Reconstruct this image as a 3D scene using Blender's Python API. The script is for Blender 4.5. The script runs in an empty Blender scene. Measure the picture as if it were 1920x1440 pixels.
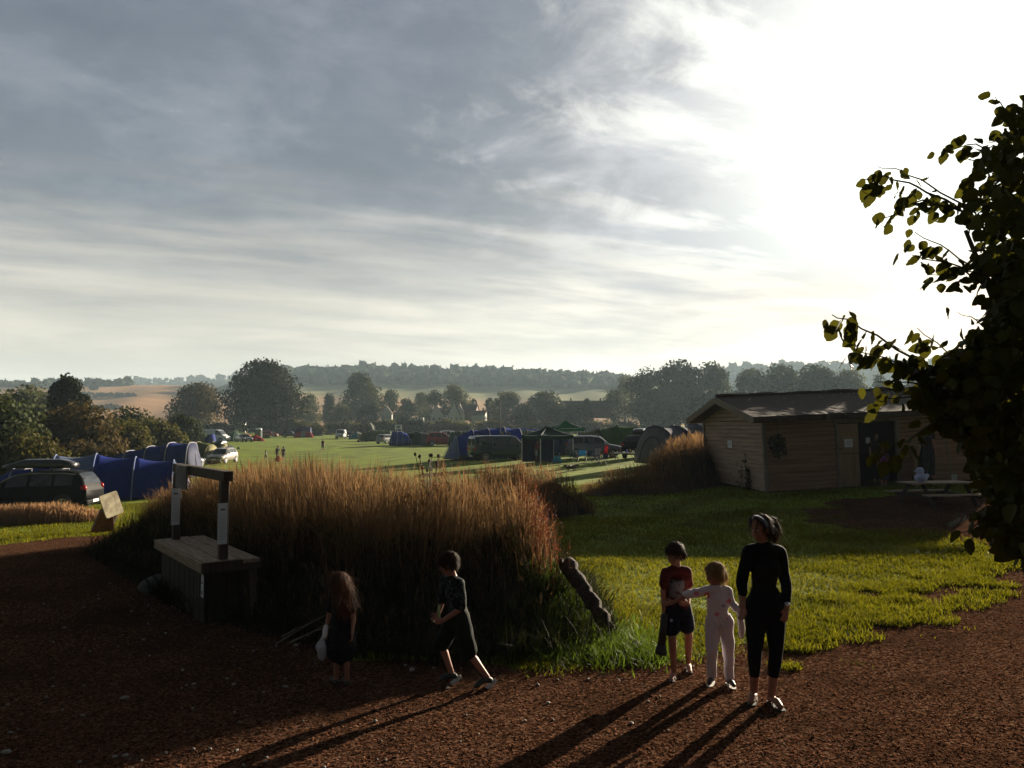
import bpy, bmesh, math, random
import numpy as np
from mathutils import Vector, Matrix, noise as mnoise

SC = bpy.context.scene
COL = SC.collection
R = math.radians
rng = np.random.default_rng(7)
random.seed(7)

# ------------------------------------------------------------------ camera
EYE = 2.5
FPX = 1480.0                      # focal length in photo pixels (1920 wide)
PITCH = math.atan(80 / FPX)
cam_data = bpy.data.cameras.new('camera')
cam = bpy.data.objects.new('camera', cam_data)
COL.objects.link(cam)
cam.location = (0, 0, EYE)
cam.rotation_euler = (math.pi / 2 + PITCH, 0, 0)
cam_data.sensor_width = 36
cam_data.lens = FPX / 1920 * 36
cam_data.clip_start = 0.05
cam_data.clip_end = 12000
SC.camera = cam

# ------------------------------------------------------------------ sun and sky
SUN_AZ, SUN_EL = R(37.8), R(12.2)          # to the right of the view, low evening sun
SUND = Vector((math.sin(SUN_AZ) * math.cos(SUN_EL), math.cos(SUN_AZ) * math.cos(SUN_EL), math.sin(SUN_EL)))
sl = bpy.data.lights.new('sun', 'SUN')
sl.energy = 5.0
sl.angle = R(0.6)
sl.color = (1.0, 0.85, 0.64)
sun = bpy.data.objects.new('sun', sl)
COL.objects.link(sun)
sun.rotation_euler = (-SUND).to_track_quat('-Z', 'Y').to_euler()
SC.view_settings.view_transform = 'Standard'
SC.view_settings.look = 'None'
SC.view_settings.exposure = 1.80
SC.view_settings.gamma = 1.0
SC.cycles.use_denoising = True
SC.cycles.max_bounces = 8
SC.cycles.transparent_max_bounces = 8
SC.cycles.volume_bounces = 1
SC.cycles.sample_clamp_indirect = 6.0

class NT:
    def __init__(s, tree):
        s.t = tree
        s.t.nodes.clear()
    def n(s, kind, **kw):
        x = s.t.nodes.new(kind)
        for k, v in kw.items():
            setattr(x, k, v)
        return x
    def put(s, sock, v):
        if hasattr(v, 'is_output'):
            s.t.links.new(v, sock)
        elif v is not None:
            if hasattr(sock.default_value, '__len__') and not hasattr(v, '__len__'):
                v = [v] * len(sock.default_value)
            if hasattr(sock.default_value, '__len__') and len(sock.default_value) == 4 and len(v) == 3:
                v = (*v, 1)
            sock.default_value = v
    def m(s, op, a, b=None, c=None, clamp=False):
        x = s.n('ShaderNodeMath', operation=op, use_clamp=clamp)
        for i, v in enumerate((a, b, c)):
            if v is not None:
                s.put(x.inputs[i], v)
        return x.outputs[0]
    def v(s, op, a, b=None):
        x = s.n('ShaderNodeVectorMath', operation=op)
        s.put(x.inputs[0], a)
        if b is not None:
            s.put(x.inputs[1], b)
        return x.outputs['Value'] if op in ('DOT_PRODUCT', 'LENGTH') else x.outputs[0]
    def comb(s, a, b, c):
        x = s.n('ShaderNodeCombineXYZ')
        for i, q in enumerate((a, b, c)):
            s.put(x.inputs[i], q)
        return x.outputs[0]
    def sep(s, a):
        x = s.n('ShaderNodeSeparateXYZ')
        s.put(x.inputs[0], a)
        return x.outputs
    def noise(s, vec, scale, detail=4, rough=.55, dist=0.0, out=0):
        x = s.n('ShaderNodeTexNoise')
        s.put(x.inputs['Vector'], vec)
        for k, q in (('Scale', scale), ('Detail', detail), ('Roughness', rough), ('Distortion', dist)):
            s.put(x.inputs[k], q)
        return x.outputs[out]
    def rng(s, x, a, b, c=0.0, d=1.0, smooth=True):
        q = s.n('ShaderNodeMapRange', interpolation_type='SMOOTHSTEP' if smooth else 'LINEAR')
        for i, w in enumerate((x, a, b, c, d)):
            s.put(q.inputs[i], w)
        return q.outputs[0]
    def mix(s, f, a, b, mode='MIX'):
        q = s.n('ShaderNodeMix', data_type='RGBA', blend_type=mode)
        s.put(q.inputs[0], f)
        s.put(q.inputs[6], a)
        s.put(q.inputs[7], b)
        return q.outputs[2]
    def ramp(s, f, stops):
        q = s.n('ShaderNodeValToRGB')
        e = q.color_ramp.elements
        while len(e) < len(stops):
            e.new(.5)
        for el, (p, c) in zip(e, stops):
            el.position = p
            el.color = (*c, 1) if len(c) == 3 else c
        s.put(q.inputs[0], f)
        return q.outputs[0]

world = bpy.data.worlds.new('World')
SC.world = world
world.use_nodes = True
w = NT(world.node_tree)
dirv = w.v('NORMALIZE', w.n('ShaderNodeTexCoord').outputs['Generated'])
sx, sy, sz = w.sep(dirv)
zc = w.m('MAXIMUM', sz, 0.0)
den = w.m('ADD', zc, 0.10)
u = w.m('DIVIDE', sx, den)
vv = w.m('DIVIDE', sy, den)
pl = w.comb(u, vv, 0.0)
# rotate the cloud plane so that the streaks run from far right to near left
ca, sa = math.cos(R(-24)), math.sin(R(-24))
pr = w.comb(w.m('ADD', w.m('MULTIPLY', u, ca), w.m('MULTIPLY', vv, -sa)),
            w.m('MULTIPLY', w.m('ADD', w.m('MULTIPLY', u, sa), w.m('MULTIPLY', vv, ca)), 1.0), 0.0)
n_big = w.noise(w.v('ADD', pr, (3.1, 7.7, 0)), 0.55, 7, .56, .35)
n_mid = w.noise(w.v('ADD', pr, (11.3, 2.2, 0)), 1.7, 8, .62, .5)
n_fin = w.noise(w.v('ADD', pr, (4.4, 9.1, 0)), 4.2, 9, .66, .8)
n_bil = w.noise(w.v('MULTIPLY', dirv, (1, 1, 1.7)), 7.5, 9, .66, .5)
n_str = w.noise(w.v('MULTIPLY', w.v('ADD', pr, (1.3, 5.2, 0)), (.55, 1.7, 1)), 1.6, 7, .6, .2)
# the bright gap in the cloud lies a little above and left of the hidden sun
sd = w.v('DOT_PRODUCT', dirv, (math.sin(R(30)) * math.cos(R(19)), math.cos(R(30)) * math.cos(R(19)), math.sin(R(19))))
ang = w.m('MULTIPLY', w.m('ARCCOSINE', sd), 180 / math.pi)      # degrees from the sun
el = w.m('MULTIPLY', w.m('ARCSINE', sz), 180 / math.pi)
mod = w.m('ADD', w.m('MULTIPLY', w.m('SUBTRACT', n_big, .5), 42.0), w.m('MULTIPLY', w.m('SUBTRACT', n_mid, .5), 26.0))
mod = w.m('ADD', mod, w.m('MULTIPLY', w.m('SUBTRACT', n_bil, .5), 36.0))
low = w.rng(el, 2.0, 14.0, .25, 1.0)
angm = w.m('ADD', ang, w.m('MULTIPLY', mod, low))
glow = w.m('MULTIPLY', w.rng(angm, 34.0, 17.0), w.rng(w.m('ADD', el, w.m('MULTIPLY', w.m('SUBTRACT', n_str, .5), 9.0)), 8.5, 13.0, .14, 1.0))
# the high sheet thins again above the sun side
sheet = w.m('ADD', el, w.m('MULTIPLY', w.m('SUBTRACT', n_str, .5), 16.0))
dark = w.rng(sheet, 5.0, 18.0)
nstry = w.noise(w.v('MULTIPLY', dirv, (1.0, 1.0, 7.0)), 3.2, 6, .6, .3)
cream = w.mix(w.rng(nstry, .35, .7), (4.7, 4.35, 3.85), (6.3, 5.8, 5.0))
slate_n = w.m('ADD', w.m('ADD', w.m('MULTIPLY', n_mid, .38), w.m('MULTIPLY', n_str, .16)), w.m('ADD', w.m('MULTIPLY', n_fin, .16), w.m('MULTIPLY', n_bil, .30)))
slate = w.ramp(slate_n, [(.36, (.85, 1.02, 1.45)), (.49, (1.25, 1.44, 1.90)), (.58, (1.95, 2.15, 2.6)), (.70, (4.4, 4.5, 4.6))])
cream = w.mix(w.rng(ang, 48.0, 14.0), cream, w.mix(w.rng(nstry, .4, .66), (6.3, 6.3, 6.2), (10.5, 10.0, 8.9)))
base = w.mix(dark, cream, slate)
# clear evening sky seen faintly through the cloud
skyt = w.n('ShaderNodeTexSky', sky_type='NISHITA')
skyt.sun_disc = False
skyt.sun_elevation = SUN_EL
skyt.sun_rotation = SUN_AZ
skyt.air_density = 1.2
skyt.dust_density = 3.0
base = w.mix(.12, base, skyt.outputs[0])
white = w.mix(w.rng(ang, 27.0, 4.0), (6.3, 6.25, 6.15), (13.0, 13.2, 11.6))
streak = w.rng(w.m('ADD', n_str, w.m('MULTIPLY', n_mid, .25)), .55, .72)
wht = w.mix(w.m('MULTIPLY', streak, w.rng(ang, 6.0, 22.0, .35, .95)), white, (4.6, 4.7, 5.0))
colr = w.mix(glow, base, wht)
# unseen sky behind and overhead is set very dark to cut the fill light
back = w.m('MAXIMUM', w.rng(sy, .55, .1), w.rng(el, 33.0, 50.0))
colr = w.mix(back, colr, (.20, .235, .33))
colr = w.mix(w.rng(sz, 0.0, -.04), colr, (.5, .48, .42))
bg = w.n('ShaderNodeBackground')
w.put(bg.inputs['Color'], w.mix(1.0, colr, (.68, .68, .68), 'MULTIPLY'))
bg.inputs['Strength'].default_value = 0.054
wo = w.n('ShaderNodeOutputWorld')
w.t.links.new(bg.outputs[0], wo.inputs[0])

# ------------------------------------------------------------------ helpers
def ss(a, b, x):
    t = np.clip((np.asarray(x, float) - a) / (b - a), 0, 1)
    return t * t * (3 - 2 * t)

def H(x, y):
    """height of the land"""
    x = np.asarray(x, float); y = np.asarray(y, float)
    z = 0.9 * (1 - ss(-1.0, 5.4, y))
    z = z - 0.2 * ss(15, 35, y) * (1 - ss(110, 230, y))
    z = z + np.where(x > 0, np.clip(x, 0, 22) * 0.055, np.clip(x, -26, 0) * 0.040) * ss(12, 28, y) * (1 - ss(62, 135, y))
    z = z + 3.0 * ss(230, 420, y)
    z = z + 0.05 * np.sin(x * .31 + 1.0) * np.sin(y * .23) * ss(9, 16, y)
    return z

def ray(px, py):
    xc, yc = (px - 960) / FPX, (720 - py) / FPX
    c, s = math.cos(PITCH), math.sin(PITCH)
    return Vector((xc, c - yc * s, s + yc * c))

def at(px, py, Y):
    d = ray(px, py)
    t = Y / d.y
    return Vector((d.x * t, Y, EYE + d.z * t))

def G(px, py):
    """the point of the land seen at a photo pixel"""
    d = ray(px, py)
    y = 3.0
    while y < 600:
        t = y / d.y
        if EYE + d.z * t <= float(H(d.x * t, y)):
            break
        y *= 1.004
    t = y / d.y
    return Vector((d.x * t, y, float(H(d.x * t, y))))

def base(px, Y, dz=0.0):
    """point of the land below photo column px at distance Y"""
    x = (px - 960) / FPX * Y * 1.0
    return Vector((x, Y, float(H(x, Y)) + dz))

class MB:
    def __init__(s):
        s.v = []; s.f = []
    def add(s, vs, fs):
        o = len(s.v)
        s.v += [tuple(q) for q in vs]
        s.f += [tuple(i + o for i in f) for f in fs]
        return s
    def box(s, c, d, rz=0, m=None, taper=1.0):
        x, y, z = d[0] / 2, d[1] / 2, d[2] / 2
        vs = []
        for k in (-1, 1):
            t = taper if k > 0 else 1
            for a, b in ((-1, -1), (1, -1), (1, 1), (-1, 1)):
                vs.append(Vector((a * x * t, b * y * t, k * z)))
        M = Matrix.Translation(c) @ (m if m is not None else Matrix.Rotation(rz, 4, 'Z'))
        return s.add([M @ q for q in vs], [(3, 2, 1, 0), (4, 5, 6, 7), (0, 1, 5, 4), (1, 2, 6, 5), (2, 3, 7, 6), (3, 0, 4, 7)])
    def bar(s, a, b, w, h=None, up=(0, 0, 1)):
        a, b = Vector(a), Vector(b)
        h = h or w
        d = (b - a); L = d.length; d.normalize()
        u_ = Vector(up)
        if abs(d.dot(u_)) > .98: u_ = Vector((1, 0, 0))
        sd_ = d.cross(u_).normalized(); u_ = sd_.cross(d)
        vs = []
        for p in (a, b):
            for i, j in ((-1, -1), (1, -1), (1, 1), (-1, 1)):
                vs.append(p + sd_ * (i * w / 2) + u_ * (j * h / 2))
        return s.add(vs, [(0, 1, 2, 3), (7, 6, 5, 4), (4, 5, 1, 0), (5, 6, 2, 1), (6, 7, 3, 2), (7, 4, 0, 3)])
    def tube(s, pts, rad, n=8, cap=True):
        pts = [Vector(p) for p in pts]
        if not hasattr(rad, '__len__'): rad = [rad] * len(pts)
        vs = []; fs = []
        ref = Vector((0, 0, 1))
        for i, p in enumerate(pts):
            d = (pts[min(i + 1, len(pts) - 1)] - pts[max(i - 1, 0)]).normalized()
            if abs(d.dot(ref)) > .95: ref = Vector((1, 0, 0)) if abs(d.x) < .9 else Vector((0, 1, 0))
            a = d.cross(ref).normalized(); b = d.cross(a).normalized()
            for k in range(n):
                t = 2 * math.pi * k / n
                vs.append(p + (a * math.cos(t) + b * math.sin(t)) * rad[i])
        for i in range(len(pts) - 1):
            for k in range(n):
                fs.append((i * n + k, i * n + (k + 1) % n, (i + 1) * n + (k + 1) % n, (i + 1) * n + k))
        if cap:
            fs.append(tuple(range(n - 1, -1, -1)))
            fs.append(tuple((len(pts) - 1) * n + k for k in range(n)))
        return s.add(vs, fs)
    def ell(s, c, r, m=None, nu=14, nv=9, fn=None):
        c = Vector(c)
        if not hasattr(r, '__len__'): r = (r, r, r)
        vs = []; fs = []
        for i in range(nv + 1):
            th = math.pi * i / nv
            for k in range(nu):
                ph = 2 * math.pi * k / nu
                q = Vector((r[0] * math.sin(th) * math.cos(ph), r[1] * math.sin(th) * math.sin(ph), r[2] * math.cos(th)))
                if fn: q = fn(q)
                if m is not None: q = m @ q
                vs.append(c + q)
        for i in range(nv):
            for k in range(nu):
                fs.append((i * nu + k, (i + 1) * nu + k, (i + 1) * nu + (k + 1) % nu, i * nu + (k + 1) % nu))
        return s.add(vs, fs)
    def prism(s, poly, a, b, axis=1):
        """polygon in the plane across an axis, from a to b"""
        n = len(poly); vs = []
        for t in (a, b):
            for p in poly:
                q = [0, 0, 0]; k = 0
                for ax in range(3):
                    if ax == axis: q[ax] = t
                    else: q[ax] = p[k]; k += 1
                vs.append(q)
        fs = [tuple(range(n - 1, -1, -1)), tuple(range(n, 2 * n))]
        for i in range(n):
            fs.append((i, (i + 1) % n, n + (i + 1) % n, n + i))
        return s.add(vs, fs)
    def grid(s, P):
        """P[i][j] points"""
        n, k = len(P), len(P[0])
        vs = [q for r_ in P for q in r_]
        return s.add(vs, [(i * k + j, i * k + j + 1, (i + 1) * k + j + 1, (i + 1) * k + j) for i in range(n - 1) for j in range(k - 1)])
    def slab(s, P, th):
        """grid of points thickened"""
        n, k = len(P), len(P[0])
        vs = [Vector(q) for r_ in P for q in r_]
        nor = []
        for i in range(n):
            for j in range(k):
                a = Vector(P[min(i + 1, n - 1)][j]) - Vector(P[max(i - 1, 0)][j])
                b = Vector(P[i][min(j + 1, k - 1)]) - Vector(P[i][max(j - 1, 0)])
                q = a.cross(b)
                nor.append(q.normalized() if q.length > 1e-9 else Vector((0, 0, 1)))
        vs2 = [q + m_ * th for q, m_ in zip(vs, nor)]
        N = n * k
        fs = []
        for i in range(n - 1):
            for j in range(k - 1):
                q = (i * k + j, i * k + j + 1, (i + 1) * k + j + 1, (i + 1) * k + j)
                fs.append(q[::-1]); fs.append(tuple(z + N for z in q))
        ed = [i * k for i in range(n)][::-1] + [j for j in range(1, k)] + [i * k + k - 1 for i in range(1, n)] + [(n - 1) * k + j for j in range(k - 2, 0, -1)]
        for a, b in zip(ed, ed[1:] + ed[:1]):
            fs.append((a, b, b + N, a + N))
        return s.add(vs + vs2, fs)

def link(o, parent=None):
    COL.objects.link(o)
    if parent is not None: o.parent = parent
    return o

def obj(name, mb, mat, parent=None, smooth=False, bevel=0, fix=True):
    me = bpy.data.meshes.new(name)
    me.from_pydata(mb.v, [], mb.f)
    if fix:
        bm = bmesh.new(); bm.from_mesh(me)
        bmesh.ops.recalc_face_normals(bm, faces=bm.faces)
        bm.to_mesh(me); bm.free()
    me.materials.append(mat)
    if smooth:
        me.polygons.foreach_set('use_smooth', [True] * len(me.polygons))
    o = link(bpy.data.objects.new(name, me), parent)
    if bevel:
        b = o.modifiers.new('bevel', 'BEVEL'); b.width = bevel; b.segments = 2; b.limit_method = 'ANGLE'
    return o

def np_mesh(name, verts, faces, mat, parent=None, tint=None, smooth=False):
    """many equal polygons at once; tint = one 0..1 value per vertex"""
    verts = np.ascontiguousarray(verts, dtype=np.float32); faces = np.ascontiguousarray(faces, dtype=np.int32)
    me = bpy.data.meshes.new(name)
    me.vertices.add(len(verts)); me.vertices.foreach_set('co', verts.ravel())
    k = faces.shape[1]
    me.loops.add(faces.size); me.loops.foreach_set('vertex_index', faces.ravel())
    me.polygons.add(len(faces))
    me.polygons.foreach_set('loop_start', np.arange(0, faces.size, k, dtype=np.int32))
    me.update(calc_edges=True)
    if smooth: me.polygons.foreach_set('use_smooth', np.ones(len(faces), bool))
    if tint is not None:
        a = me.attributes.new('tint', 'FLOAT', 'POINT')
        a.data.foreach_set('value', np.ascontiguousarray(tint, dtype=np.float32).ravel())
    me.materials.append(mat)
    me.validate()
    return link(bpy.data.objects.new(name, me), parent)

def tag(o, label=None, cat=None, group=None, kind=None):
    if label: o['label'] = label
    if cat: o['category'] = cat
    if group: o['group'] = group
    if kind: o['kind'] = kind
    return o

def thing(name, label, cat, loc=(0, 0, 0), rz=0, group=None, scale=1.0):
    o = bpy.data.objects.new(name, None)
    o.empty_display_size = .2
    link(o)
    o.location = loc; o.rotation_euler = (0, 0, rz); o.scale = (scale,) * 3
    return tag(o, label, cat, group)

def copy_tree(o, parent=None):
    c = o.copy(); link(c, parent)
    for ch in [q for q in bpy.data.objects if q.parent == o]:
        copy_tree(ch, c)
    return c

# ------------------------------------------------------------------ materials
MATS = {}
def M(name, c1, c2=None, scale=6.0, rough=.8, bump=0.0, metal=0.0, trans=0.0, tcol=None, spec=.4, stretch=(1, 1, 1),
      tint=False, coat=0.0, alpha=None, detail=5, vary=0.0):
    """principled material whose colour wanders between c1 and c2"""
    if name in MATS: return MATS[name]
    m = bpy.data.materials.new(name); m.use_nodes = True
    t = NT(m.node_tree)
    b = t.n('ShaderNodeBsdfPrincipled'); out = t.n('ShaderNodeOutputMaterial')
    tc = t.n('ShaderNodeTexCoord').outputs['Object']
    vec = t.v('MULTIPLY', tc, stretch)
    nz = t.noise(vec, scale, detail)
    if tint:
        at_ = t.n('ShaderNodeAttribute', attribute_name='tint').outputs['Fac']
        fac = t.m('ADD', t.m('MULTIPLY', at_, .75), t.m('MULTIPLY', nz, .25))
    else:
        fac = t.rng(nz, .3, .7)
    col = t.mix(fac, c1, c2 if c2 else tuple(q * .8 for q in c1))
    if vary:
        rnd = t.n('ShaderNodeObjectInfo').outputs['Random']
        col = t.mix(t.m('MULTIPLY', rnd, vary), col, tuple(q * .45 for q in c1))
    t.put(b.inputs['Base Color'], col)
    b.inputs['Roughness'].default_value = rough
    b.inputs['Metallic'].default_value = metal
    b.inputs['Specular IOR Level'].default_value = spec
    b.inputs['Coat Weight'].default_value = coat
    if bump:
        bp = t.n('ShaderNodeBump'); bp.inputs['Strength'].default_value = min(1.0, bump); bp.inputs['Distance'].default_value = .02 * max(1.0, bump)
        t.put(bp.inputs['Height'], t.noise(vec, scale * 3, 6, .65))
        t.t.links.new(bp.outputs[0], b.inputs['Normal'])
    sh = b.outputs[0]
    if trans:
        tr = t.n('ShaderNodeBsdfTranslucent')
        t.put(tr.inputs['Color'], t.mix(1.0, col, tcol, 'MULTIPLY') if tcol else col)
        mx = t.n('ShaderNodeMixShader'); mx.inputs[0].default_value = trans
        t.t.links.new(sh, mx.inputs[1]); t.t.links.new(tr.outputs[0], mx.inputs[2])
        sh = mx.outputs[0]
    if alpha is not None:
        tp = t.n('ShaderNodeBsdfTransparent'); mx = t.n('ShaderNodeMixShader'); mx.inputs[0].default_value = alpha
        t.t.links.new(tp.outputs[0], mx.inputs[1]); t.t.links.new(sh, mx.inputs[2]); sh = mx.outputs[0]
    t.t.links.new(sh, out.inputs[0])
    MATS[name] = m
    return m
# ------------------------------------------------------------------ the land
def grass_ground():
    m = bpy.data.materials.new('meadow_ground'); m.use_nodes = True
    t = NT(m.node_tree)
    b = t.n('ShaderNodeBsdfPrincipled'); out = t.n('ShaderNodeOutputMaterial')
    p = t.n('ShaderNodeTexCoord').outputs['Object']
    big = t.noise(p, .035, 4); mid = t.noise(p, .5, 5); fine = t.noise(p, 9, 5, .7)
    c = t.mix(t.rng(big, .35, .65), (.135, .205, .008), (.18, .235, .011))
    c = t.mix(t.rng(mid, .4, .7), c, (.085, .10, .009))
    c = t.mix(t.rng(fine, .5, .8, 0, .5), c, (.17, .16, .05))
    t.put(b.inputs['Base Color'], c)
    b.inputs['Roughness'].default_value = .9
    b.inputs['Specular IOR Level'].default_value = .1
    bp = t.n('ShaderNodeBump'); bp.inputs['Strength'].default_value = .7; bp.inputs['Distance'].default_value = .06
    t.put(bp.inputs['Height'], t.noise(p, 6, 8, .75))
    t.t.links.new(bp.outputs[0], b.inputs['Normal'])
    t.t.links.new(b.outputs[0], out.inputs[0])
    return m

def axis(vals):
    out = []
    for a, b, st in vals:
        out += list(np.arange(a, b, st))
    return np.array(out)

def sheet(name, xs, ys, fz, mat, keep=None, snap=None):
    X, Y = np.meshgrid(xs, ys)
    nx, ny = len(xs), len(ys)
    idx = np.arange(nx * ny).reshape(ny, nx)
    F = np.stack([idx[:-1, :-1], idx[:-1, 1:], idx[1:, 1:], idx[1:, :-1]], -1).reshape(-1, 4)
    x, y = X.ravel().copy(), Y.ravel().copy()
    if keep is not None:
        cx = x[F].mean(1); cy = y[F].mean(1)
        F = F[keep(cx, cy) < 0]
        if snap:
            for _ in range(3):
                e = .02
                f0 = keep(x, y); gx = (keep(x + e, y) - f0) / e; gy = (keep(x, y + e) - f0) / e
                g2 = gx * gx + gy * gy + 1e-6
                use = np.zeros(len(x), bool); use[F.ravel()] = True
                mv = use & (f0 > 0)
                st = np.clip(f0 / g2, 0, snap)
                x = np.where(mv, x - gx * st, x); y = np.where(mv, y - gy * st, y)
    z = fz(x, y)
    used = np.unique(F)
    re = np.full(len(x), -1); re[used] = np.arange(len(used))
    return np_mesh(name, np.stack([x, y, z], 1)[used], re[F], mat, smooth=True)

xs = axis([(-1600, -400, 100), (-400, -100, 20), (-100, -30, 4), (-30, 30, .4), (30, 100, 4), (100, 400, 20), (400, 1601, 100)])
ys = axis([(-60, -8, 4), (-8, 34, .4), (34, 100, 2), (100, 500, 8), (500, 2600, 100)])
tag(sheet('ground', xs, ys, H, grass_ground()), 'mown green camping meadow reaching to the far hedges', 'ground', kind='structure')

# --- bark path: signed distance to a polygon drawn in photo pixels
def poly_sdf(P):
    P = np.array(P, float)
    def f(x, y):
        x = np.asarray(x, float); y = np.asarray(y, float)
        d = np.full(x.shape, 1e9); ins = np.zeros(x.shape, bool)
        for (ax, ay), (bx, by) in zip(P, np.roll(P, -1, 0)):
            ex, ey = bx - ax, by - ay
            t = np.clip(((x - ax) * ex + (y - ay) * ey) / (ex * ex + ey * ey + 1e-12), 0, 1)
            d = np.minimum(d, np.hypot(x - ax - t * ex, y - ay - t * ey))
            c = ((ay > y) != (by > y)) & (x < ex * (y - ay) / (ey + 1e-12) + ax)
            ins ^= c
        return np.where(ins, -d, d)
    return f

def wob(x, y, s=1.0):
    return (np.sin(x * 3.1 * s + 1.3 * np.sin(y * 2.3 * s)) * .5 + np.sin(y * 4.3 * s + 2 * np.sin(x * 3.7 * s) + 1) * .35
            + np.sin(x * 9.1 * s + y * 7.7 * s) * .2)

PATH_PX = [(-900, 1150), (-300, 1040), (0, 1022), (110, 1010), (200, 1004), (262, 1000), (330, 1040), (480, 1120), (700, 1235), (1000, 1252), (1150, 1240),
           (1230, 1226), (1330, 1204), (1420, 1196), (1520, 1186), (1590, 1150), (1650, 1110), (1730, 1078), (1830, 1060), (1880, 1046), (1800, 1030),
           (1690, 1012), (1600, 1000), (1530, 985), (1505, 962), (1560, 940), (1660, 928), (1800, 926), (2300, 930), (2900, 1000)]
PP = [tuple(G(a, b)[:2]) for a, b in PATH_PX] + [(14, 2), (9, -6), (-9, -6), (-12, 3)]
_path = poly_sdf(PP)
def path_f(x, y):
    return _path(x, y) + wob(x, y) * (.10 + .012 * np.clip(np.asarray(y), 0, 30)) + .55 * wob(x, y, .31) * ss(0, 3, x) * ss(7, 10, y)

def bark_ground():
    m = bpy.data.materials.new('bark_mulch'); m.use_nodes = True
    t = NT(m.node_tree)
    b = t.n('ShaderNodeBsdfPrincipled'); out = t.n('ShaderNodeOutputMaterial')
    p = t.n('ShaderNodeTexCoord').outputs['Object']
    vo = t.n('ShaderNodeTexVoronoi'); t.put(vo.inputs['Vector'], t.v('ADD', p, t.v('MULTIPLY', t.noise(p, 14, 3, out=1), (.06, .06, .06)))); vo.inputs['Scale'].default_value = 46
    big = t.noise(p, .8, 5)
    rv = t.sep(vo.outputs['Color'])[0]
    c = t.ramp(rv, [(0, (.010, .005, .003)), (.45, (.056, .026, .015)), (.8, (.115, .056, .033)), (1, (.19, .115, .075))])
    c = t.mix(t.rng(big, .42, .68, 0, .75), c, (.034, .018, .011))
    t.put(b.inputs['Base Color'], c)
    b.inputs['Roughness'].default_value = 1.0; b.inputs['Specular IOR Level'].default_value = 0
    bp = t.n('ShaderNodeBump'); bp.inputs['Strength'].default_value = .7; bp.inputs['Distance'].default_value = .016
    t.put(bp.inputs['Height'], t.m('ADD', rv, t.noise(p, 40, 4, .7)))
    t.t.links.new(bp.outputs[0], b.inputs['Normal'])
    t.t.links.new(b.outputs[0], out.inputs[0])
    return m
tag(sheet('path', np.arange(-16, 30, .16), np.arange(-5.5, 29, .16), lambda x, y: H(x, y) + .010, bark_ground(), path_f, .12),
    'brown bark mulch path in the foreground, running up to the shed', 'path', kind='structure')

# --- earth banks (their long grass is added further down)
def seg_d(x, y, pts):
    best = np.full(np.shape(x), 1e9); side = np.zeros(np.shape(x)); tt = np.zeros(np.shape(x))
    L = 0; tot = sum(math.dist(a, b) for a, b in zip(pts, pts[1:]))
    for a, b in zip(pts, pts[1:]):
        ex, ey = b[0] - a[0], b[1] - a[1]; l = math.hypot(ex, ey)
        t = np.clip(((x - a[0]) * ex + (y - a[1]) * ey) / (l * l), 0, 1)
        dx, dy = x - a[0] - t * ex, y - a[1] - t * ey
        d = np.hypot(dx, dy); c = ex * dy - ey * dx
        s_ = d < best
        best = np.where(s_, d, best); side = np.where(s_, np.sign(c), side); tt = np.where(s_, (L + t * l) / tot, tt)
        L += l
    return best, side, tt

BANKS = []
def make_bank(pts, wl, wr, hgt, label, res=.16, rag=.10, mat=None):
    """pts run along the crest; wl/wr half widths left and right of it; hgt(t) crest height"""
    def top(x, y):
        d, s_, t = seg_d(x, y, pts)
        wd = np.where(s_ > 0, wl, wr)
        k = 1 - ss(.30, 1.0, d / wd)
        return hgt(t) * k * (1 + rag * wob(x, y, .6)), d - wd
    def inside(x, y): return top(x, y)[1]
    def z(x, y): return H(x, y) + top(x, y)[0] - .03 * ss(-.25, 0, top(x, y)[1])
    P = np.array(pts); w_ = max(wl, wr) + .5
    o = sheet('earth_bank', np.arange(P[:, 0].min() - w_, P[:, 0].max() + w_, res), np.arange(P[:, 1].min() - w_, P[:, 1].max() + w_, res), z, mat, inside, res * .8)
    tag(o, label, 'bank', kind='structure')
    BANKS.append((top, z, P, w_))
    return BANKS[-1]

earth = M('bank_earth', (.030, .021, .012), (.015, .012, .007), 5, .95, bump=1.0)
MOUND = make_bank([(-.62, 10.7), (-2.7, 12.3), (-4.7, 14.8), (-6.9, 17.6)], 2.1, 2.1, lambda t: 1.02 - .30 * ss(.55, 1, t), 'long earth bank under tall dry grass behind the two walking children', mat=earth)
g1 = G(1110, 918); g2 = at(1335, 880, 31.5)
BANK2 = make_bank([(4.9, 29.4), (5.9, 30.3), (7.1, 31.6), (9.0, 35.5)], 2.4, 1.8, lambda t: .25 + 1.05 * ss(.05, .5, t), 'grassy earth bank beside the left end of the shed', res=.25, mat=earth)
BANK3 = make_bank([(-.6, 23.6), (.75, 23.2)], 1.7, 1.3, lambda t: .75 + 0 * t, 'small grassy bank with the end of a log beside the lawn', res=.2, mat=earth)
# ------------------------------------------------------------------ far hills and their woods
def interp_px(pts, px):
    a = np.array(pts, float)
    return np.interp(px, a[:, 0], a[:, 1])

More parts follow.
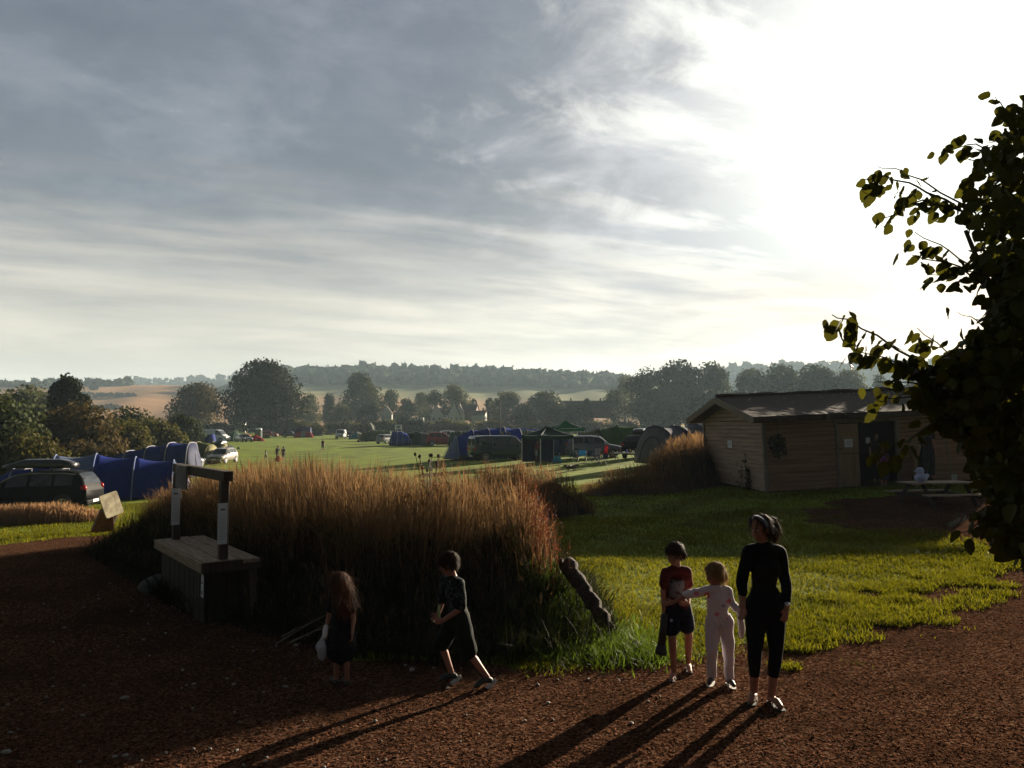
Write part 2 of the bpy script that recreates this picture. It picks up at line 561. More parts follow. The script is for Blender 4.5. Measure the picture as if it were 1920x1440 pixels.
def hill(name_label, crest, Y0, Yc, Yb, mat, foot_z=2.5, step=12):
    """a real ridge: front slope from Y0 up to the crest at Yc, back slope down to Yb"""
    pxs = np.arange(crest[0][0], crest[-1][0] + 1, step)
    cy = interp_px(crest, pxs)
    zc = EYE + (800 - cy) / FPX * Yc
    rows = []
    for k in np.linspace(0, 1, 15):
        Y = Y0 + (Yc - Y0) * k
        e = k ** 1.15
        z = foot_z + (zc - foot_z) * e - 4 * (1 - k) ** 4
        rows.append(np.stack([(pxs - 960) / FPX * Yc * (.75 + .25 * k), np.full(len(pxs), Y), z + 1.2 * np.sin(pxs * .05 + k * 5) * k * (1 - k) * 4], 1))
    for k in np.linspace(.15, 1, 6):
        Y = Yc + (Yb - Yc) * k
        rows.append(np.stack([(pxs - 960) / FPX * Yc * (1 + .2 * k), np.full(len(pxs), Y), zc * (1 - k ** 1.5) - 3 * k], 1))
    P = np.array(rows); n, k = P.shape[:2]
    idx = np.arange(n * k).reshape(n, k)
    F = np.stack([idx[:-1, :-1], idx[:-1, 1:], idx[1:, 1:], idx[1:, :-1]], -1).reshape(-1, 4)
    o = np_mesh('hill', P.reshape(-1, 3), F, mat, smooth=True)
    tag(o, name_label, 'hill', kind='structure')
    def z_at(px, k):      # point on the front slope
        c = EYE + (800 - float(interp_px(crest, px))) / FPX * Yc
        return Vector(((px - 960) / FPX * Yc * (.75 + .25 * k), Y0 + (Yc - Y0) * k, foot_z + (c - foot_z) * k ** 1.15))
    return z_at

def field_mat(name, bands, axis_y0, axis_y1):
    """farmland: strips of crop across the slope, wandering edges"""
    m = bpy.data.materials.new(name); m.use_nodes = True
    t = NT(m.node_tree)
    b = t.n('ShaderNodeBsdfPrincipled'); out = t.n('ShaderNodeOutputMaterial')
    p = t.n('ShaderNodeTexCoord').outputs['Object']
    x, y, z = t.sep(p)
    f = t.m('DIVIDE', t.m('SUBTRACT', t.m('ADD', y, t.m('MULTIPLY', x, .12)), axis_y0), axis_y1 - axis_y0)
    f = t.m('ADD', f, t.m('MULTIPLY', t.m('SUBTRACT', t.noise(p, .006, 3), .5), .12))
    c = t.ramp(f, bands)
    c = t.mix(t.rng(t.noise(t.v('MULTIPLY', p, (.3, 1, 1)), .05, 6, .65), .3, .7, 0, .45), c, t.mix(.5, c, (.08, .07, .03)))
    t.put(b.inputs['Base Color'], c); b.inputs['Roughness'].default_value = .95; b.inputs['Specular IOR Level'].default_value = .05
    t.t.links.new(b.outputs[0], out.inputs[0])
    return m

straw = (.40, .22, .11); straw2 = (.30, .17, .085); green = (.10, .13, .03); pale = (.24, .23, .10)
CREST_L = [(-700, 742), (-300, 735), (0, 724), (150, 722), (300, 722), (420, 726), (620, 742)]
HL = hill('straw coloured stubble slope behind the left hedgerow', CREST_L, 430, 900, 1300,
          field_mat('stubble_slope', [(0, straw2), (.5, straw), (.53, straw2), (.8, straw), (1, straw)], 430, 900))
CREST_LL = [(-300, 730), (100, 722), (240, 720), (330, 715), (420, 711), (520, 713), (640, 724), (760, 740)]
HLL = hill('far blue wooded ridge behind the stubble slope', CREST_LL, 1200, 1750, 2200, field_mat('far_slope', [(0, green), (1, green)], 1200, 1750))
CREST_M = [(440, 716), (540, 700), (640, 697), (740, 696), (860, 700), (980, 703), (1080, 707), (1160, 713), (1260, 722), (1400, 742)]
HM = hill('broad wooded hill with green and straw fields below it, in the middle of the valley', CREST_M, 470, 1000, 1500,
          field_mat('mid_slope', [(0, straw), (.36, (.44, .27, .15)), (.44, pale), (.56, (.17, .19, .06)), (.60, (.12, .14, .05)), (1, green)], 470, 1000))
CREST_R = [(1000, 724), (1120, 714), (1200, 716), (1300, 712), (1370, 698), (1450, 692), (1520, 690), (1580, 688), (1650, 684), (1750, 688), (1900, 694), (2300, 705)]
HR = hill('distant hazy wooded ridge on the right, behind the big trees', CREST_R, 1000, 1450, 2000, field_mat('ridge_slope', [(0, green), (1, green)], 1000, 1450))

def leaf_cards(centres, normals, size, r, jit=.7):
    n = len(centres)
    nn = normals + r.normal(0, jit, (n, 3)); nn /= np.linalg.norm(nn, axis=1)[:, None] + 1e-9
    a = np.cross(nn, r.normal(0, 1, (n, 3))); a /= np.linalg.norm(a, axis=1)[:, None] + 1e-9
    b = np.cross(nn, a)
    s = size * r.uniform(.55, 1.35, n)[:, None]
    q = np.stack([centres + a * s * r.uniform(.6, 1.1, (n, 1)), centres + b * s * r.uniform(.5, 1, (n, 1)) + nn * s * .25,
                  centres - a * s * r.uniform(.6, 1.1, (n, 1)), centres - b * s * r.uniform(.5, 1, (n, 1)) + nn * s * .2], 1)
    f = np.arange(n * 4).reshape(n, 4)
    return q.reshape(-1, 3), f


leafwood = M('distant_leaves', (.016, .026, .010), (.032, .040, .014), .08, .9, trans=.15, spec=.05)
def wood(label, zf, px0, px1, k0, k1, step, size, seed, drop=.0):
    """a far-off wood as one mass of crowns"""
    r = np.random.default_rng(seed)
    mb_v = []; mb_f = []
    bm = bmesh.new(); bmesh.ops.create_icosphere(bm, subdivisions=2, radius=1)
    iv = np.array([v.co[:] for v in bm.verts]); fi = np.array([[v.index for v in f.verts] for f in bm.faces]); bm.free()
    n = 0; n0 = 0
    for k in np.arange(k0, k1 + 1e-6, step[1]):
        for px in np.arange(px0, px1, step[0]):
            if r.random() < drop: continue
            p = zf(px + r.uniform(-.5, .5) * step[0], k + r.uniform(-.4, .4) * step[1])
            s = size * r.choice([.6, .75, .9, 1.0, 1.2])
            ph = r.uniform(0, 6, 3)
            nz = 1 + .22 * np.sin(iv[:, 0] * 5 + ph[0]) * np.sin(iv[:, 1] * 5 + ph[1]) + .16 * np.sin(iv[:, 2] * 8 + ph[2]) + r.normal(0, .11, len(iv))
            v = iv * nz[:, None] * np.array([s * r.uniform(.8, 1.15), s * .9, s * r.uniform(.8, 1.1)]) + np.array([p.x, p.y, p.z + s * .45])
            mb_v.append(v); mb_f.append(fi + n0); n0 += len(v); n += 1
            m_ = r.integers(0, len(iv), 46)
            cv, cf = leaf_cards(v[m_] + iv[m_] * s * .05, iv[m_], s * .17, r)
            mb_v.append(cv); mb_f.append(np.concatenate([cf[:, [0, 1, 2]], cf[:, [0, 2, 3]]]) + n0); n0 += len(cv)
    return tag(np_mesh('woodland', np.concatenate(mb_v), np.concatenate(mb_f), leafwood), label, 'woodland', kind='stuff')
wood('dark wood covering the top of the middle hill', HM, 520, 1180, .70, 1.0, (9, .055), 7.0, 3)
wood('hazy wood covering the right hand ridge', HR, 1340, 1980, .55, 1.0, (9, .09), 9.0, 4)
wood('hazy trees along the far left ridge', HLL, 180, 700, .7, 1.0, (10, .1), 8.0, 5, .15)
wood('dark trees along the brow of the stubble slope', HL, -260, 250, .96, 1.0, (9, .04), 5.0, 6, .12)

# ------------------------------------------------------------------ trees
def blob_points(blobs, n, r, lo=.72, hi=1.06, flat=None):
    B = np.array(blobs, float)                    # x y z rx ry rz
    wgt = (B[:, 3] * B[:, 5]); wgt = wgt / wgt.sum()
    i = r.choice(len(B), n, p=wgt)
    d = r.normal(0, 1, (n, 3)); d /= np.linalg.norm(d, axis=1)[:, None]
    bump = 1 + .10 * np.sin(d[:, 0] * 6 + i) * np.sin(d[:, 2] * 7 + 2 * i) + .06 * np.sin(d[:, 1] * 11 + i)
    rad = (r.uniform(lo ** 3, hi ** 3, n) ** (1 / 3)) * bump
    p = B[i, :3] + d * B[i, 3:] * rad[:, None]
    if flat is not None:
        ok = p[:, 2] > flat; p, d = p[ok], d[ok]
    return p, d

def crown_blobs(h, wdt, r, kind='round', n=16):
    """lumps of foliage that make up one crown; h total height, wdt crown width"""
    out = []
    z0 = .10 * h if kind != 'tall' else .12 * h
    for k in range(n):
        t = (k + .5) / n
        if kind == 'round':
            z = z0 + (h - z0) * (.08 + .80 * t); env = math.sqrt(max(.05, 1 - ((max(t, .30) - .30) / .74) ** 2)) * (.9 if t < .12 else 1.0)
        elif kind == 'tall':
            z = z0 + (h - z0) * (.08 + .82 * t); env = .55 + .45 * math.sin(math.pi * min(1, t * 1.1 + .1))
            if t > .8: env *= .7
        elif kind == 'cone':
            z = z0 + (h - z0) * (.05 + .85 * t); env = 1.05 - .95 * t
        else:
            z = z0 + (h - z0) * (.1 + .6 * t); env = 1 - .5 * t
        a = r.uniform(0, 2 * math.pi) + k * 2.4
        rr = wdt * .5 * env
        s = wdt * (.165 if kind != 'cone' else .13) * r.choice([.62, .85, 1.0, 1.3])
        dd = max(0, rr - s) * math.sqrt(r.uniform(.35, 1))
        out.append((dd * math.cos(a), dd * math.sin(a), min(z, h - s * .9), s * 1.12, s * 1.12, s * r.uniform(.8, 1.0)))
    out.append((0, 0, h * .5, wdt * .30, wdt * .30, h * .34))
    out.append((0, 0, h * .78, wdt * .24, wdt * .24, h * .20))
    return out

def leafmat(name, c1, c2, trans=.3):
    return M(name, c1, c2, .35, .8, trans=trans, spec=.12, detail=3, vary=.35)
L_DARK = leafmat('oak_leaves', (.010, .014, .004), (.020, .023, .007))
L_BROWN = leafmat('brown_green_leaves', (.085, .055, .015), (.045, .040, .012))
L_GREEN = leafmat('green_leaves', (.028, .040, .010), (.048, .054, .013))
L_PALE = leafmat('pale_willow_leaves', (.070, .082, .034), (.105, .108, .046))
L_HEDGE = leafmat('hedge_leaves', (.080, .078, .015), (.055, .045, .012), .4)
BARK = M('tree_bark', (.035, .026, .018), (.06, .046, .032), 3, .9, bump=.8)

def make_tree(label, loc, h, wdt, mat, seed, kind='round', n=5200, card=None, trunk=True, name='tree', cat='tree', group=None):
    r = np.random.default_rng(seed)
    t = thing(name, label, cat, loc, r.uniform(0, 6), group)
    bl = crown_blobs(h, wdt, r, kind, 24 if kind != 'cone' else 26)
    p, d = blob_points(bl, n, r, .55, 1.08, .04 * h)
    v, f = leaf_cards(p, d, card or wdt * .032, r)
    np_mesh('crown', v, f, mat, t)
    if trunk:
        mb = MB()
        mb.tube([(0, 0, -.2), (.05, .03, h * .12), (-.05, 0, h * .35), (.05, .05, h * .7)], [h * .035, h * .026, h * .02, h * .006], 8)
        for b in bl[:9]:
            st = Vector((0, 0, h * r.uniform(.10, .35))); e = Vector(b[:3])
            mb.tube([st, st.lerp(e, .5) + Vector((0, 0, h * .03)), e], [h * .013, h * .008, h * .003], 6)
        obj('trunk', mb, BARK, t, True)
    return t

def tree_px(label, px, top, wpx, Y, mat, seed, kind='round', dz=0, **kw):
    b = base(px, Y)
    h = at(px, top, Y).z - b.z
    return make_tree(label, b, h * 1.02, wpx / FPX * Y * 1.25, mat, seed, kind, **kw)

tree_px('huge dark round oak standing alone at the far edge of the campsite', 494, 676, 138, 235, L_DARK, 11, n=12000, card=.50)
tree_px('dark brown-green round tree just left of the huge oak', 371, 716, 88, 245, L_BROWN, 12, n=6500, card=.42)
tree_px('small pale tree peeping out behind the right side of the huge oak', 578, 736, 44, 300, L_PALE, 13, n=3000)
# the trees of the valley floor, left to right
mids = [('pointed dark conifer beside the tall poplar clump', 617, 737, 32, 330, L_GREEN, 'cone'),
        ('tallest tree of the valley floor, broad and hazy', 674, 701, 78, 350, L_GREEN, 'tall'),
        ('low bushy tree below the tallest hazy tree', 640, 758, 46, 300, L_PALE, 'round'),
        ('mid sized round tree right of the tallest hazy tree', 733, 729, 42, 340, L_GREEN, 'round'),
        ('low dark bush in front of the tallest hazy tree', 690, 757, 44, 305, L_DARK, 'round'),
        ('low spreading tree between two hazy round trees', 762, 748, 40, 320, L_PALE, 'round'),
        ('pale bushy tree left of the tree with a peaked crown', 790, 735, 40, 355, L_PALE, 'round'),
        ('dark low tree in the middle of the valley row', 815, 733, 44, 335, L_GREEN, 'round'),
        ('tree with a high peaked crown above the white cottages', 852, 719, 58, 340, L_PALE, 'tall'),
        ('small round dark tree above the village roofs', 888, 748, 20, 350, L_DARK, 'round'),
        ('small slim tree left of the bushy pair near the pole', 918, 746, 24, 330, L_DARK, 'round'),
        ('loose pale green tree behind the tall thin pole', 950, 735, 62, 320, L_PALE, 'round'),
        ('dark shrubby tree left of the brown roofed farmhouse', 1022, 734, 70, 330, L_GREEN, 'round'),
        ('low bush under the shrubby tree left of the farmhouse', 985, 757, 50, 300, L_DARK, 'round'),
        ('low wide bush in front of the brown roofed farmhouse', 1060, 766, 74, 300, L_DARK, 'round'),
        ('small flat topped tree in front of the farmhouse', 1101, 747, 22, 345, L_DARK, 'round'),
        ('round tree at the left foot of the great hazy wood', 1152, 728, 44, 350, L_GREEN, 'round'),
        ('half hidden tree behind the left shoulder of the great wood', 1172, 704, 44, 400, L_PALE, 'tall'),
        ('leftmost big crown of the great hazy wood', 1212, 692, 78, 350, L_GREEN, 'round'),
        ('broad tallest crown in the middle of the great hazy wood', 1272, 680, 104, 345, L_DARK, 'round'),
        ('right hand big crown of the great hazy wood', 1336, 682, 84, 355, L_GREEN, 'round'),
        ('low dense tree filling the front of the great wood', 1240, 735, 90, 310, L_DARK, 'round'),
        ('second low dense tree at the front of the great wood, behind the shed roof', 1330, 735, 100, 305, L_DARK, 'round'),
        ('pale crowned tree right of the great hazy wood', 1410, 693, 84, 350, L_PALE, 'round'),
        ('rounded tree over the left half of the shed roof', 1464, 687, 90, 360, L_GREEN, 'round'),
        ('large tree with a ragged edge over the middle of the shed roof', 1528, 687, 100, 340, L_GREEN, 'round'),
        ('tree at the right end of the row above the shed roof', 1588, 695, 84, 345, L_PALE, 'round'),
        ('separate slim tree above the right end of the shed roof', 1650, 701, 42, 340, L_GREEN, 'tall'),
        ('low tree filling the gap under the row above the shed', 1440, 735, 120, 310, L_DARK, 'round'),
        ('another low tree under the ragged tree above the shed', 1550, 737, 120, 312, L_DARK, 'round'),
        ('dark tree half hidden by the hazel leaves on the right', 1740, 710, 110, 320, L_DARK, 'round')]
for i, (lb, px, top, wp, Y, m_, kd) in enumerate(mids):
    tree_px(lb, px, top, wp, Y, m_, 40 + i, kd, n=int(2600 + 26 * wp), card=max(.34, wp / FPX * Y * .034), group='trees of the valley floor')
# on the stubble slope
for lb, px, k, s, sd_ in [('lone round tree standing in the upper stubble field', 221, .80, 9.5, 91), ('small tree on the hedge line between the stubble fields', 249, .52, 9.0, 92)]:
    make_tree(lb, HL(px, k), s, s * 1.2, L_DARK, sd_, n=1500, card=.7, group='trees on the stubble slope')
def far_hedge(label, zf, a, b, s, seed, n):
    r = np.random.default_rng(seed)
    q0, q1 = zf(*a), zf(*b)
    bl = []
    for i in range(n):
        p = q0.lerp(q1, i / (n - 1)); k = a[1] + (b[1] - a[1]) * i / (n - 1); px = a[0] + (b[0] - a[0]) * i / (n - 1)
        p = zf(px, k)
        bl.append((p.x, p.y, p.z + s * .5, (q1 - q0).length / n * .8, s * .8, s * r.uniform(.6, 1.1)))
    p, d = blob_points(bl, n * 90, r, .5, 1.05)
    v, f = leaf_cards(p, d, s * .4, r)
    return tag(np_mesh('hedge', v, f, L_DARK), label, 'hedge')
far_hedge('thin dark hedge between the two stubble fields', HL, (130, .66), (330, .62), 2.6, 5, 26)
far_hedge('lower dark hedge below the stubble fields', HL, (130, .36), (380, .33), 2.6, 6, 26)

# ------------------------------------------------------------------ hedges and bushes
def make_bush(label, loc, wx, wy, h, mat, seed, n=3500, card=.22, name='bush', cat='bush', group=None, rz=0, lumps=14):
    r = np.random.default_rng(seed)
    t = thing(name, label, cat, loc, rz, group)
    bl = []
    for k in range(lumps):
        a = r.uniform(0, 6.28); q = math.sqrt(r.uniform(0, 1))
        s = h * r.uniform(.22, .38)
        bl.append((q * math.cos(a) * (wx / 2 - s * .6), q * math.sin(a) * (wy / 2 - s * .6), max(s * .6, (h - s) * (1 - .45 * q * q) * r.uniform(.45, 1.0)), s * 1.2, s * 1.1, s))
    bl.append((0, 0, h * .40, wx * .42, wy * .40, h * .42))
    p, d = blob_points(bl, n, r, .5, 1.1, 0)
    v, f = leaf_cards(p, d, card, r)
    np_mesh('foliage', v, f, mat, t)
    mb = MB()
    for k in range(9):
        a = r.uniform(0, 6.28); q = r.uniform(.1, .35)
        mb.tube([(q * .4 * wx * math.cos(a), q * .4 * wy * math.sin(a), -.1), (q * wx * math.cos(a), q * wy * math.sin(a), h * .45), (q * wx * 1.2 * math.cos(a), q * wy * 1.2 * math.sin(a), h * .8)], [.05, .035, .015], 5)
    obj('stems', mb, BARK, t)
    return t

def bush_px(label, px, top, wpx, Y, mat, seed, dy=None, **kw):
    b = base(px, Y); h = at(px, top, Y).z - b.z
    return make_bush(label, b, wpx / FPX * Y, dy or wpx / FPX * Y * .8, h, mat, seed, **kw)

hedge_l = [('dark tall hedgerow bush at the left edge of the picture', -30, 712, 170, 50, L_GREEN, 7000, .26),
           ('olive bush low in the hedgerow behind the black car', 60, 800, 150, 44, L_HEDGE, 6000, .2),
           ('hazy green tree-like bush rising behind the left hedgerow', 48, 712, 105, 120, L_PALE, 5000, .5),
           ('brown-tinged high bush in the middle of the left hedgerow', 140, 752, 150, 62, L_BROWN, 8000, .26),
           ('olive bush right of the brown-tinged one in the left hedgerow', 222, 778, 105, 72, L_HEDGE, 6000, .26),
           ('upright green bush in the hedgerow behind the large blue tent', 243, 754, 52, 95, L_GREEN, 3500, .3),
           ('green bush above the roof of the large blue tent', 290, 775, 100, 90, L_HEDGE, 5500, .3),
           ('rounded light green bush at the far end of the left hedgerow', 343, 772, 62, 110, L_GREEN, 5000, .32),
           ('low brown bush at the foot of the hedgerow near the blue tunnel tent', 160, 812, 140, 56, L_BROWN, 5000, .2),
           ('low tangled bush at the left edge behind the car bonnet', -60, 822, 130, 42, L_BROWN, 5000, .2)]
for i, (lb, px, top, wp, Y, m_, n_, cd) in enumerate(hedge_l):
    bush_px(lb, px, top, wp, Y, m_, 130 + i, n=int(n_ * 2.0), card=cd * .66, group='bushes of the left hedgerow', lumps=18)
tree_px('dark round headed tree rising out of the left hedgerow', 126, 703, 80, 85, L_DARK, 21, n=7000, card=.22)
# far side of the field
far_h = [('dark hedge under the right side of the huge oak', 535, 783, 130, 232, L_HEDGE), ('bush in front of the hedge beside the far blue and red tent', 597, 793, 34, 215, L_HEDGE),
         ('dark hedge under the dark brown-green tree', 395, 788, 110, 236, L_DARK),
         ('hedge behind the white van', 650, 788, 90, 246, L_HEDGE), ('hedge behind the white banner', 718, 783, 70, 250, L_HEDGE), ('dark hedge behind the small blue tent', 775, 781, 80, 248, L_DARK),
         ('hedge behind the red car', 845, 783, 90, 246, L_HEDGE), ('lighter hedge left of the thin pole', 918, 784, 90, 250, L_HEDGE), ('long low hedge right of the thin pole', 1005, 786, 110, 255, L_HEDGE),
         ('low hedge at the far right of the meadow, behind the green gazebo', 1100, 784, 120, 262, L_HEDGE), ('low hedge at the meadow end, behind the dark car', 1200, 786, 130, 262, L_DARK),
         ('small dark bush beside the green portable cabin', 495, 816, 18, 175, L_DARK)]
for i, (lb, px, top, wp, Y, m_) in enumerate(far_h):
    bush_px(lb, px, top, wp, Y, m_, 160 + i, n=2600, card=.42, dy=5, name='hedge' if 'hedge' in lb.split(',')[0] else 'bush', cat='hedge' if 'hedge' in lb.split(',')[0] else 'bush', group='hedges across the far side of the meadow', lumps=16)
# ------------------------------------------------------------------ paints and fabrics
GLASS = M('car_glass', (.012, .014, .016), (.02, .022, .025), 2, .06, spec=.7)
TYRE = M('tyre_rubber', (.012, .012, .012), (.02, .02, .02), 20, .85)
TRIM = M('black_trim', (.012, .012, .013), (.02, .02, .02), 10, .6)
ALLOY = M('alloy_wheel', (.45, .46, .48), (.35, .36, .38), 8, .3, metal=.8)
RED_L = M('red_lamp', (.55, .015, .01), (.4, .01, .01), 3, .15, spec=.7, trans=.3)
CLEAR_L = M('clear_lamp', (.75, .76, .78), (.6, .6, .62), 3, .1, spec=.8)
CHROME = M('chrome_strip', (.7, .7, .72), (.6, .6, .62), 3, .15, metal=1)
PLATE = M('number_plate', (.75, .75, .68), (.7, .7, .62), 3, .5)
WHITE = M('white_paint', (.72, .73, .74), (.66, .67, .68), 1.5, .25, coat=.5)
def paint(n, c):
    return M(n, c, tuple(q * .85 for q in c), 1.2, .28, coat=.6, spec=.5)
def cloth(n, c, tr=.45, k=.75):
    return M(n, c, tuple(q * k for q in c), 1.6, .75, bump=.25, trans=tr, spec=.2)
POLE = M('grey_steel_pole', (.35, .36, .37), (.28, .29, .3), 6, .4, metal=.7)
WHITE_CL = cloth('white_fabric', (.62, .62, .60))

# ------------------------------------------------------------------ cars
PROF = {  # x from tail 0 to nose 1: belt height, top height (fractions of the height), half width of the top
    'hatch': [(0, .50, .53, .92), (.02, .60, .64, .9), (.05, .63, .80, .78), (.10, .64, .95, .76), (.20, .64, .995, .78), (.40, .63, 1, .78), (.56, .62, .965, .77), (.61, .61, .92, .76),
              (.74, .60, .615, .86), (.88, .55, .565, .86), (.96, .48, .49, .8), (1, .36, .38, .72)],
    'mpv': [(0, .48, .52, .92), (.015, .58, .64, .88), (.04, .62, .82, .80), (.085, .63, .96, .78), (.18, .63, 1, .79), (.45, .62, 1, .79), (.60, .60, .94, .78), (.68, .59, .83, .78),
            (.83, .56, .585, .84), (.92, .50, .515, .82), (.97, .44, .45, .78), (1, .34, .36, .72)],
    'saloon': [(0, .52, .55, .9), (.02, .62, .65, .88), (.15, .66, .68, .86), (.30, .65, .93, .72), (.40, .64, 1, .74), (.54, .63, .985, .74), (.60, .62, .93, .74), (.74, .62, .635, .86), (.90, .55, .565, .86), (.97, .47, .48, .8), (1, .38, .40, .72)],
    'van': [(0, .50, .56, .96), (.01, .56, .93, .88), (.03, .56, .98, .88), (.2, .56, 1, .89), (.64, .56, 1, .89), (.72, .555, .96, .87), (.86, .54, .60, .87), (.90, .50, .53, .86), (.97, .44, .46, .82), (1, .34, .36, .78)],
}
def car(label, loc, rz, kind, L, W, Ht, body_mat, group='vehicles parked on the campsite', wins=None, roofbox=None, cat='car', name='car', rails=False, strip=False, back_glass=True, glass=None):
    """nose towards local +x"""
    t = thing(name, label, cat, loc, rz, group)
    pr = PROF[kind]
    X = [p[0] for p in pr]
    def at_(x, k): return float(np.interp(x, X, [p[k] for p in pr]))
    zb = .20 if kind != 'van' else .26
    def sec(x):
        bt, tp, tw = at_(x, 1) * Ht, at_(x, 2) * Ht, at_(x, 3) * W / 2
        hw = W / 2 * (1 - .16 * max(0, (x - .86) / .14) ** 2 - .10 * max(0, (.08 - x) / .08) ** 2)
        bt = min(bt, tp - .02)
        zc = zb + (.06 if .08 < x < .92 else .12)
        return [(0, zc), (hw * .86, zc), (hw * .985, zc + .14), (hw, (zc + bt) * .52), (hw * .965, bt), (tw * 1.0, tp - .05 * min(1, (tp - bt) * 3)), (tw * .8, tp), (0, tp + .012)]
    xsn = sorted(set(list(np.linspace(0, 1, 41)) + X))
    mb = MB(); rings = []
    for x in xsn:
        s_ = sec(x); px = (x - .5) * L
        rings.append([Vector((px, y, z)) for y, z in s_] + [Vector((px, -y, z)) for y, z in s_[-2:0:-1]])
    n = len(rings[0]); vs = [q for r_ in rings for q in r_]
    fs = [(i * n + k, i * n + (k + 1) % n, (i + 1) * n + (k + 1) % n, (i + 1) * n + k) for i in range(len(rings) - 1) for k in range(n)]
    fs += [tuple(range(n)), tuple((len(rings) - 1) * n + k for k in range(n - 1, -1, -1))]
    mb.add(vs, fs)
    obj('body', mb, body_mat, t, True)
    gm = glass or GLASS
    def side(x, f, s, off=.012):
        a = sec(x); (y0, z0), (y1, z1) = a[4], a[5]
        return Vector(((x - .5) * L, s * (y0 + (y1 - y0) * f + off), z0 + (z1 - z0) * f))
    wins = wins or {'hatch': [(.13, .30), (.32, .47), (.49, .655)], 'mpv': [(.11, .26), (.28, .46), (.48, .66)], 'saloon': [(.28, .44), (.46, .66)], 'van': [(.62, .80)]}[kind]
    for s in (-1, 1):
        for a, b in wins:
            xx = np.linspace(a, b, 7)
            P = []
            for x in xx:
                f1 = .90
                if (sec(x)[5][1] - sec(x)[4][1]) < .12: f1 = .6
                P.append([side(x, .10, s), side(x, (f1 + .1) / 2, s), side(x, f1, s)])
            obj('window', MB().grid(P), gm, t, True)
        # door mirrors, door lines, wheels
        mx = .665 if kind in ('hatch', 'saloon') else (.74 if kind == 'van' else .70)
        a = sec(mx)
        obj('mirror', MB().box(((mx - .5) * L, s * (a[4][0] + .12), a[4][1] + .07), (.12, .2, .13 if kind != 'van' else .22)), body_mat, t, bevel=.03)
        wr = .33 if Ht < 1.8 else .36
        for wx in (.18, .80):
            wy = s * (W / 2 - .10)
            arch = MB()
            arc = [((wx - .5) * L + (wr + .07) * math.cos(q), max(zb + .04, wr + (wr + .07) * math.sin(q))) for q in np.linspace(-.35, math.pi + .35, 15)]
            arch.prism(arc, s * (W / 2 - .06), s * (W / 2 + .012), 1)
            obj('wheel_arch', arch, TRIM, t)
            wy = s * (W / 2 - .08)
            tb = MB(); circ = [((wx - .5) * L + wr * math.cos(q), wr + wr * math.sin(q)) for q in np.linspace(0, 2 * math.pi, 25)[:-1]]
            tb.prism(circ, wy - .1 * s, wy + .11 * s, 1)
            wh = obj('wheel', tb, TYRE, t, bevel=.02)
            rb = MB(); c = Vector(((wx - .5) * L, wy + .114 * s, wr))
            for q in np.linspace(0, 2 * math.pi, 6)[:-1]:
                e = Vector((math.cos(q + .3), 0, math.sin(q + .3)))
                rb.bar(c, c + e * wr * .66, .075, .03, up=(0, 1, 0))
            rb.ell(c, (.07, .025, .07), nu=10, nv=6)
            ring = [(math.cos(q), math.sin(q)) for q in np.linspace(0, 2 * math.pi, 21)]
            for (a1, b1), (a2, b2) in zip(ring, ring[1:]):
                rb.bar(c + Vector((a1, 0, b1)) * wr * .66, c + Vector((a2, 0, b2)) * wr * .66, .035, .03, up=(0, 1, 0))
            obj('rim', rb, ALLOY, wh)
    def top(x, yf, off=.012):
        a = sec(x); y1, z1 = a[5]; y2, z2 = a[6]; z3 = a[7][1]
        q = abs(yf)
        y = y1 * q; z = z3 + (z2 - z3) * min(1, q / .8) + (z1 - z2) * max(0, (q - .8) / .2)
        return Vector(((x - .5) * L, y * (1 if yf >= 0 else -1), z + off))
    ws = {'hatch': (.60, .735), 'mpv': (.66, .825), 'saloon': (.59, .735), 'van': (.71, .855)}[kind]
    xa, xb = ws
    obj('windscreen', MB().grid([[top(xa + (xb - xa) * k / 6, yf) for yf in np.linspace(-.88, .88, 9)] for k in range(7)]), gm, t, True)
    if back_glass:
        ra, rb_ = {'hatch': (.035, .105), 'mpv': (.02, .08), 'saloon': (.17, .30), 'van': (.011, .0125)}[kind]
        if kind != 'van':
            obj('rear_window', MB().grid([[top(ra + (rb_ - ra) * k / 4, yf, .02) for yf in np.linspace(-.85, .85, 7)] for k in range(5)]), gm, t, True)
        else:
            for s in (-1, 1):
                obj('rear_window', MB().box((-.5 * L + .01, s * W * .21, Ht * .74), (.03, W * .33, Ht * .28)), gm, t, bevel=.02)
    for s in (-1, 1):
        hy, zz = W / 2 * .72, Ht * (.47 if kind != 'van' else .42)
        obj('headlight', MB().ell((L * .475, s * hy, zz), (.13, .2, .085), nu=10, nv=6), CLEAR_L, t, True)
        if kind == 'van': obj('tail_light', MB().box((-.5 * L + .02, s * (W / 2 - .08), Ht * .48), (.1, .12, .34)), RED_L, t, bevel=.02)
        else: obj('tail_light', MB().ell((-.475 * L, s * W * .415, Ht * .60), (.14, .13, .12), nu=10, nv=6), RED_L, t, True)
    for e in (-1, 1):
        obj('bumper', MB().box((e * (L / 2 - .03), 0, .38), (.14, W * .8, .2)), TRIM if kind == 'van' else body_mat, t, bevel=.05)
        obj('number_plate', MB().box((e * (L / 2 + .045), 0, .42), (.02, .5, .11)), PLATE, t)
    if kind != 'van':
        obj('grille', MB().box((L / 2 + .005, 0, .56), (.08, W * .42, .09)), TRIM, t)
    else:
        obj('grille', MB().box((L / 2 - .0, 0, Ht * .36), (.1, W * .5, .12)), TRIM, t)
    if rails:
        for s in (-1, 1):
            a = sec(.3)
            obj('roof_rail', MB().tube([((.12 - .5) * L, s * a[6][0] * .98, sec(.12)[6][1] + .01), ((.2 - .5) * L, s * a[6][0] * .98, Ht + .05), ((.5 - .5) * L, s * a[6][0] * .98, Ht + .05), ((.57 - .5) * L, s * a[6][0] * .98, sec(.57)[6][1] + .01)], .018, 6), CHROME, t, True)
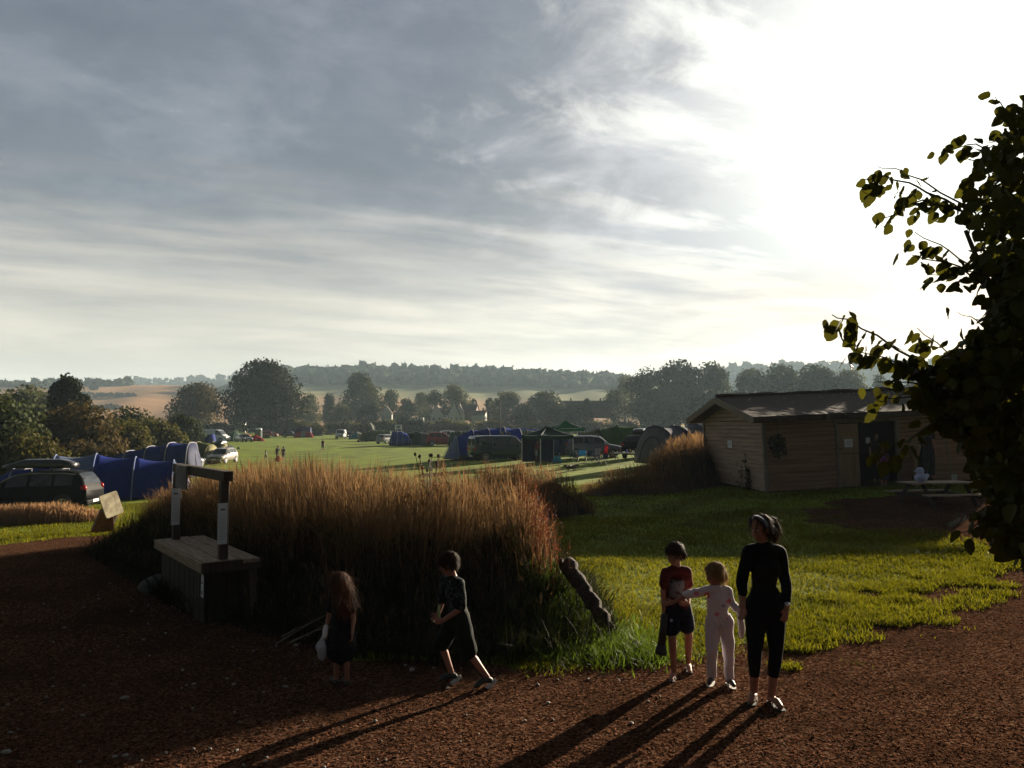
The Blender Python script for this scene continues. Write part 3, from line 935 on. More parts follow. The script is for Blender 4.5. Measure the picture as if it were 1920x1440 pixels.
    if strip:
        for s in (-1, 1):
            obj('chrome_trim', MB().tube([side(x, .98, s, .02) for x in np.linspace(.10, .66, 14)] + [side(x, .5, s, .02) for x in (.75, .80)], .016, 6), CHROME, t, True)
    if roofbox:
        l, w_, h_, mt, dx = roofbox
        box = MB(); P = []
        for k in range(11):
            q = k / 10; f = min(1, .55 + 3 * q, .35 + 2.2 * (1 - q))
            x = (q - .5) * l + dx
            ww = w_ / 2 * (.8 + .2 * f)
            P.append([Vector((x, y * ww, Ht + .12 + z * h_ * f)) for y, z in ((-1, .1), (-1.02, .45), (-.85, .9), (-.4, 1), (.4, 1), (.85, .9), (1.02, .45), (1, .1), (.8, 0), (-.8, 0))])
        nn = len(P[0]); vs = [q for r_ in P for q in r_]
        box.add(vs, [(i * nn + k, i * nn + (k + 1) % nn, (i + 1) * nn + (k + 1) % nn, (i + 1) * nn + k) for i in range(10) for k in range(nn)] + [tuple(range(nn)), tuple(10 * nn + k for k in range(nn))])
        b = obj('roof_box', box, mt, t, True)
        br = MB()
        for x in (-.28 * l + dx, .28 * l + dx):
            br.bar((x, -W * .40, Ht + .08), (x, W * .40, Ht + .08), .05, .06)
            for s in (-1, 1): br.bar((x, s * W * .38, Ht - .06), (x, s * W * .38, Ht + .1), .05)
        obj('roof_bars', br, TRIM, t)
    return t

# ------------------------------------------------------------------ tents
def tunnel(label, loc, rz, L, W, Ht, mat, hoops=4, prof=None, sag=.06, ex=2.2, end=None, pole=None, name='tent', group='tents pitched on the campsite', skirt=None, lean=.35, wins=0, door_end=1, cap_mat=None, winmat=None, stripe=None):
    """tunnel tent along local x; prof = list of (height, width) factors at each hoop"""
    t = thing(name, label, 'tent', loc, rz, group)
    prof = prof or [(1, 1)] * hoops
    hoops = len(prof)
    seg = 7; N = (hoops - 1) * seg
    na = 19
    def hoop(xf, fh, fw):
        out = []
        for k in range(na):
            a = math.pi * k / (na - 1)
            c, s_ = math.cos(a), math.sin(a)
            out.append(Vector(((xf - .5) * L, W / 2 * fw * math.copysign(abs(c) ** (2 / ex), c), Ht * fh * s_ ** (2 / ex) + .015)))
        return out
    rings = []
    for i in range(N + 1):
        q = i / seg; k = min(int(q), hoops - 2); u_ = q - k
        fh = prof[k][0] + (prof[k + 1][0] - prof[k][0]) * u_; fw = prof[k][1] + (prof[k + 1][1] - prof[k][1]) * u_
        dp = sag * math.sin(math.pi * u_) ** .8 if 0 < u_ < 1 else 0
        rings.append(hoop(i / N, fh * (1 - dp), fw * (1 - dp * .7)))
    # a separate panel of fabric between each pair of hoops
    mats = mat if isinstance(mat, (list, tuple)) else [mat] * (hoops - 1)
    for k in range(hoops - 1):
        P = rings[k * seg:(k + 1) * seg + 1]
        obj('flysheet', MB().slab(P, .012), mats[k % len(mats)], t, True)
    for k in range(hoops):
        obj('pole_sleeve', MB().tube([p * 1.0 + Vector((0, p.y * .012, .012)) for p in rings[k * seg]], .035, 6), pole or mats[min(k, hoops - 2) % len(mats)], t, True)
    # ends
    for e, rg in ((-1, rings[0]), (1, rings[-1])):
        bx = e * lean * Ht
        P = []
        for f in np.linspace(0, 1, 6):
            P.append([Vector((p.x + bx * (1 - (p.z / max(.01, max(q.z for q in rg)))) * f * (1.0) + e * .10 * math.sin(f * math.pi / 2) * 0, p.y * (1 - f * .0), p.z)) if False else Vector((p.x + e * .02 + bx * (1 - p.z / (max(q.z for q in rg) + 1e-6)) * (.3 + .7 * f) * 1.0 * (f > 0), p.y * (1 - f), p.z * (1 - f) + f * .0 + (p.z * 0))) for p in rg])
        # flat fan from the arch down to the middle of the groundsheet line
        cx = Vector((rg[0].x + bx, 0, .0))
        top_ = max(rg, key=lambda q: q.z)
        P = []
        for p in rg:
            row = []
            for f in np.linspace(0, 1, 5):
                g = Vector((rg[0].x + bx * (1 - (p.y / (W / 2)) ** 2 * .5), p.y * .92, .015))
                row.append(p.lerp(g, f) + Vector((e * .05 * math.sin(math.pi * f), 0, 0)))
            P.append(row)
        m_ = (end if e == door_end and end else (cap_mat or mats[0 if e < 0 else -1]))
        obj('door_panel' if e == door_end else 'end_panel', MB().slab(P, .012), m_, t, True)
        if e == door_end:
            # zipped door outline
            zz = []
            for a in np.linspace(0, math.pi, 13):
                y = W * .25 * math.cos(a); z = .05 + Ht * .70 * math.sin(a) ** .7 * max(q[0] for q in (prof[-1:] if e > 0 else prof[:1]))
                f = 1 - z / (top_.z + .01)
                zz.append(Vector((rg[0].x + bx * f * .95 + e * .07, y, z)))
            obj('door_zip', MB().tube(zz, .022, 5), pole or TRIM, t)
    if skirt:
        for s in (0, -1):
            obj('skirt', MB().slab([[r_[s] + Vector((0, (.02 if s == 0 else -.02), .0)), r_[s].lerp(r_[1 if s == 0 else -2], .9) + Vector((0, (.03 if s == 0 else -.03), 0))] for r_ in rings], .012), skirt, t)
    for k in range(wins):
        i = int((k + .5) / wins * N)
        for s in (4, na - 5):
            a = rings[max(0, i - 2)][s]; b = rings[min(N, i + 2)][s]
            d = 2 if s < na / 2 else -2
            a2 = rings[max(0, i - 2)][s + d]; b2 = rings[min(N, i + 2)][s + d]
            off = Vector((0, .05 if s < na / 2 else -.05, .03))
            obj('window', MB().slab([[a + off, a2 + off], [b + off, b2 + off]], .01), winmat or GLASS, t)
    # guy lines
    gl = MB()
    for k in range(hoops):
        for s in (5, na - 6):
            p = rings[k * seg][s]; sg = 1 if s < na / 2 else -1
            gl.tube([p, Vector((p.x, p.y + sg * .9, .02))], .006, 4)
    obj('guy_lines', gl, WHITE_CL, t)
    return t

def gazebo(label, loc, rz, w_, d_, eave, peak, mat, wall=None, walls=(), leg=None):
    t = thing('gazebo', label, 'gazebo', loc, rz, 'tents pitched on the campsite')
    a = (w_ / 2, d_ / 2)
    mb = MB(); n = 8
    P = []
    for k in range(4):
        c = [(-1, -1), (1, -1), (1, 1), (-1, 1)]
        A = Vector((c[k][0] * a[0], c[k][1] * a[1], eave)); B = Vector((c[(k + 1) % 4][0] * a[0], c[(k + 1) % 4][1] * a[1], eave)); T = Vector((0, 0, peak))
        g = []
        for i in range(n + 1):
            f = i / n
            row = []
            for j in range(n + 1):
                p = A.lerp(B, j / n).lerp(T, f)
                p.z -= .10 * math.sin(math.pi * f) + .07 * math.sin(math.pi * j / n) * (1 - f)
                row.append(p)
            g.append(row)
        mb.slab(g[:-1] + [[p + (T - p) * .97 for p in g[-1]]], .01)
        vg = [[p + Vector((0, 0, -.24)), p] for p in g[0]]
        obj('valance', MB().slab(vg, .01), mat, t)
        lp = Vector((c[k][0] * (a[0] - .03), c[k][1] * (a[1] - .03), 0))
        obj('leg', MB().bar(lp, lp + Vector((0, 0, eave)), .05), leg or WHITE, t)
        if k in walls:
            obj('side_wall', MB().slab([[A.lerp(B, j / 6) * 1.0 + Vector((0, .04 * math.sin(j * 2.2), .03 - eave)), A.lerp(B, j / 6)] for j in range(7)], .01), wall or mat, t)
    obj('canopy', mb, mat, t)
    fr = MB()
    for k in range(4):
        c = [(-1, -1), (1, -1), (1, 1), (-1, 1)]
        fr.bar((c[k][0] * a[0] * .98, c[k][1] * a[1] * .98, eave - .03), (c[(k + 1) % 4][0] * a[0] * .98, c[(k + 1) % 4][1] * a[1] * .98, eave - .03), .03)
        fr.bar((c[k][0] * a[0] * .98, c[k][1] * a[1] * .98, eave - .03), (0, 0, peak - .1), .03)
    obj('frame', fr, leg or WHITE, t)
    return t

def camp_chair(label, loc, rz, mat, back=.95):
    t = thing('camp_chair', label, 'chair', loc, rz, 'folding camp chairs by the grey car')
    obj('seat', MB().slab([[Vector((x, y, .42 + .05 * abs(y) - .03 * (x > 0))) for y in (-.26, -.1, .1, .26)] for x in (-.24, 0, .26)], .012), mat, t)
    obj('backrest', MB().slab([[Vector((-.24 - .16 * (z - .45), y, z)) for y in (-.27, -.1, .1, .27)] for z in (.45, .7, back)], .012), mat, t)
    for s in (-1, 1):
        obj('leg', MB().tube([(-.26, s * .27, 0), (.26, s * .27, .60)], .014, 6), TRIM, t)
        obj('leg', MB().tube([(.28, s * .27, 0), (-.24, s * .27, .62), (-.24 - .16 * (back - .45), s * .27, back)], .014, 6), TRIM, t)
        obj('armrest', MB().box((.0, s * .28, .62), (.5, .06, .025)), TRIM, t)
    return t
# ------------------------------------------------------------------ the campsite, left side
BLUE = cloth('blue_tent_fabric', (.026, .055, .36), .45)
BLUE_PALE = cloth('pale_blue_tent_fabric', (.24, .30, .50), .35)
NAVY = cloth('navy_tent_fabric', (.02, .028, .085), .2)
ROYAL = cloth('royal_blue_fabric', (.03, .085, .58), .55)
OLIVE = cloth('olive_tent_fabric', (.15, .18, .035), .5)
CREAM = cloth('cream_tent_fabric', (.50, .46, .26), .45)
SAGE = cloth('sage_tent_fabric', (.22, .29, .14), .55)
DKGREEN = cloth('dark_green_tent_fabric', (.018, .085, .05), .45)
MIDGREEN = cloth('leaf_green_tent_fabric', (.10, .24, .04), .6)
BRGREEN = cloth('bright_green_gazebo_fabric', (.008, .24, .07), .55)
GREYCL = cloth('grey_tent_fabric', (.22, .23, .25), .3)
SLATE = cloth('slate_tent_fabric', (.085, .095, .15), .35)
REDCL = cloth('red_tent_fabric', (.48, .02, .012), .4)
ORANGE = cloth('orange_tent_fabric', (.55, .22, .04), .5)
TURQ = cloth('turquoise_fabric', (.10, .32, .48), .4)
BLACKCL = cloth('black_fabric', (.012, .012, .014), .05)
MESHWIN = M('tinted_tent_window', (.30, .33, .38), (.2, .22, .26), 2, .3, spec=.5)

def loc(px, Y, dz=0.0): return base(px, Y, dz)
def mpx(n, Y): return n / FPX * Y

black = M('black_car_paint', (.005, .005, .006), (.002, .002, .0025), 1.2, .5, spec=.04)
car('black people carrier with a long dark roof box, parked on the left verge', base(72, 32.5), R(184), 'mpv', 4.7, 1.85, 1.62, black, rails=False, strip=True,
    roofbox=(2.7, .75, .36, paint('dark_roof_box', (.02, .018, .02)), -.2))
# the pale cap on the roof load
tunnel('long blue tunnel tent with pale arched panels behind the black car', base(146, 37), R(20), 8.4, 3.3, 2.2, [BLUE, BLUE, BLUE_PALE, BLUE, BLUE], prof=[(.35, .62), (.70, .85), (.98, 1), (1.0, 1), (.92, .98), (.84, .92)], sag=.07, ex=1.7,
       end=BLUE_PALE, pole=BLUE_PALE, lean=.55, skirt=NAVY, wins=0)
tunnel('small dark olive and cream tunnel tent behind the long blue tent', base(226, 46), R(-14), 4.6, 2.4, 1.55, [DKGREEN, OLIVE, OLIVE], prof=[(.8, .9), (.92, 1), (1, 1), (.95, 1)], sag=.22, end=CREAM, pole=CREAM, lean=.5)
tunnel('large boxy blue frame tent with white roof edges', base(286, 57), R(9), 5.6, 3.9, 2.6, [BLUE, BLUE, BLUE, BLUE], prof=[(.62, .9), (.78, .95), (.90, 1), (1, 1), (1.0, 1)], ex=3.6, sag=.04, end=NAVY, pole=cloth('grey_piping', (.30, .31, .36), .2), lean=.30, skirt=NAVY, wins=2, winmat=cloth('mid_blue_panel', (.05, .075, .30), .3))
car('silver estate car with its white tail towards us behind the blue frame tent', base(330, 66), R(78), 'hatch', 4.2, 1.75, 1.6, paint('silver_white_paint', (.5, .51, .52)))
car('dark red-lit estate car with a roof box beside the silver estate', base(347, 70), R(80), 'hatch', 4.4, 1.78, 1.55, paint('dark_maroon_paint', (.03, .012, .014)), roofbox=(1.9, .8, .36, paint('grey_box_paint', (.05, .05, .055)), -.2))
tunnel('olive green dome tent with a pale front beside the white van', base(374, 79), R(-12), 2.9, 2.9, 2.05, [OLIVE, OLIVE], prof=[(.72, .85), (1, 1), (.86, .92)], sag=.0, end=CREAM, pole=CREAM, lean=.35)
tunnel('grey and cream tent between the olive dome tent and the white van', base(402, 84), R(-8), 2.6, 2.4, 1.9, [GREYCL, GREYCL], prof=[(.7, .9), (1, 1), (.9, .9)], sag=.02, end=CREAM, pole=CREAM, lean=.3)
car('long white panel van with an arched blue awning in front of it', base(403, 136), R(-8), 'van', 5.3, 1.95, 2.15, WHITE, cat='van', name='van')
tunnel('low blue awning arched against the side of the white panel van', base(388, 130), R(-8), 2.4, 1.7, 1.45, [BLUE], prof=[(.9, .9), (1, 1)], sag=.02, pole=BLUE, lean=.3)
car('black car with a roof box on top, seen from the front', base(416, 84), R(-94), 'hatch', 4.2, 1.78, 1.5, black, roofbox=(1.8, .85, .5, paint('matt_black_box', (.015, .015, .016)), .1))
car('pale beige car seen from the front, half hidden by the tall grass', base(419, 78), R(-93), 'hatch', 4.0, 1.72, 1.48, paint('beige_car_paint', (.30, .27, .235)))
car('dark grey saloon car beside the red pop-up tent', base(459, 138), R(-52), 'saloon', 4.4, 1.75, 1.42, paint('dark_grey_paint', (.06, .065, .08)))
tunnel('dark green beach shelter left of the dark grey saloon', base(434, 145), R(-30), 2.2, 2.6, 1.9, [DKGREEN, DKGREEN], prof=[(.45, .8), (.9, 1), (1, 1)], sag=.0, pole=cloth('pale_green_edge', (.3, .42, .36), .2), lean=.2)
tunnel('bright red pop-up tent beside the dark grey saloon', base(481, 146), R(20), 1.9, 1.5, 1.15, [REDCL, REDCL], prof=[(.75, .9), (1, 1), (.6, .85)], sag=.0, pole=REDCL, lean=.6)
tunnel('small orange tent behind the dark grey saloon', base(462, 162), R(0), 1.9, 1.8, 1.3, [ORANGE, ORANGE], prof=[(.7, .9), (1, 1), (.7, .9)], sag=.0, pole=ORANGE, lean=.4)
t = thing('portable_toilet', 'dark green portable cabin with a pale domed roof by the fence', 'cabin', base(486, 172))
obj('cabin', MB().box((0, 0, 1.0), (1.25, 1.25, 2.0)), paint('cabin_green', (.03, .06, .055)), t, bevel=.04)
obj('roof', MB().ell((0, 0, 2.0), (.72, .72, .32), nu=16, nv=8), WHITE, t, True)
obj('door', MB().box((0, -.64, .98), (.8, .04, 1.75)), paint('cabin_door', (.05, .09, .08)), t)
car('red car parked along the far fence', base(506, 195), R(3), 'hatch', 4.1, 1.75, 1.45, paint('red_car_paint', (.34, .012, .012)))
car('second, darker red car parked along the far fence', base(527, 198), R(182), 'saloon', 4.2, 1.75, 1.4, paint('dark_red_paint', (.17, .012, .014)))
car('dark blue car parked between the red cars and the far blue and red tent', base(545, 192), R(6), 'hatch', 4.0, 1.75, 1.5, paint('dark_blue_paint', (.02, .026, .05)))
tunnel('tall blue tent with a red front porch at the far side of the field', base(569, 188), R(8), 3.5, 2.6, 2.5, [NAVY, cloth('dusk_blue_fabric', (.045, .06, .16), .3)], prof=[(.9, 1), (1, 1), (.96, 1)], ex=3.2, sag=.0, pole=NAVY, lean=.15)
tunnel('red porch tent in front of the tall far blue tent', base(570, 183), R(8), 3.5, 1.4, 1.35, [REDCL, GREYCL, REDCL], prof=[(.8, .9), (1, 1), (1, 1), (.8, .9)], sag=.0, pole=REDCL, lean=.4)

# far middle
car('white camper van facing us on the open far field', base(640, 168), R(-84), 'van', 4.9, 1.9, 1.95, WHITE, cat='van', name='van')
car('dark car right behind the white camper van', base(656, 176), R(-70), 'hatch', 4.1, 1.75, 1.45, black)
tunnel('small turquoise and white dome tent right of the white camper van', base(670, 165), R(15), 2.4, 2.0, 1.55, [TURQ, WHITE_CL], prof=[(.6, .8), (1, 1), (.7, .9)], sag=.0, pole=WHITE_CL, lean=.4)
tunnel('long sage green tunnel tent under the white feather banner', base(706, 146), R(2), 5.2, 2.8, 1.95, [SAGE, SAGE, SAGE, SAGE], prof=[(.7, .85), (.98, 1), (1, 1), (1, 1), (.95, .98)], sag=.03, end=CREAM, pole=SAGE, lean=.4, door_end=-1)
t = thing('feather_banner', 'white curved feather banner flying above the sage green tent', 'banner', base(703, 150))
obj('pole', MB().tube([(0, 0, 0), (0, 0, 2.4), (-.25, 0, 3.0), (-.75, 0, 3.4)], .03, 6), POLE, t)
obj('flag', MB().slab([[Vector((-.06, 0, 2.0)), Vector((-.35, .05, 2.1))], [Vector((-.12, 0, 2.6)), Vector((-.55, .1, 2.65))], [Vector((-.38, 0, 3.05)), Vector((-.75, .05, 3.1))], [Vector((-.78, 0, 3.4)), Vector((-.9, .02, 3.35))]], .01), WHITE_CL, t)
car('silver car with its tailgate towards the small blue tent', base(727, 128), R(60), 'hatch', 4.1, 1.75, 1.5, paint('silver_paint', (.38, .39, .41)))
tunnel('small upright royal blue tent with a slanting white stripe', base(751, 118), R(6), 2.5, 2.3, 2.05, [ROYAL, ROYAL, ROYAL], prof=[(.95, .95), (1, 1), (.95, .95), (.7, .8)], ex=3.4, sag=.0, pole=cloth('pale_edge', (.5, .55, .62), .2), lean=.2)
t = thing('notice_board', 'white board with a small dark mark standing up behind the royal blue tent', 'board', base(747, 124))
obj('board', MB().box((0, 0, 2.75), (1.15, .05, .68), m=Matrix.Rotation(R(-12), 4, 'X')), WHITE, t)
obj('printed_mark', MB().box((.05, -.036, 2.68), (.34, .012, .26), m=Matrix.Rotation(R(-12), 4, 'X')), BLACKCL, t)
for s in (-1, 1): obj('post', MB().bar((s * .45, .06, 0), (s * .45, .1, 2.5), .05), POLE, t)
gazebo('dark green gazebo with closed sides between the royal blue tent and the red car', base(782, 120), 0, 2.5, 2.5, 1.75, 2.05, DKGREEN, walls=(0, 1, 3))
tunnel('grey awning tent joined to the left of the red car', base(803, 119), R(0), 1.8, 2.2, 1.85, [GREYCL], prof=[(1, 1), (.9, 1)], ex=3.2, sag=.02, pole=GREYCL, lean=.1)
car('bright red estate car with dark windows in the middle of the tents', base(829, 117), R(4), 'hatch', 4.5, 1.85, 2.0, paint('bright_red_paint', (.40, .015, .012)))
car('white car showing its roof behind the bright red estate car', base(846, 124), R(10), 'hatch', 4.2, 1.75, 2.1, WHITE)
tunnel('long dark green tent right of the bright red estate car', base(875, 116), R(2), 4.6, 2.6, 2.05, [DKGREEN, cloth('grey_green_fabric', (.05, .085, .06), .3), DKGREEN], prof=[(.98, .95), (1, 1), (1, 1), (.95, 1)], ex=2.6, sag=.02, pole=cloth('pale_stripe', (.4, .44, .42), .2), lean=.2, door_end=-1)

# right middle
TEAL = paint('dark_teal_van_paint', (.022, .048, .048))
tv = car('dark teal camper van with a ladder on its tail beside the blue tunnel tent', base(938, 63), R(22), 'van', 4.9, 1.95, 2.0, TEAL, cat='van', name='van', wins=[(.06, .28), (.31, .53), (.62, .80)])
rk = MB()
for y in (-.5, -.15): rk.bar((-2.42, y, .55), (-2.42, y, 1.75), .035)
for z in (.6, .8, 1.0, 1.2, 1.4, 1.6): rk.bar((-2.42, -.85, z), (-2.42, .1, z), .03)
obj('ladder_rack', rk, ALLOY, tv)
tunnel('large blue tunnel tent rising behind the dark teal camper van', base(914, 69), R(14), 5.6, 3.4, 2.65, [ROYAL, BLUE, ROYAL, ROYAL], prof=[(.72, .9), (.96, 1), (1, 1), (1.05, 1), (1.0, 1)], sag=.05, pole=cloth('white_piping', (.6, .6, .62)), end=BLUE_PALE, lean=.4, wins=2, skirt=NAVY, winmat=GREYCL, door_end=-1)
tunnel('sage green tunnel tent behind the blue tunnel tent, left of the dark gazebo', base(988, 84), R(6), 5.2, 2.8, 2.25, [SAGE, GREYCL], prof=[(.95, 1), (1, 1), (.9, 1)], sag=.03, pole=GREYCL, lean=.3)
tunnel('blue tent end showing above the sage green tunnel tent', base(1000, 92), R(6), 2.6, 2.4, 2.35, [ROYAL], prof=[(1, 1), (.95, 1)], sag=.02, pole=ROYAL, lean=.2)
gazebo('dark slate green gazebo with white front poles', base(1026, 56), R(28), 2.7, 2.7, 1.95, 2.6, DKGREEN, walls=(2,), wall=NAVY)
gazebo('bright green peaked gazebo behind the dark slate green gazebo', base(1060, 80), R(8), 3.2, 3.2, 2.3, 3.1, BRGREEN, walls=())
tunnel('navy tent standing in the shade between the two gazebos', base(1050, 70), R(0), 3.2, 2.4, 1.8, [NAVY, NAVY], prof=[(.9, 1), (1, 1), (.9, 1)], sag=.03, pole=NAVY, lean=.3)
tunnel('leaf green tunnel tent with three arches behind the grey sport utility car', base(1140, 72), R(5), 5.2, 3.1, 2.35, [OLIVE, MIDGREEN, MIDGREEN], prof=[(.72, .85), (.85, .95), (1.0, 1), (.95, 1)], sag=.05, pole=DKGREEN, lean=.5, end=SAGE, skirt=GREYCL)
SUV = paint('blue_grey_metallic', (.10, .105, .145))
car('blue-grey sport utility car with a chrome window line', base(1116, 60), R(-8), 'hatch', 4.4, 1.84, 1.66, SUV, rails=True, strip=True)
car('dark car with a black roof box, tail towards us, beside the slate tunnel tent', base(1203, 56), R(64), 'hatch', 4.3, 1.8, 1.6, black, roofbox=(2.0, .85, .36, paint('matt_black_box', (.015, .015, .016)), -.1))
tunnel('slate blue tunnel tent with a clear front window at the left of the shed', base(1283, 47), R(42), 5.6, 2.9, 2.1, [SLATE, SLATE, SLATE], prof=[(1.0, 1), (1, 1), (1.05, 1), (1.05, 1)], sag=.05, pole=NAVY, lean=.28, end=GREYCL, door_end=-1)
tunnel('royal blue porch tent against the slate tunnel tent, by the shed roof', base(1306, 42), R(80), 1.7, 2.0, 1.65, [ROYAL, ROYAL], prof=[(1, 1), (1, 1), (.85, .9)], sag=.02, pole=NAVY, lean=.2, end=BLUE_PALE, door_end=-1)

# camp furniture
STRIPE = M('striped_canvas', (.48, .40, .50), (.16, .13, .22), 3, .8, stretch=(1, 9, .3), detail=0)
ck = cloth('grey_green_canvas', (.13, .19, .17)); cb = cloth('dark_blue_canvas', (.05, .07, .12)); cr = cloth('red_canvas', (.45, .02, .02))
for px, py, rz, m_, lb in [(1076, 868, -70, ck, 'leftmost low camp chair of the group, grey-green seat'), (1092, 866, -95, TURQ, 'low camp chair with a teal seat, second from the left'),
                           (1105, 869, -120, cb, 'dark folding camp chair between the teal one and the striped one'), (1114, 872, -140, STRIPE, 'camp chair with a purple and white striped high back'),
                           (1129, 874, -150, cb, 'blue-grey camp chair nearest to us, right of the striped one'), (1130, 864, 200, cr, 'camp chair with a red back behind the blue-grey one')]:
    p = G(px, py)
    camp_chair(lb, p, R(rz), m_, back=1.05 if m_ in (STRIPE, cr) else .78)
t = thing('camp_table', 'low camp table crowded with breakfast things beside the dark car', 'table', G(1172, 866), R(8))
obj('tabletop', MB().box((0, 0, .58), (1.3, .65, .04)), WHITE, t, bevel=.01)
for sx_ in (-1, 1):
    for sy_ in (-1, 1): obj('leg', MB().bar((sx_ * .58, sy_ * .28, 0), (sx_ * .54, sy_ * .26, .57), .03), POLE, t)
tb = t.location
r_ = np.random.default_rng(5)
BOTTLE = [M('table_white', (.7, .7, .68)), M('table_red', (.5, .03, .03)), M('table_blue', (.05, .1, .4)), M('table_brown', (.2, .09, .04))]
kinds = ['cup', 'bottle', 'bowl', 'jug', 'carton', 'tin']
spots = ['left end', 'near edge', 'middle', 'far edge', 'right end', 'back corner']
cols = ['white', 'red', 'white', 'blue', 'brown', 'white']
for i in range(6):
    x = -.5 + i * .2; y = r_.uniform(-.2, .2); h = (.10, .26, .07, .2, .22, .13)[i]; rr = (.04, .035, .08, .06, .05, .045)[i]
    o = obj(kinds[i], MB().tube([(0, 0, 0), (0, 0, h * .55), (0, 0, h * .8), (0, 0, h)], [rr, rr, rr * (.5 if kinds[i] in ('bottle', 'jug') else 1.1), rr * (.4 if kinds[i] == 'bottle' else 1.1)], 10), BOTTLE[{'white': 0, 'red': 1, 'blue': 2, 'brown': 3}[cols[i]]], None, True)
    o.location = (tb.x + x, tb.y + y, tb.z + .601)
    tag(o, f'small {cols[i]} {kinds[i]} on the {spots[i]} of the low camp table', kinds[i])
t = thing('fire_pit', 'low black metal fire pit on the grass in front of the camp chairs', 'fire pit', G(1071, 884))
obj('bowl', MB().tube([(0, 0, .14), (0, 0, .2), (0, 0, .30)], [.15, .34, .42], 14), TRIM, t)
for a in range(4): obj('leg', MB().bar((.3 * math.cos(a * 1.57 + .5), .3 * math.sin(a * 1.57 + .5), 0), (.22 * math.cos(a * 1.57 + .5), .22 * math.sin(a * 1.57 + .5), .2), .03), TRIM, t)
lg = MB()
for a in range(5): lg.tube([(.45 * math.cos(a), .45 * math.sin(a), .3), (-.45 * math.cos(a + .3), -.45 * math.sin(a + .3), .34)], .035, 7)
obj('firewood', lg, BARK, t)
t = thing('toy', 'small bright turquoise ride-on toy lying on the grass', 'toy', G(1045, 868))
tm = M('turquoise_plastic', (.03, .33, .55), (.02, .28, .48), 4, .4)
obj('body', MB().ell((0, 0, .3), (.26, .15, .17), nu=12, nv=8), tm, t, True)
obj('handlebar', MB().tube([(.12, 0, .4), (.16, 0, .62), (.16, .2, .64)], .03, 6).tube([(.16, 0, .62), (.16, -.2, .64)], .03, 6), tm, t, True)
for s in (-1, 1): obj('wheel', MB().tube([(.18, s * .1, .13), (.18, s * .17, .13)], .13, 12).tube([(-.2, s * .1, .13), (-.2, s * .17, .13)], .13, 12), tm, t)
# little dark things lying about on the open field
for i, (px, py, s, lb) in enumerate([(672, 829, .5, 'small dark bag lying on the open field, left of two'), (687, 828, .55, 'small dark bag lying on the open field, right of two'), (369, 859, .45, 'dark bundle lying on the grass in front of the dark estate car'), (447, 842, .40, 'pale rucksack lying on the grass near the dark grey saloon')]):
    t = thing('bag', lb, 'bag', G(px, py), i)
    m_ = GREYCL if i == 3 else BLACKCL
    obj('body', MB().ell((0, 0, s * .3), (s * .6, s * .4, s * .34), nu=12, nv=8), m_, t, True)
    obj('strap', MB().tube([(-s * .4, 0, s * .4), (0, 0, s * .85), (s * .4, 0, s * .4)], .03, 6), m_, t, True)
t = thing('barbecue', 'black kettle barbecue on thin legs left of the royal blue tent', 'barbecue', G(711, 829))
obj('kettle', MB().ell((0, 0, .8), (.38, .38, .34), nu=14, nv=9), TRIM, t, True)
for a in range(3): obj('leg', MB().tube([(.4 * math.cos(a * 2.1), .4 * math.sin(a * 2.1), 0), (.2 * math.cos(a * 2.1), .2 * math.sin(a * 2.1), .6)], .025, 6), TRIM, t)
t = thing('pole', 'tall thin pole standing behind the blue tunnel tent', 'pole', base(938, 66))
obj('shaft', MB().tube([(0, 0, 0), (0, 0, 3.2), (0, 0, at(938, 752, 66).z - base(938, 66).z)], [.05, .045, .03], 8), M('dark_pole', (.05, .05, .055)), t, True)
obj('finial', MB().ell((0, 0, at(938, 752, 66).z - base(938, 66).z), .06, nu=8, nv=6), M('dark_pole', (.05, .05, .055)), t, True)

# ------------------------------------------------------------------ fence and village
FW = M('weathered_fence_wood', (.26, .22, .17), (.18, .15, .12), 5, .9, stretch=(1, 1, .2))
def fence(label, pts, h=1.1, rails=(.45, .95), step=2.6):
    t = thing('fence', label, 'fence', pts[0])
    o = Vector(pts[0])
    L = 0
    for a, b in zip(pts, pts[1:]):
        a, b = Vector(a) - o, Vector(b) - o
        n = max(1, int((b - a).length / step))
        for k in range(n + 1):
            p = a.lerp(b, k / n)
            obj('post', MB().box(p + Vector((0, 0, h / 2)), (.12, .12, h)), FW, t)
        for z in rails:
            obj('rail', MB().bar(a + Vector((0, -.075, z)), b + Vector((0, -.075, z)), .04, .11), FW, t)
    return t
fence('grey post and rail fence along the far left end of the meadow', [base(380, 222), base(560, 222)], 1.2, step=4)
fence('grey post and rail fence beside the white camper van', [base(606, 205), base(690, 205)], 1.2, step=3.4)
WALLW = M('white_render', (.62, .60, .56), (.52, .5, .47), 1.5, .9); ROOF = M('brown_roof_tile', (.10, .062, .048), (.065, .042, .035), 3, .9, bump=.6); BRICK = M('old_brick', (.16, .095, .07), (.12, .07, .055), 4, .9)
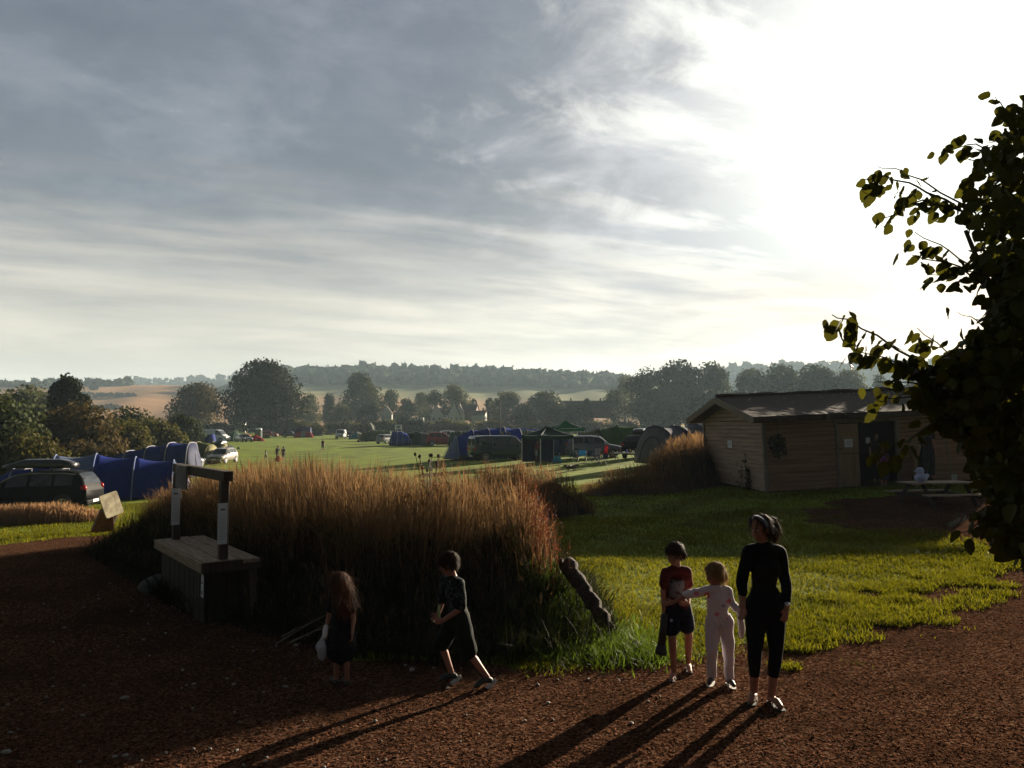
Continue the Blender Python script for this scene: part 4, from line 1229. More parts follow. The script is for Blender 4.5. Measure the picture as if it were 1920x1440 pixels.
def house(label, px, Y, w_, d_, eave, ridge, wall, rz=0, chim=1, name='house', gable=True, py=None):
    b = base(px, Y)
    if py: b.z = at(px, py, Y).z
    t = thing(name, label, 'house', b, rz, 'village houses among the trees')
    poly = [(-w_ / 2, 0), (w_ / 2, 0), (w_ / 2, eave), (0, ridge), (-w_ / 2, eave)]
    obj('wall', MB().prism(poly, -d_ / 2, d_ / 2, 1), wall, t)
    rf = MB()
    for s in (-1, 1):
        rf.slab([[Vector((s * (w_ / 2 + .3), y, eave - .15)), Vector((0, y, ridge + .08))] for y in (-d_ / 2 - .25, d_ / 2 + .25)], .14 * s)
    r = obj('roof', rf, ROOF, t)
    for k in range(chim):
        obj('chimney', MB().box((0, (k - .5) * d_ * .6, ridge + .5), (.7, .7, 1.6)), BRICK, r)
    for zz in ((1.5, 3.6) if eave > 3.5 else (1.4,)):
        for s in (-1, 1):
            f = obj('window', MB().box((s * w_ * .24, -d_ / 2 - .02, zz), (1.1, .06, 1.2)), WHITE, t)
            obj('pane', MB().box((s * w_ * .24, -d_ / 2 - .055, zz), (.9, .03, 1.0)), GLASS, f)
    return t
house('small white cottage gable left of the valley hedge', 725, 322, 4.4, 8, 3.0, 6.2, WALLW, R(6), py=790)
house('white gabled cottage, leftmost of the village row', 823, 325, 5.2, 8, 3.2, 6.8, WALLW, R(-8), py=792)
house('white cottage with a steep gable in the village row', 851, 328, 4.6, 8, 3.2, 7.4, WALLW, R(5), py=791)
house('narrow white cottage right of the steep gabled one', 862, 330, 3.8, 7, 3.2, 7.0, WALLW, R(0), py=790)
house('dark roofed cottage with a white end in the village row', 880, 336, 8, 7, 3.6, 6.6, BRICK, R(80), py=788)
house('low white building at the right end of the village row', 899, 322, 8, 5.4, 2.6, 4.2, WALLW, R(84), py=790)
house('long brown roofed farmhouse left of the great hazy wood', 1098, 352, 9, 22, 4.4, 7.6, BRICK, R(88), 2, py=784)
car('small white car parked in the village', (base(834, 318)), R(-80), 'hatch', 4.2, 1.75, 1.7, WHITE, group='cars parked in the village').location.z = at(834, 787, 318).z
for i, (px, lb) in enumerate([(783, 'white caravan roof seen over the hedge'), (391, 'white van roof seen under the huge oak, right of the pale dot'), (446, 'long white trailer seen under the left edge of the huge oak')]):
    Y = 262 if i == 0 else 250
    b = base(px, Y)
    t = thing('caravan' if i != 1 else 'van', lb, 'caravan' if i != 1 else 'van', b)
    zt = at(px, (783, 793, 791)[i], Y).z - b.z
    w_ = (4.5, 2.6, 5.5)[i]
    obj('body', MB().box((0, 0, zt / 2 + .25), (w_, 2.2, zt - .5), taper=.93), WHITE, t, bevel=.15)
    for s in (-1, 1): obj('window', MB().box((s * w_ * .22, -1.1, zt * .62), (w_ * .28, .06, zt * .22)), GLASS, t)
    obj('wheel', MB().tube([(0, -1.12, .33), (0, 1.12, .33)], .33, 14), TYRE, t)
# ------------------------------------------------------------------ blades, stems and chips
def blades(p, h, wd, yaw, lean_dir, lean, prof, tint, twist=0.0):
    """ribbons: prof = list of (t, width factor)"""
    n = len(p); k = len(prof)
    t = np.array([q[0] for q in prof]); wf = np.array([q[1] for q in prof])
    ld = np.stack([np.cos(lean_dir), np.sin(lean_dir), np.zeros(n)], 1)
    sd_ = np.stack([np.cos(yaw), np.sin(yaw), np.zeros(n)], 1)
    c = p[:, None, :] + ld[:, None, :] * (lean * h)[:, None, None] * (t ** 2)[None, :, None]
    c[:, :, 2] += h[:, None] * t[None, :] * (1 - .35 * (lean[:, None] ** 2) * t[None, :])
    off = sd_[:, None, :] * (wd[:, None] * wf[None, :] * .5)[:, :, None]
    v = np.stack([c - off, c + off], 2).reshape(-1, 3)
    b = np.arange(n)[:, None] * (2 * k)
    f = []
    for i in range(k - 1):
        f.append(np.stack([b[:, 0] + 2 * i, b[:, 0] + 2 * i + 1, b[:, 0] + 2 * i + 3, b[:, 0] + 2 * i + 2], 1))
    return v, np.concatenate(f), np.repeat(tint, 2 * k)

def in_view(x, y, m=1.25):
    return (np.abs(x) < y * .649 * m + .6)

GRASSM = M('lawn_blades', (.026, .036, .004), (.138, .138, .018), 1.2, .8, trans=.55, tcol=(1.5, 1.35, .5), spec=.08, tint=True)
TUFTM = M('lush_blades', (.026, .046, .007), (.085, .125, .022), 1.2, .6, trans=.5, tcol=(1.4, 1.4, .7), spec=.25, tint=True)
STRAWM = M('dry_grass_stems', (.045, .027, .015), (.235, .16, .085), .8, .85, trans=.5, tcol=(1.25, 1.08, .9), spec=.15, tint=True)
r = np.random.default_rng(21)

def any_bank(x, y, pad=0.0):
    b = np.zeros(len(x), bool)
    for top, z, P, w_ in BANKS: b |= top(x, y)[1] < pad
    return b

# mown lawn: short blades, denser close to us
parts = []
for (y0, y1, den) in ((7.5, 11, 2600), (11, 15, 1500), (15, 22, 620), (22, 34, 210)):
    A = (y1 - y0) * (y1 * .66 * 2.2)
    n = int(den * A)
    x = r.uniform(-y1 * .72, y1 * .72, n); y = r.uniform(y0, y1, n)
    pf = path_f(x, y)
    creep = (x > 1.0) & (y > 8.2) & (wob(x, y, 1.3) + .5 * wob(x, y, 2.9) > .30 + .45 * np.clip(-pf, 0, 3)) & (pf > -2.6)
    ok = in_view(x, y, 1.12) & ((pf > -.05 + .16 * r.normal(0, 1, n)) | (creep & (r.uniform(0, 1, n) < .22 * np.exp(np.clip(pf, -3, 0) * .6)))) & ~any_bank(x, y, -.1)
    ok &= (r.uniform(0, 1, n) < .55 + .45 * np.clip(wob(x, y, .7) + .5, 0, 1))
    x, y = x[ok], y[ok]; n = len(x)
    far = np.clip((y - 8) / 20, 0, 1)
    h = r.uniform(.025, .07, n) * (1 + .35 * wob(x, y, .5)) * (1 + .4 * far)
    parts.append(blades(np.stack([x, y, H(x, y)], 1), h, r.uniform(.006, .011, n) * (1 + 1.8 * far), r.uniform(0, 6.28, n), r.uniform(0, 6.28, n), r.uniform(.2, 1.0, n), [(0, 1), (.6, .8), (1, .1)], np.clip(.45 + .3 * wob(x, y, .35) + r.normal(0, .22, n), 0, 1)))
# grass tufts coming up through the bark beside the shed
tuft_c = [(1615, 1010, .7), (1660, 1022, .9), (1700, 1002, .6), (1750, 1018, .7), (1850, 1052, .8), (1815, 1056, .7), (1640, 1045, .7), (1700, 1052, .7), (1610, 1070, .6), (1560, 1010, .5), (1780, 1030, .5), (1545, 1160, .4)]
for _ in range(64):
    tx = r.uniform(1470, 1890); tuft_c.append((tx, 1195 - (tx - 1470) * .30 + r.normal(0, 24), r.uniform(.10, .38)))
for px, py, rad in tuft_c:
    g = G(px, py); n = 900 if rad > .4 else int(1500 * rad)
    a = r.uniform(0, 6.28, n); q = rad * np.sqrt(r.uniform(0, 1, n))
    x = g.x + q * np.cos(a) * 1.5; y = g.y + q * np.sin(a) * .9
    parts.append(blades(np.stack([x, y, H(x, y) + .005], 1), r.uniform(.03, .11, n), r.uniform(.008, .014, n), r.uniform(0, 6.28, n), r.uniform(0, 6.28, n), r.uniform(.2, .9, n), [(0, 1), (.6, .8), (1, .1)], np.clip(r.normal(.4, .25, n), 0, 1)))
def merge(parts):
    V, F, T = [], [], []; o = 0
    for v, f, t in parts:
        V.append(v); F.append(f + o); T.append(t); o += len(v)
    return np.concatenate(V), np.concatenate(F), np.concatenate(T)
v, f, t = merge(parts)
tag(np_mesh('grass', v, f, GRASSM, tint=t), 'short mown grass of the lawn between the bark path and the tents', 'grass', kind='stuff')

# tall dry grass on the banks
SEED = [(0, 1.0), (.35, .8), (.62, .55), (.72, .8), (.80, 1.9), (.90, 1.3), (1, .15)]
LEAF = [(0, 1), (.3, 1.1), (.65, .8), (1, .08)]
def on_bank(bank, den, mat, label, hh=(.55, 1.0), wd=(.0032, .0058), seed_w=True, hf=None, yr=None, dark_foot=False, wscale=1.0):
    top, z, P, w_ = bank
    x0, x1 = P[:, 0].min() - w_, P[:, 0].max() + w_; y0, y1 = P[:, 1].min() - w_, P[:, 1].max() + w_
    n = int(den * (x1 - x0) * (y1 - y0))
    x = r.uniform(x0, x1, n); y = r.uniform(y0, y1, n)
    ht, d = top(x, y)
    ok = (d < -.02)
    clump = np.clip(.5 + .45 * np.sin(x * 4.3 + 2 * np.sin(y * 3.1)) * np.sin(y * 4.1 + 1.5 * np.sin(x * 2.9)) + .3 * wob(x, y, 1.7), 0, 1)
    ok &= r.uniform(0, 1, n) < (.30 + .70 * clump) * (.16 + .84 * ss(-.55, -1.25, d) if dark_foot else 1.0)
    x, y, d, clump = x[ok], y[ok], d[ok], clump[ok]; n = len(x)
    p = np.stack([x, y, z(x, y) - .02], 1)
    up = ss(-.1, -1.3, d)
    h = (hh[0] + (hh[1] - hh[0]) * r.beta(2.0, 2.6, n) * 1.25) * (.5 + .5 * up) * (.80 + .34 * clump) * (1 + .14 * wob(x, y, .45))
    if hf is not None: h *= hf(x, y)
    cdir = 2.6 + 1.6 * np.sin(x * 2.1 + y * 1.3) + .8 * np.sin(x * 5.0 - y * 3.0)
    lean_dir = cdir + r.normal(0, .7, n)
    lean = np.abs(r.normal(.14, .17, n)) + (r.uniform(0, 1, n) < .07) * r.uniform(.3, .9, n)
    tint = np.clip(.42 + .26 * wob(x, y, .8) + .22 * (clump - .5) + r.normal(0, .22, n), 0, 1)
    s_ = r.uniform(0, 1, n) < .6
    pa = []
    W_ = r.uniform(*wd, n) * wscale
    pa.append(blades(p[s_], h[s_], W_[s_], r.uniform(0, 6.28, s_.sum()), lean_dir[s_], lean[s_], SEED, tint[s_]))
    # feathery side branches of the seed heads
    for q in range(3):
        i = np.where(s_)[0]; i = i[r.uniform(0, 1, len(i)) < .55]
        f = r.uniform(.66, .92, len(i)); ld = np.stack([np.cos(lean_dir[i]), np.sin(lean_dir[i])], 1)
        b0 = p[i].copy(); b0[:, :2] += ld * (lean[i] * h[i] * f ** 2)[:, None]; b0[:, 2] += h[i] * f * (1 - .35 * lean[i] ** 2 * f)
        pa.append(blades(b0, r.uniform(.03, .085, len(i)), W_[i] * .8, r.uniform(0, 6.28, len(i)), r.uniform(0, 6.28, len(i)), r.uniform(.4, 1.3, len(i)), [(0, .3), (.5, 1.3), (1, .2)], np.clip(tint[i] + r.normal(.12, .15, len(i)), 0, 1)))
    l_ = ~s_
    pa.append(blades(p[l_], h[l_] * r.uniform(.35, .85, l_.sum()), W_[l_] * 1.5, r.uniform(0, 6.28, l_.sum()), r.uniform(0, 6.28, l_.sum()), r.uniform(.1, .9, l_.sum()), LEAF, tint[l_] * .75))
    v, f, t = merge(pa)
    return tag(np_mesh('tall_grass', v, f, mat, tint=t), label, 'tall grass', kind='stuff')
def hf1(x, y):
    # the growth is shorter towards the right hand end of the bank and the stand on the left
    return (1 - .88 * ss(.25, .75, x)) * (1 - .35 * ss(-5.4, -7.2, x))
on_bank(MOUND, 1700, STRAWM, 'tall dry brown grass with seed heads covering the long earth bank', (.38, .92), hf=hf1, dark_foot=True)
on_bank(BANK2, 360, STRAWM, 'dry golden grass on the bank beside the shed', (.35, .75), wscale=2.2)
on_bank(BANK3, 900, STRAWM, 'dry grass on the small bank above the log end', (.40, .85), wscale=2.0)

# dry reddish seed stalks at the right end of the long bank
def stalk_clump(label, spots, hh, mat, n, spread, cat='plant', name='seed_stalks', heads=True):
    pts = []; V = []; F = []; T = []
    o = 0
    for (x0, y0) in spots:
        for k in range(n):
            x = x0 + r.normal(0, spread); y = y0 + r.normal(0, spread)
            zz = float(MOUND[1](np.array([x]), np.array([y]))[0]) if MOUND[0](np.array([x]), np.array([y]))[1][0] < 0 else float(H(x, y))
            pts.append((x, y, zz))
    p = np.array(pts); m = len(p)
    h = r.uniform(*hh, m)
    v, f, t = blades(p, h, np.full(m, .007), r.uniform(0, 6.28, m), r.uniform(0, 6.28, m), np.abs(r.normal(.08, .08, m)), [(0, 1), (.5, .8), (1, .4)], r.uniform(0, .7, m))
    V.append(v); F.append(f); T.append(t); o = len(v)
    if heads:
        for q in range(7):
            tt = r.uniform(.55, 1.0, m)
            c = p + np.array([0, 0, 1.0]) * (h * tt)[:, None] + r.normal(0, .018, (m, 3))
            vv_, ff_ = leaf_cards(c, r.normal(0, 1, (m, 3)), .014, r)
            V.append(vv_); F.append(ff_ + o); T.append(np.repeat(r.uniform(0, 1, m), 4)); o += len(vv_)
    return tag(np_mesh(name, np.concatenate(V), np.concatenate(F), mat, tint=np.concatenate(T)), label, cat)
DOCKM = M('russet_seed_heads', (.06, .016, .008), (.20, .065, .028), 2, .75, trans=.35, spec=.1, tint=True)
stalk_clump('clump of russet dock stalks at the right end of the long bank', [(.30, 10.2), (.45, 9.9), (.15, 10.5), (.40, 10.4)], (.55, .95), DOCKM, 34, .10)
stalk_clump('second clump of russet stalks standing above the grass near the blue tunnel tent', [(-1.05, 11.1), (-.8, 11.2)], (.85, 1.12), DOCKM, 16, .16)
# one thistle with round dark heads on the skyline of the bank
t = thing('thistle', 'thistle with round dark heads standing above the dry grass left of the blue tunnel tent', 'thistle', (-1.2, 11.6, float(MOUND[1](np.array([-1.2]), np.array([11.6]))[0])))
ms = MB(); heads = []
for k in range(13):
    a = r.uniform(0, 6.28); e = Vector((.26 * math.cos(a) * r.uniform(.2, 1), .2 * math.sin(a), r.uniform(.86, 1.14)))
    ms.tube([(0, 0, 0), (e.x * .3, e.y * .3, .5), tuple(e)], [.008, .006, .004], 5)
    hb = MB().ell(e, (.022, .022, .028), nu=8, nv=6)
    heads.append(hb)
obj('stems', ms, M('thistle_stem', (.06, .045, .02), (.04, .03, .015), 6, .8), t)
for hb in heads: obj('flower_head', hb, M('thistle_head', (.03, .018, .016), (.06, .04, .03), 30, .9), t)

# lush green grass at the right foot of the long bank
pa = []
for cx_, cy_, sx_, sy_, n, hh in ((1.0, 8.85, .38, .28, 3300, (.06, .19)), (1.35, 8.8, .22, .2, 1200, (.05, .13)), (.75, 9.3, .35, .3, 2200, (.08, .24)), (.55, 9.9, .3, .3, 1500, (.08, .22)), (1.1, 9.6, .3, .4, 1300, (.06, .2))):
    x = r.normal(cx_, sx_, n); y = r.normal(cy_, sy_, n)
    zz = np.where(MOUND[0](x, y)[1] < 0, MOUND[1](x, y), H(x, y))
    pa.append(blades(np.stack([x, y, zz - .01], 1), r.uniform(*hh, n), r.uniform(.006, .011, n), r.uniform(0, 6.28, n), r.uniform(0, 6.28, n), r.uniform(.2, 1.0, n), LEAF, np.clip(r.normal(.5, .25, n), 0, 1)))
v, f, t_ = merge(pa)
tag(np_mesh('lush_grass', v, f, TUFTM, tint=t_), 'lush green grass tuft at the right foot of the long bank', 'grass', kind='stuff')
# weeds coloured extra dark, carrying the shade on the face of the bank
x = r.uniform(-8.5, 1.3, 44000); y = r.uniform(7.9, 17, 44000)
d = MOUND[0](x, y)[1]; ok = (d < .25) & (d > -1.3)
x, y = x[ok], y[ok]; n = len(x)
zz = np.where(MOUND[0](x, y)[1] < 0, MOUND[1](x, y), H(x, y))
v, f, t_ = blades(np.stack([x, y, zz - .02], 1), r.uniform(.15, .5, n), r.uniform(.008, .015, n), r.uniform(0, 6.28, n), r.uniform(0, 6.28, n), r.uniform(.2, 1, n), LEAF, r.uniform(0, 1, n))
tag(np_mesh('weeds', v, f, M('shade_dark_weeds', (.012, .015, .004), (.030, .032, .009), 1, .8, trans=.25, spec=.1, tint=True), tint=t_), 'weeds darkened to carry the shade on the face of the long bank', 'weeds', kind='stuff')
# verge of tall tan grass in front of the black car
x = r.uniform(-19.5, -13.6, 5200); y = 26.9 + r.normal(0, .30, 5200) + (x + 16) * .05
n = len(x)
v, f, t_ = blades(np.stack([x, y, H(x, y)], 1), r.uniform(.3, .75, n) * (1 - .6 * ss(-15.5, -13.6, x)), r.uniform(.010, .017, n), r.uniform(0, 6.28, n), r.uniform(0, 6.28, n), r.uniform(.05, .4, n), SEED, r.uniform(.3, 1, n))
tag(np_mesh('verge_grass', v, f, M('tan_verge_grass', (.16, .085, .04), (.34, .20, .10), .8, .7, trans=.5, spec=.1, tint=True), tint=t_), 'strip of tall tan grass in front of the black car', 'tall grass', kind='stuff')

# bark chips lying loose on the path
n = 230000
y = 4.6 + 23 * r.uniform(0, 1, n) ** 2.4; x = r.uniform(-1, 1, n) * (y * .70 + .6)
ok = (path_f(x, y) < np.abs(.28 * r.normal(0, 1, n)) * (r.uniform(0, 1, n) < .5)) & ~any_bank(x, y, .05)
x, y = x[ok], y[ok]; n = len(x)
L_ = r.uniform(.010, .030, n) * (1 + .02 * y); W_ = L_ * r.uniform(.22, .6, n)
ya = r.uniform(0, 6.28, n); ti = r.normal(0, .17, n); ro = r.normal(0, .20, n)
a = np.stack([np.cos(ya) * np.cos(ti), np.sin(ya) * np.cos(ti), np.sin(ti)], 1) * (L_ * .5)[:, None]
b = np.stack([-np.sin(ya) * np.cos(ro), np.cos(ya) * np.cos(ro), np.sin(ro)], 1) * (W_ * .5)[:, None]
c = np.stack([x, y, H(x, y) + .012 + np.abs(np.sin(ti)) * L_ * .5 + np.abs(np.sin(ro)) * W_ * .4], 1)
v = np.stack([c - a - b * .6, c + a - b, c + a * .9 + b, c - a * .95 + b * .8], 1).reshape(-1, 3)
tag(np_mesh('bark_chips', v, np.arange(n * 4).reshape(n, 4), M('bark_chip', (.022, .010, .006), (.29, .132, .078), 3, 1.0, spec=0, tint=True), tint=np.repeat(r.beta(1.3, 2.6, n), 4)), 'loose bark chips scattered over the path', 'bark chips', kind='stuff')
# pale specks put in for the glint of chips among the bark
n = 260
y = 4.8 + 8 * r.uniform(0, 1, n) ** 1.3; x = r.uniform(-1, .35, n) * y * .66
ok = (path_f(x, y) < -.1) & ~any_bank(x, y, .1); x, y = x[ok], y[ok]; n = len(x)
sm_ = MB()
for a_, b_ in zip(x, y):
    s_ = float(r.uniform(.006, .019)) * (1.0 if r.random() < .93 else 1.9)
    sm_.ell((a_, b_, float(H(a_, b_)) + .012 + s_ * .4), (s_ * r.uniform(.8, 1.5), s_, s_ * r.uniform(.5, .8)), m=Matrix.Rotation(r.uniform(0, 6), 3, 'Z'), nu=6, nv=4)
tag(obj('glint_specks', sm_, M('chip_glint', (.26, .23, .20), (.13, .11, .095), 9, .7), None, False), 'small pale specks put in for glinting chips on the dark path', 'glint_specks', kind='stuff')
# ------------------------------------------------------------------ the wooden stand
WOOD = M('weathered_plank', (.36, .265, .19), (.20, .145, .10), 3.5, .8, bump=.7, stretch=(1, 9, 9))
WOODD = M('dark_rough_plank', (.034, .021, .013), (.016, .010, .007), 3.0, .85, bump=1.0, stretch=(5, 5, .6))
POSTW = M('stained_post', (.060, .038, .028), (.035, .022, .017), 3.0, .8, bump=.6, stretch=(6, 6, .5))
PAPER = M('white_paper', (.62, .63, .66), (.56, .57, .6), 2, .7)
INK = M('grey_ink', (.10, .10, .12), (.12, .12, .13), 4, .8)
SIGNW = M('grey_sign_board', (.16, .155, .17), (.12, .115, .125), 3, .8, bump=.3)
A_ = Vector((-3.87, 10.02, 0)); Bl = Vector((-5.40, 12.12, 0)); Cr = Vector((-3.38, 10.55, 0))
ux = (Bl - A_); Ls = ux.length; ux.normalize(); uy = (Cr - A_); Ws = uy.length; uy = Vector((-ux.y, ux.x, 0)) * (-1)
if uy.dot(Cr - A_) < 0: uy = -uy
th_ = math.atan2(ux.y, ux.x)
st = thing('stand', 'wooden notice stand with plank counter, two posts and a crossbeam before the tall grass', 'stand', (A_.x, A_.y, 0), th_)
sg = 1 if Matrix.Rotation(th_, 3, 'Z') @ Vector((0, 1, 0)) @ uy > 0 else -1
Ws = .70
# local: x along the counter (away from us), y across; the near short end is x=0
zt = .80
for k in range(3):
    w_ = Ws / 3
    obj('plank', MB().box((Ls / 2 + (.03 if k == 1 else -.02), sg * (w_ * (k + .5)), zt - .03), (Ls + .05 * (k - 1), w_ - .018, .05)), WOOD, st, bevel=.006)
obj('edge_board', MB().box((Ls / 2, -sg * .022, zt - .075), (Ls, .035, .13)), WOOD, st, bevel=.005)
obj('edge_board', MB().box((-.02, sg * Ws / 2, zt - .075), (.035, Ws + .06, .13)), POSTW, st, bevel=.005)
rs = np.random.default_rng(3)
x = .10
while x < Ls - .15:
    w_ = rs.uniform(.20, .34)
    w_ = min(w_, Ls - .1 - x)
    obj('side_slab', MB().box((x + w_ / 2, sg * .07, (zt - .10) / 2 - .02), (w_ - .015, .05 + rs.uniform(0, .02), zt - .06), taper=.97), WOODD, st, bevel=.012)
    x += w_
y = .09
while y < Ws - .08:
    w_ = min(rs.uniform(.16, .24), Ws - .04 - y)
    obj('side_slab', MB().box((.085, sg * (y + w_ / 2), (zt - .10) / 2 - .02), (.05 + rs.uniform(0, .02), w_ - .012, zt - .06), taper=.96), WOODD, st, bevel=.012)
    y += w_
obj('corner_post', MB().tube([(.10, sg * (Ws - .06), -.05), (.09, sg * (Ws - .05), .3), (.10, sg * (Ws - .07), zt - .07)], [.075, .06, .068], 9), M('pale_bark_log', (.16, .11, .07), (.05, .033, .02), 2.4, .85, bump=1, stretch=(4, 4, .5)), st, True)
pa_, pb_ = Vector((.10, sg * .26, 0)), Vector((Ls - .22, sg * .22, 0))
hp = 1.80
for p in (pa_, pb_):
    obj('post', MB().box((p.x, p.y, (zt + hp) / 2), (.105, .105, hp - zt)), POSTW, st, bevel=.006)
obj('crossbeam', MB().box(((pa_.x + pb_.x) / 2 + .02, pa_.y - .0, hp + .068), (pb_.x - pa_.x + .42, .12, .13)), POSTW, st, bevel=.006)
sgn = obj('sign_board', MB().box((pb_.x - .44, pa_.y - sg * .085, hp - .04), (.62, .03, .34)), SIGNW, st, bevel=.004)
for i, (dx, w_) in enumerate(((0, .36), (-.05, .26))):
    obj('lettering', MB().box((pb_.x - .44 + dx, pa_.y - sg * .103, hp + .0 - .09 * i), (w_, .006, .02)), INK, sgn)
# notices pinned to the posts, facing us
for p, z0, z1, w_ in ((pa_, .98, 1.50, .12), (pb_, 1.00, 1.55, .12)):
    n_ = obj('notice', MB().box((p.x - .062, p.y - sg * .03, (z0 + z1) / 2 + .02), (.008, w_, z1 - z0), m=Matrix.Rotation(R(-4 * 0), 4, 'X')), PAPER, st)
    obj('lettering', MB().box((p.x - .0675, p.y - sg * .03, z1 - .06), (.004, w_ * .5, .022)), INK, n_)
    ln = MB(); z = z1 - .13
    while z > z0 + .06:
        l_ = w_ * rs.uniform(.45, .8)
        ln.box((p.x - .0675, p.y - sg * .03, z), (.003, l_, .006)); z -= .030
    obj('print_lines', ln, M('pale_ink', (.30, .30, .32), (.34, .34, .36), 4, .8), n_)
n_ = obj('notice', MB().box((.14, -sg * .001 + sg * .025, .48), (.10, .008, .28)), PAPER, st)
obj('print_lines', MB().box((.14, sg * .019, .40), (.05, .004, .05)).box((.14, sg * .019, .52), (.06, .004, .02)), INK, n_)
t = thing('boulder', 'smooth grey boulder on the ground behind the left end of the stand', 'boulder', G(300, 1108), .4)
obj('rock', MB().ell((0, 0, .07), (.34, .22, .17), nu=18, nv=11, fn=lambda q: q * (1 + .09 * math.sin(q.x * 9 + 1) * math.cos(q.y * 7))), M('grey_rock', (.09, .088, .086), (.05, .05, .05), 4, .85, bump=.7), t, True)

# ------------------------------------------------------------------ leaning boards by the car
t = thing('leaning_board', 'pale stained sign board with rounded corners leaning by the car tail', 'sign', base(228, 20.5), R(62))
bz = at(228, 922, 20.5).z - t.location.z
def rrect(w_, h_, r0):
    out = []
    for cx_, cz_, a0 in ((w_ / 2 - r0, h_ - r0, 0), (-w_ / 2 + r0, h_ - r0, 90), (-w_ / 2 + r0, r0, 180), (w_ / 2 - r0, r0, 270)):
        for q in (0, 30, 60, 90):
            out.append((cx_ + r0 * math.cos(R(a0 + q)), cz_ + r0 * math.sin(R(a0 + q))))
    return out
o = obj('board', MB().prism(rrect(.50, .60, .05), -.02, .02, 1), M('stained_pale_board', (.62, .55, .36), (.25, .20, .12), 5, .6, detail=8), t)
o.rotation_euler = (R(-12), R(-14), 0); o.location = (-.10, 0, bz - .60)
o = obj('prop', MB().bar((.0, .35, 0), (.05, .05, bz - .35), .06), WOODD, t)
t = thing('tarpaulin_wedge', 'rust brown wedge of boards standing against the pale sign board', 'wedge', base(196, 20.4), R(40))
wz = at(196, 948, 20.4).z - t.location.z
obj('panel', MB().prism([(-.28, -.05), (.30, -.05), (.26, wz * .7), (.12, wz * 1.0), (-.02, wz * .85)], -.10, .10, 1), M('rust_brown_board', (.22, .085, .025), (.10, .035, .012), 3, .8, bump=.5), t, bevel=.01)

# ------------------------------------------------------------------ logs
LOGM = M('old_log_bark', (.075, .045, .030), (.035, .020, .014), 2.2, .9, bump=1.5, stretch=(6, 6, .8))
LOGE = M('log_end_grain', (.060, .034, .024), (.032, .020, .015), 14, .85, bump=.6)
lg_ = G(1040, 938)
t = thing('log', 'thick dark log lying with its sawn end towards us beside the small bank', 'log', lg_ + Vector((-.15, 0, 0)), R(-60))
mb = MB(); mb.tube([(.3, 0, .30), (-.2, .02, .31), (-1.2, .05, .32), (-2.0, 0, .30)], [.33, .335, .33, .31], 18)
obj('trunk', mb, LOGM, t, False, bevel=.02)
obj('sawn_end', MB().tube([(.295, 0, .30), (.312, 0, .30)], .30, 18), LOGE, t)
p0 = Vector((.62, 10.15, 1.05)); 
t = thing('log', 'gnarled weathered branch log edging the right end of the long bank', 'log', (0, 0, 0))
def zb_(x, y): return float(MOUND[1](np.array([x]), np.array([y]))[0]) if MOUND[0](np.array([x]), np.array([y]))[1][0] < 0 else float(H(x, y))
for j, (dx, dz, rr) in enumerate(((0, -.075, .078), (-.10, -.05, .030))):
    P = []; q_ = []
    for k in range(15):
        f = k / 14
        f = .06 + .74 * f
        x = .66 + .62 * f + dx; y = 10.15 - .95 * f
        P.append((x + .02 * math.sin(k * 2.3 + j), y, max(zb_(x, y), 0.86 - .86 * f) + dz + .04 + .02 * math.sin(k * 1.7 + j * 2))); q_.append(rr * (1.25 - .5 * f) * (1 + .07 * math.sin(k * 1.9 + j) + .05 * math.sin(k * 4.3)))
    obj('branch', MB().tube(P, q_, 11), M('weathered_log', (.060, .036, .025), (.022, .013, .009), 5, .9, bump=2.0, stretch=(3, 1, 3)), t, True)
# brushwood beside the girl
t = thing('brushwood', 'bare sticks lying on the dark ground beside the girl with long hair', 'sticks', G(560, 1215), .2)
for a, b, rr in (((-.25, 0, .05), (.35, .15, .34), .010), ((-.1, -.1, .08), (.38, .0, .22), .012), ((.0, .1, .02), (.30, -.05, .26), .009), ((-.2, .1, .1), (.1, .2, .2), .008)):
    obj('stick', MB().tube([a, tuple((p + q) / 2 + .03 for p, q in zip(a, b)), b], [rr, rr * .8, rr * .4], 6), M('bare_stick', (.24, .19, .12), (.15, .11, .07), 6, .85), t, True)

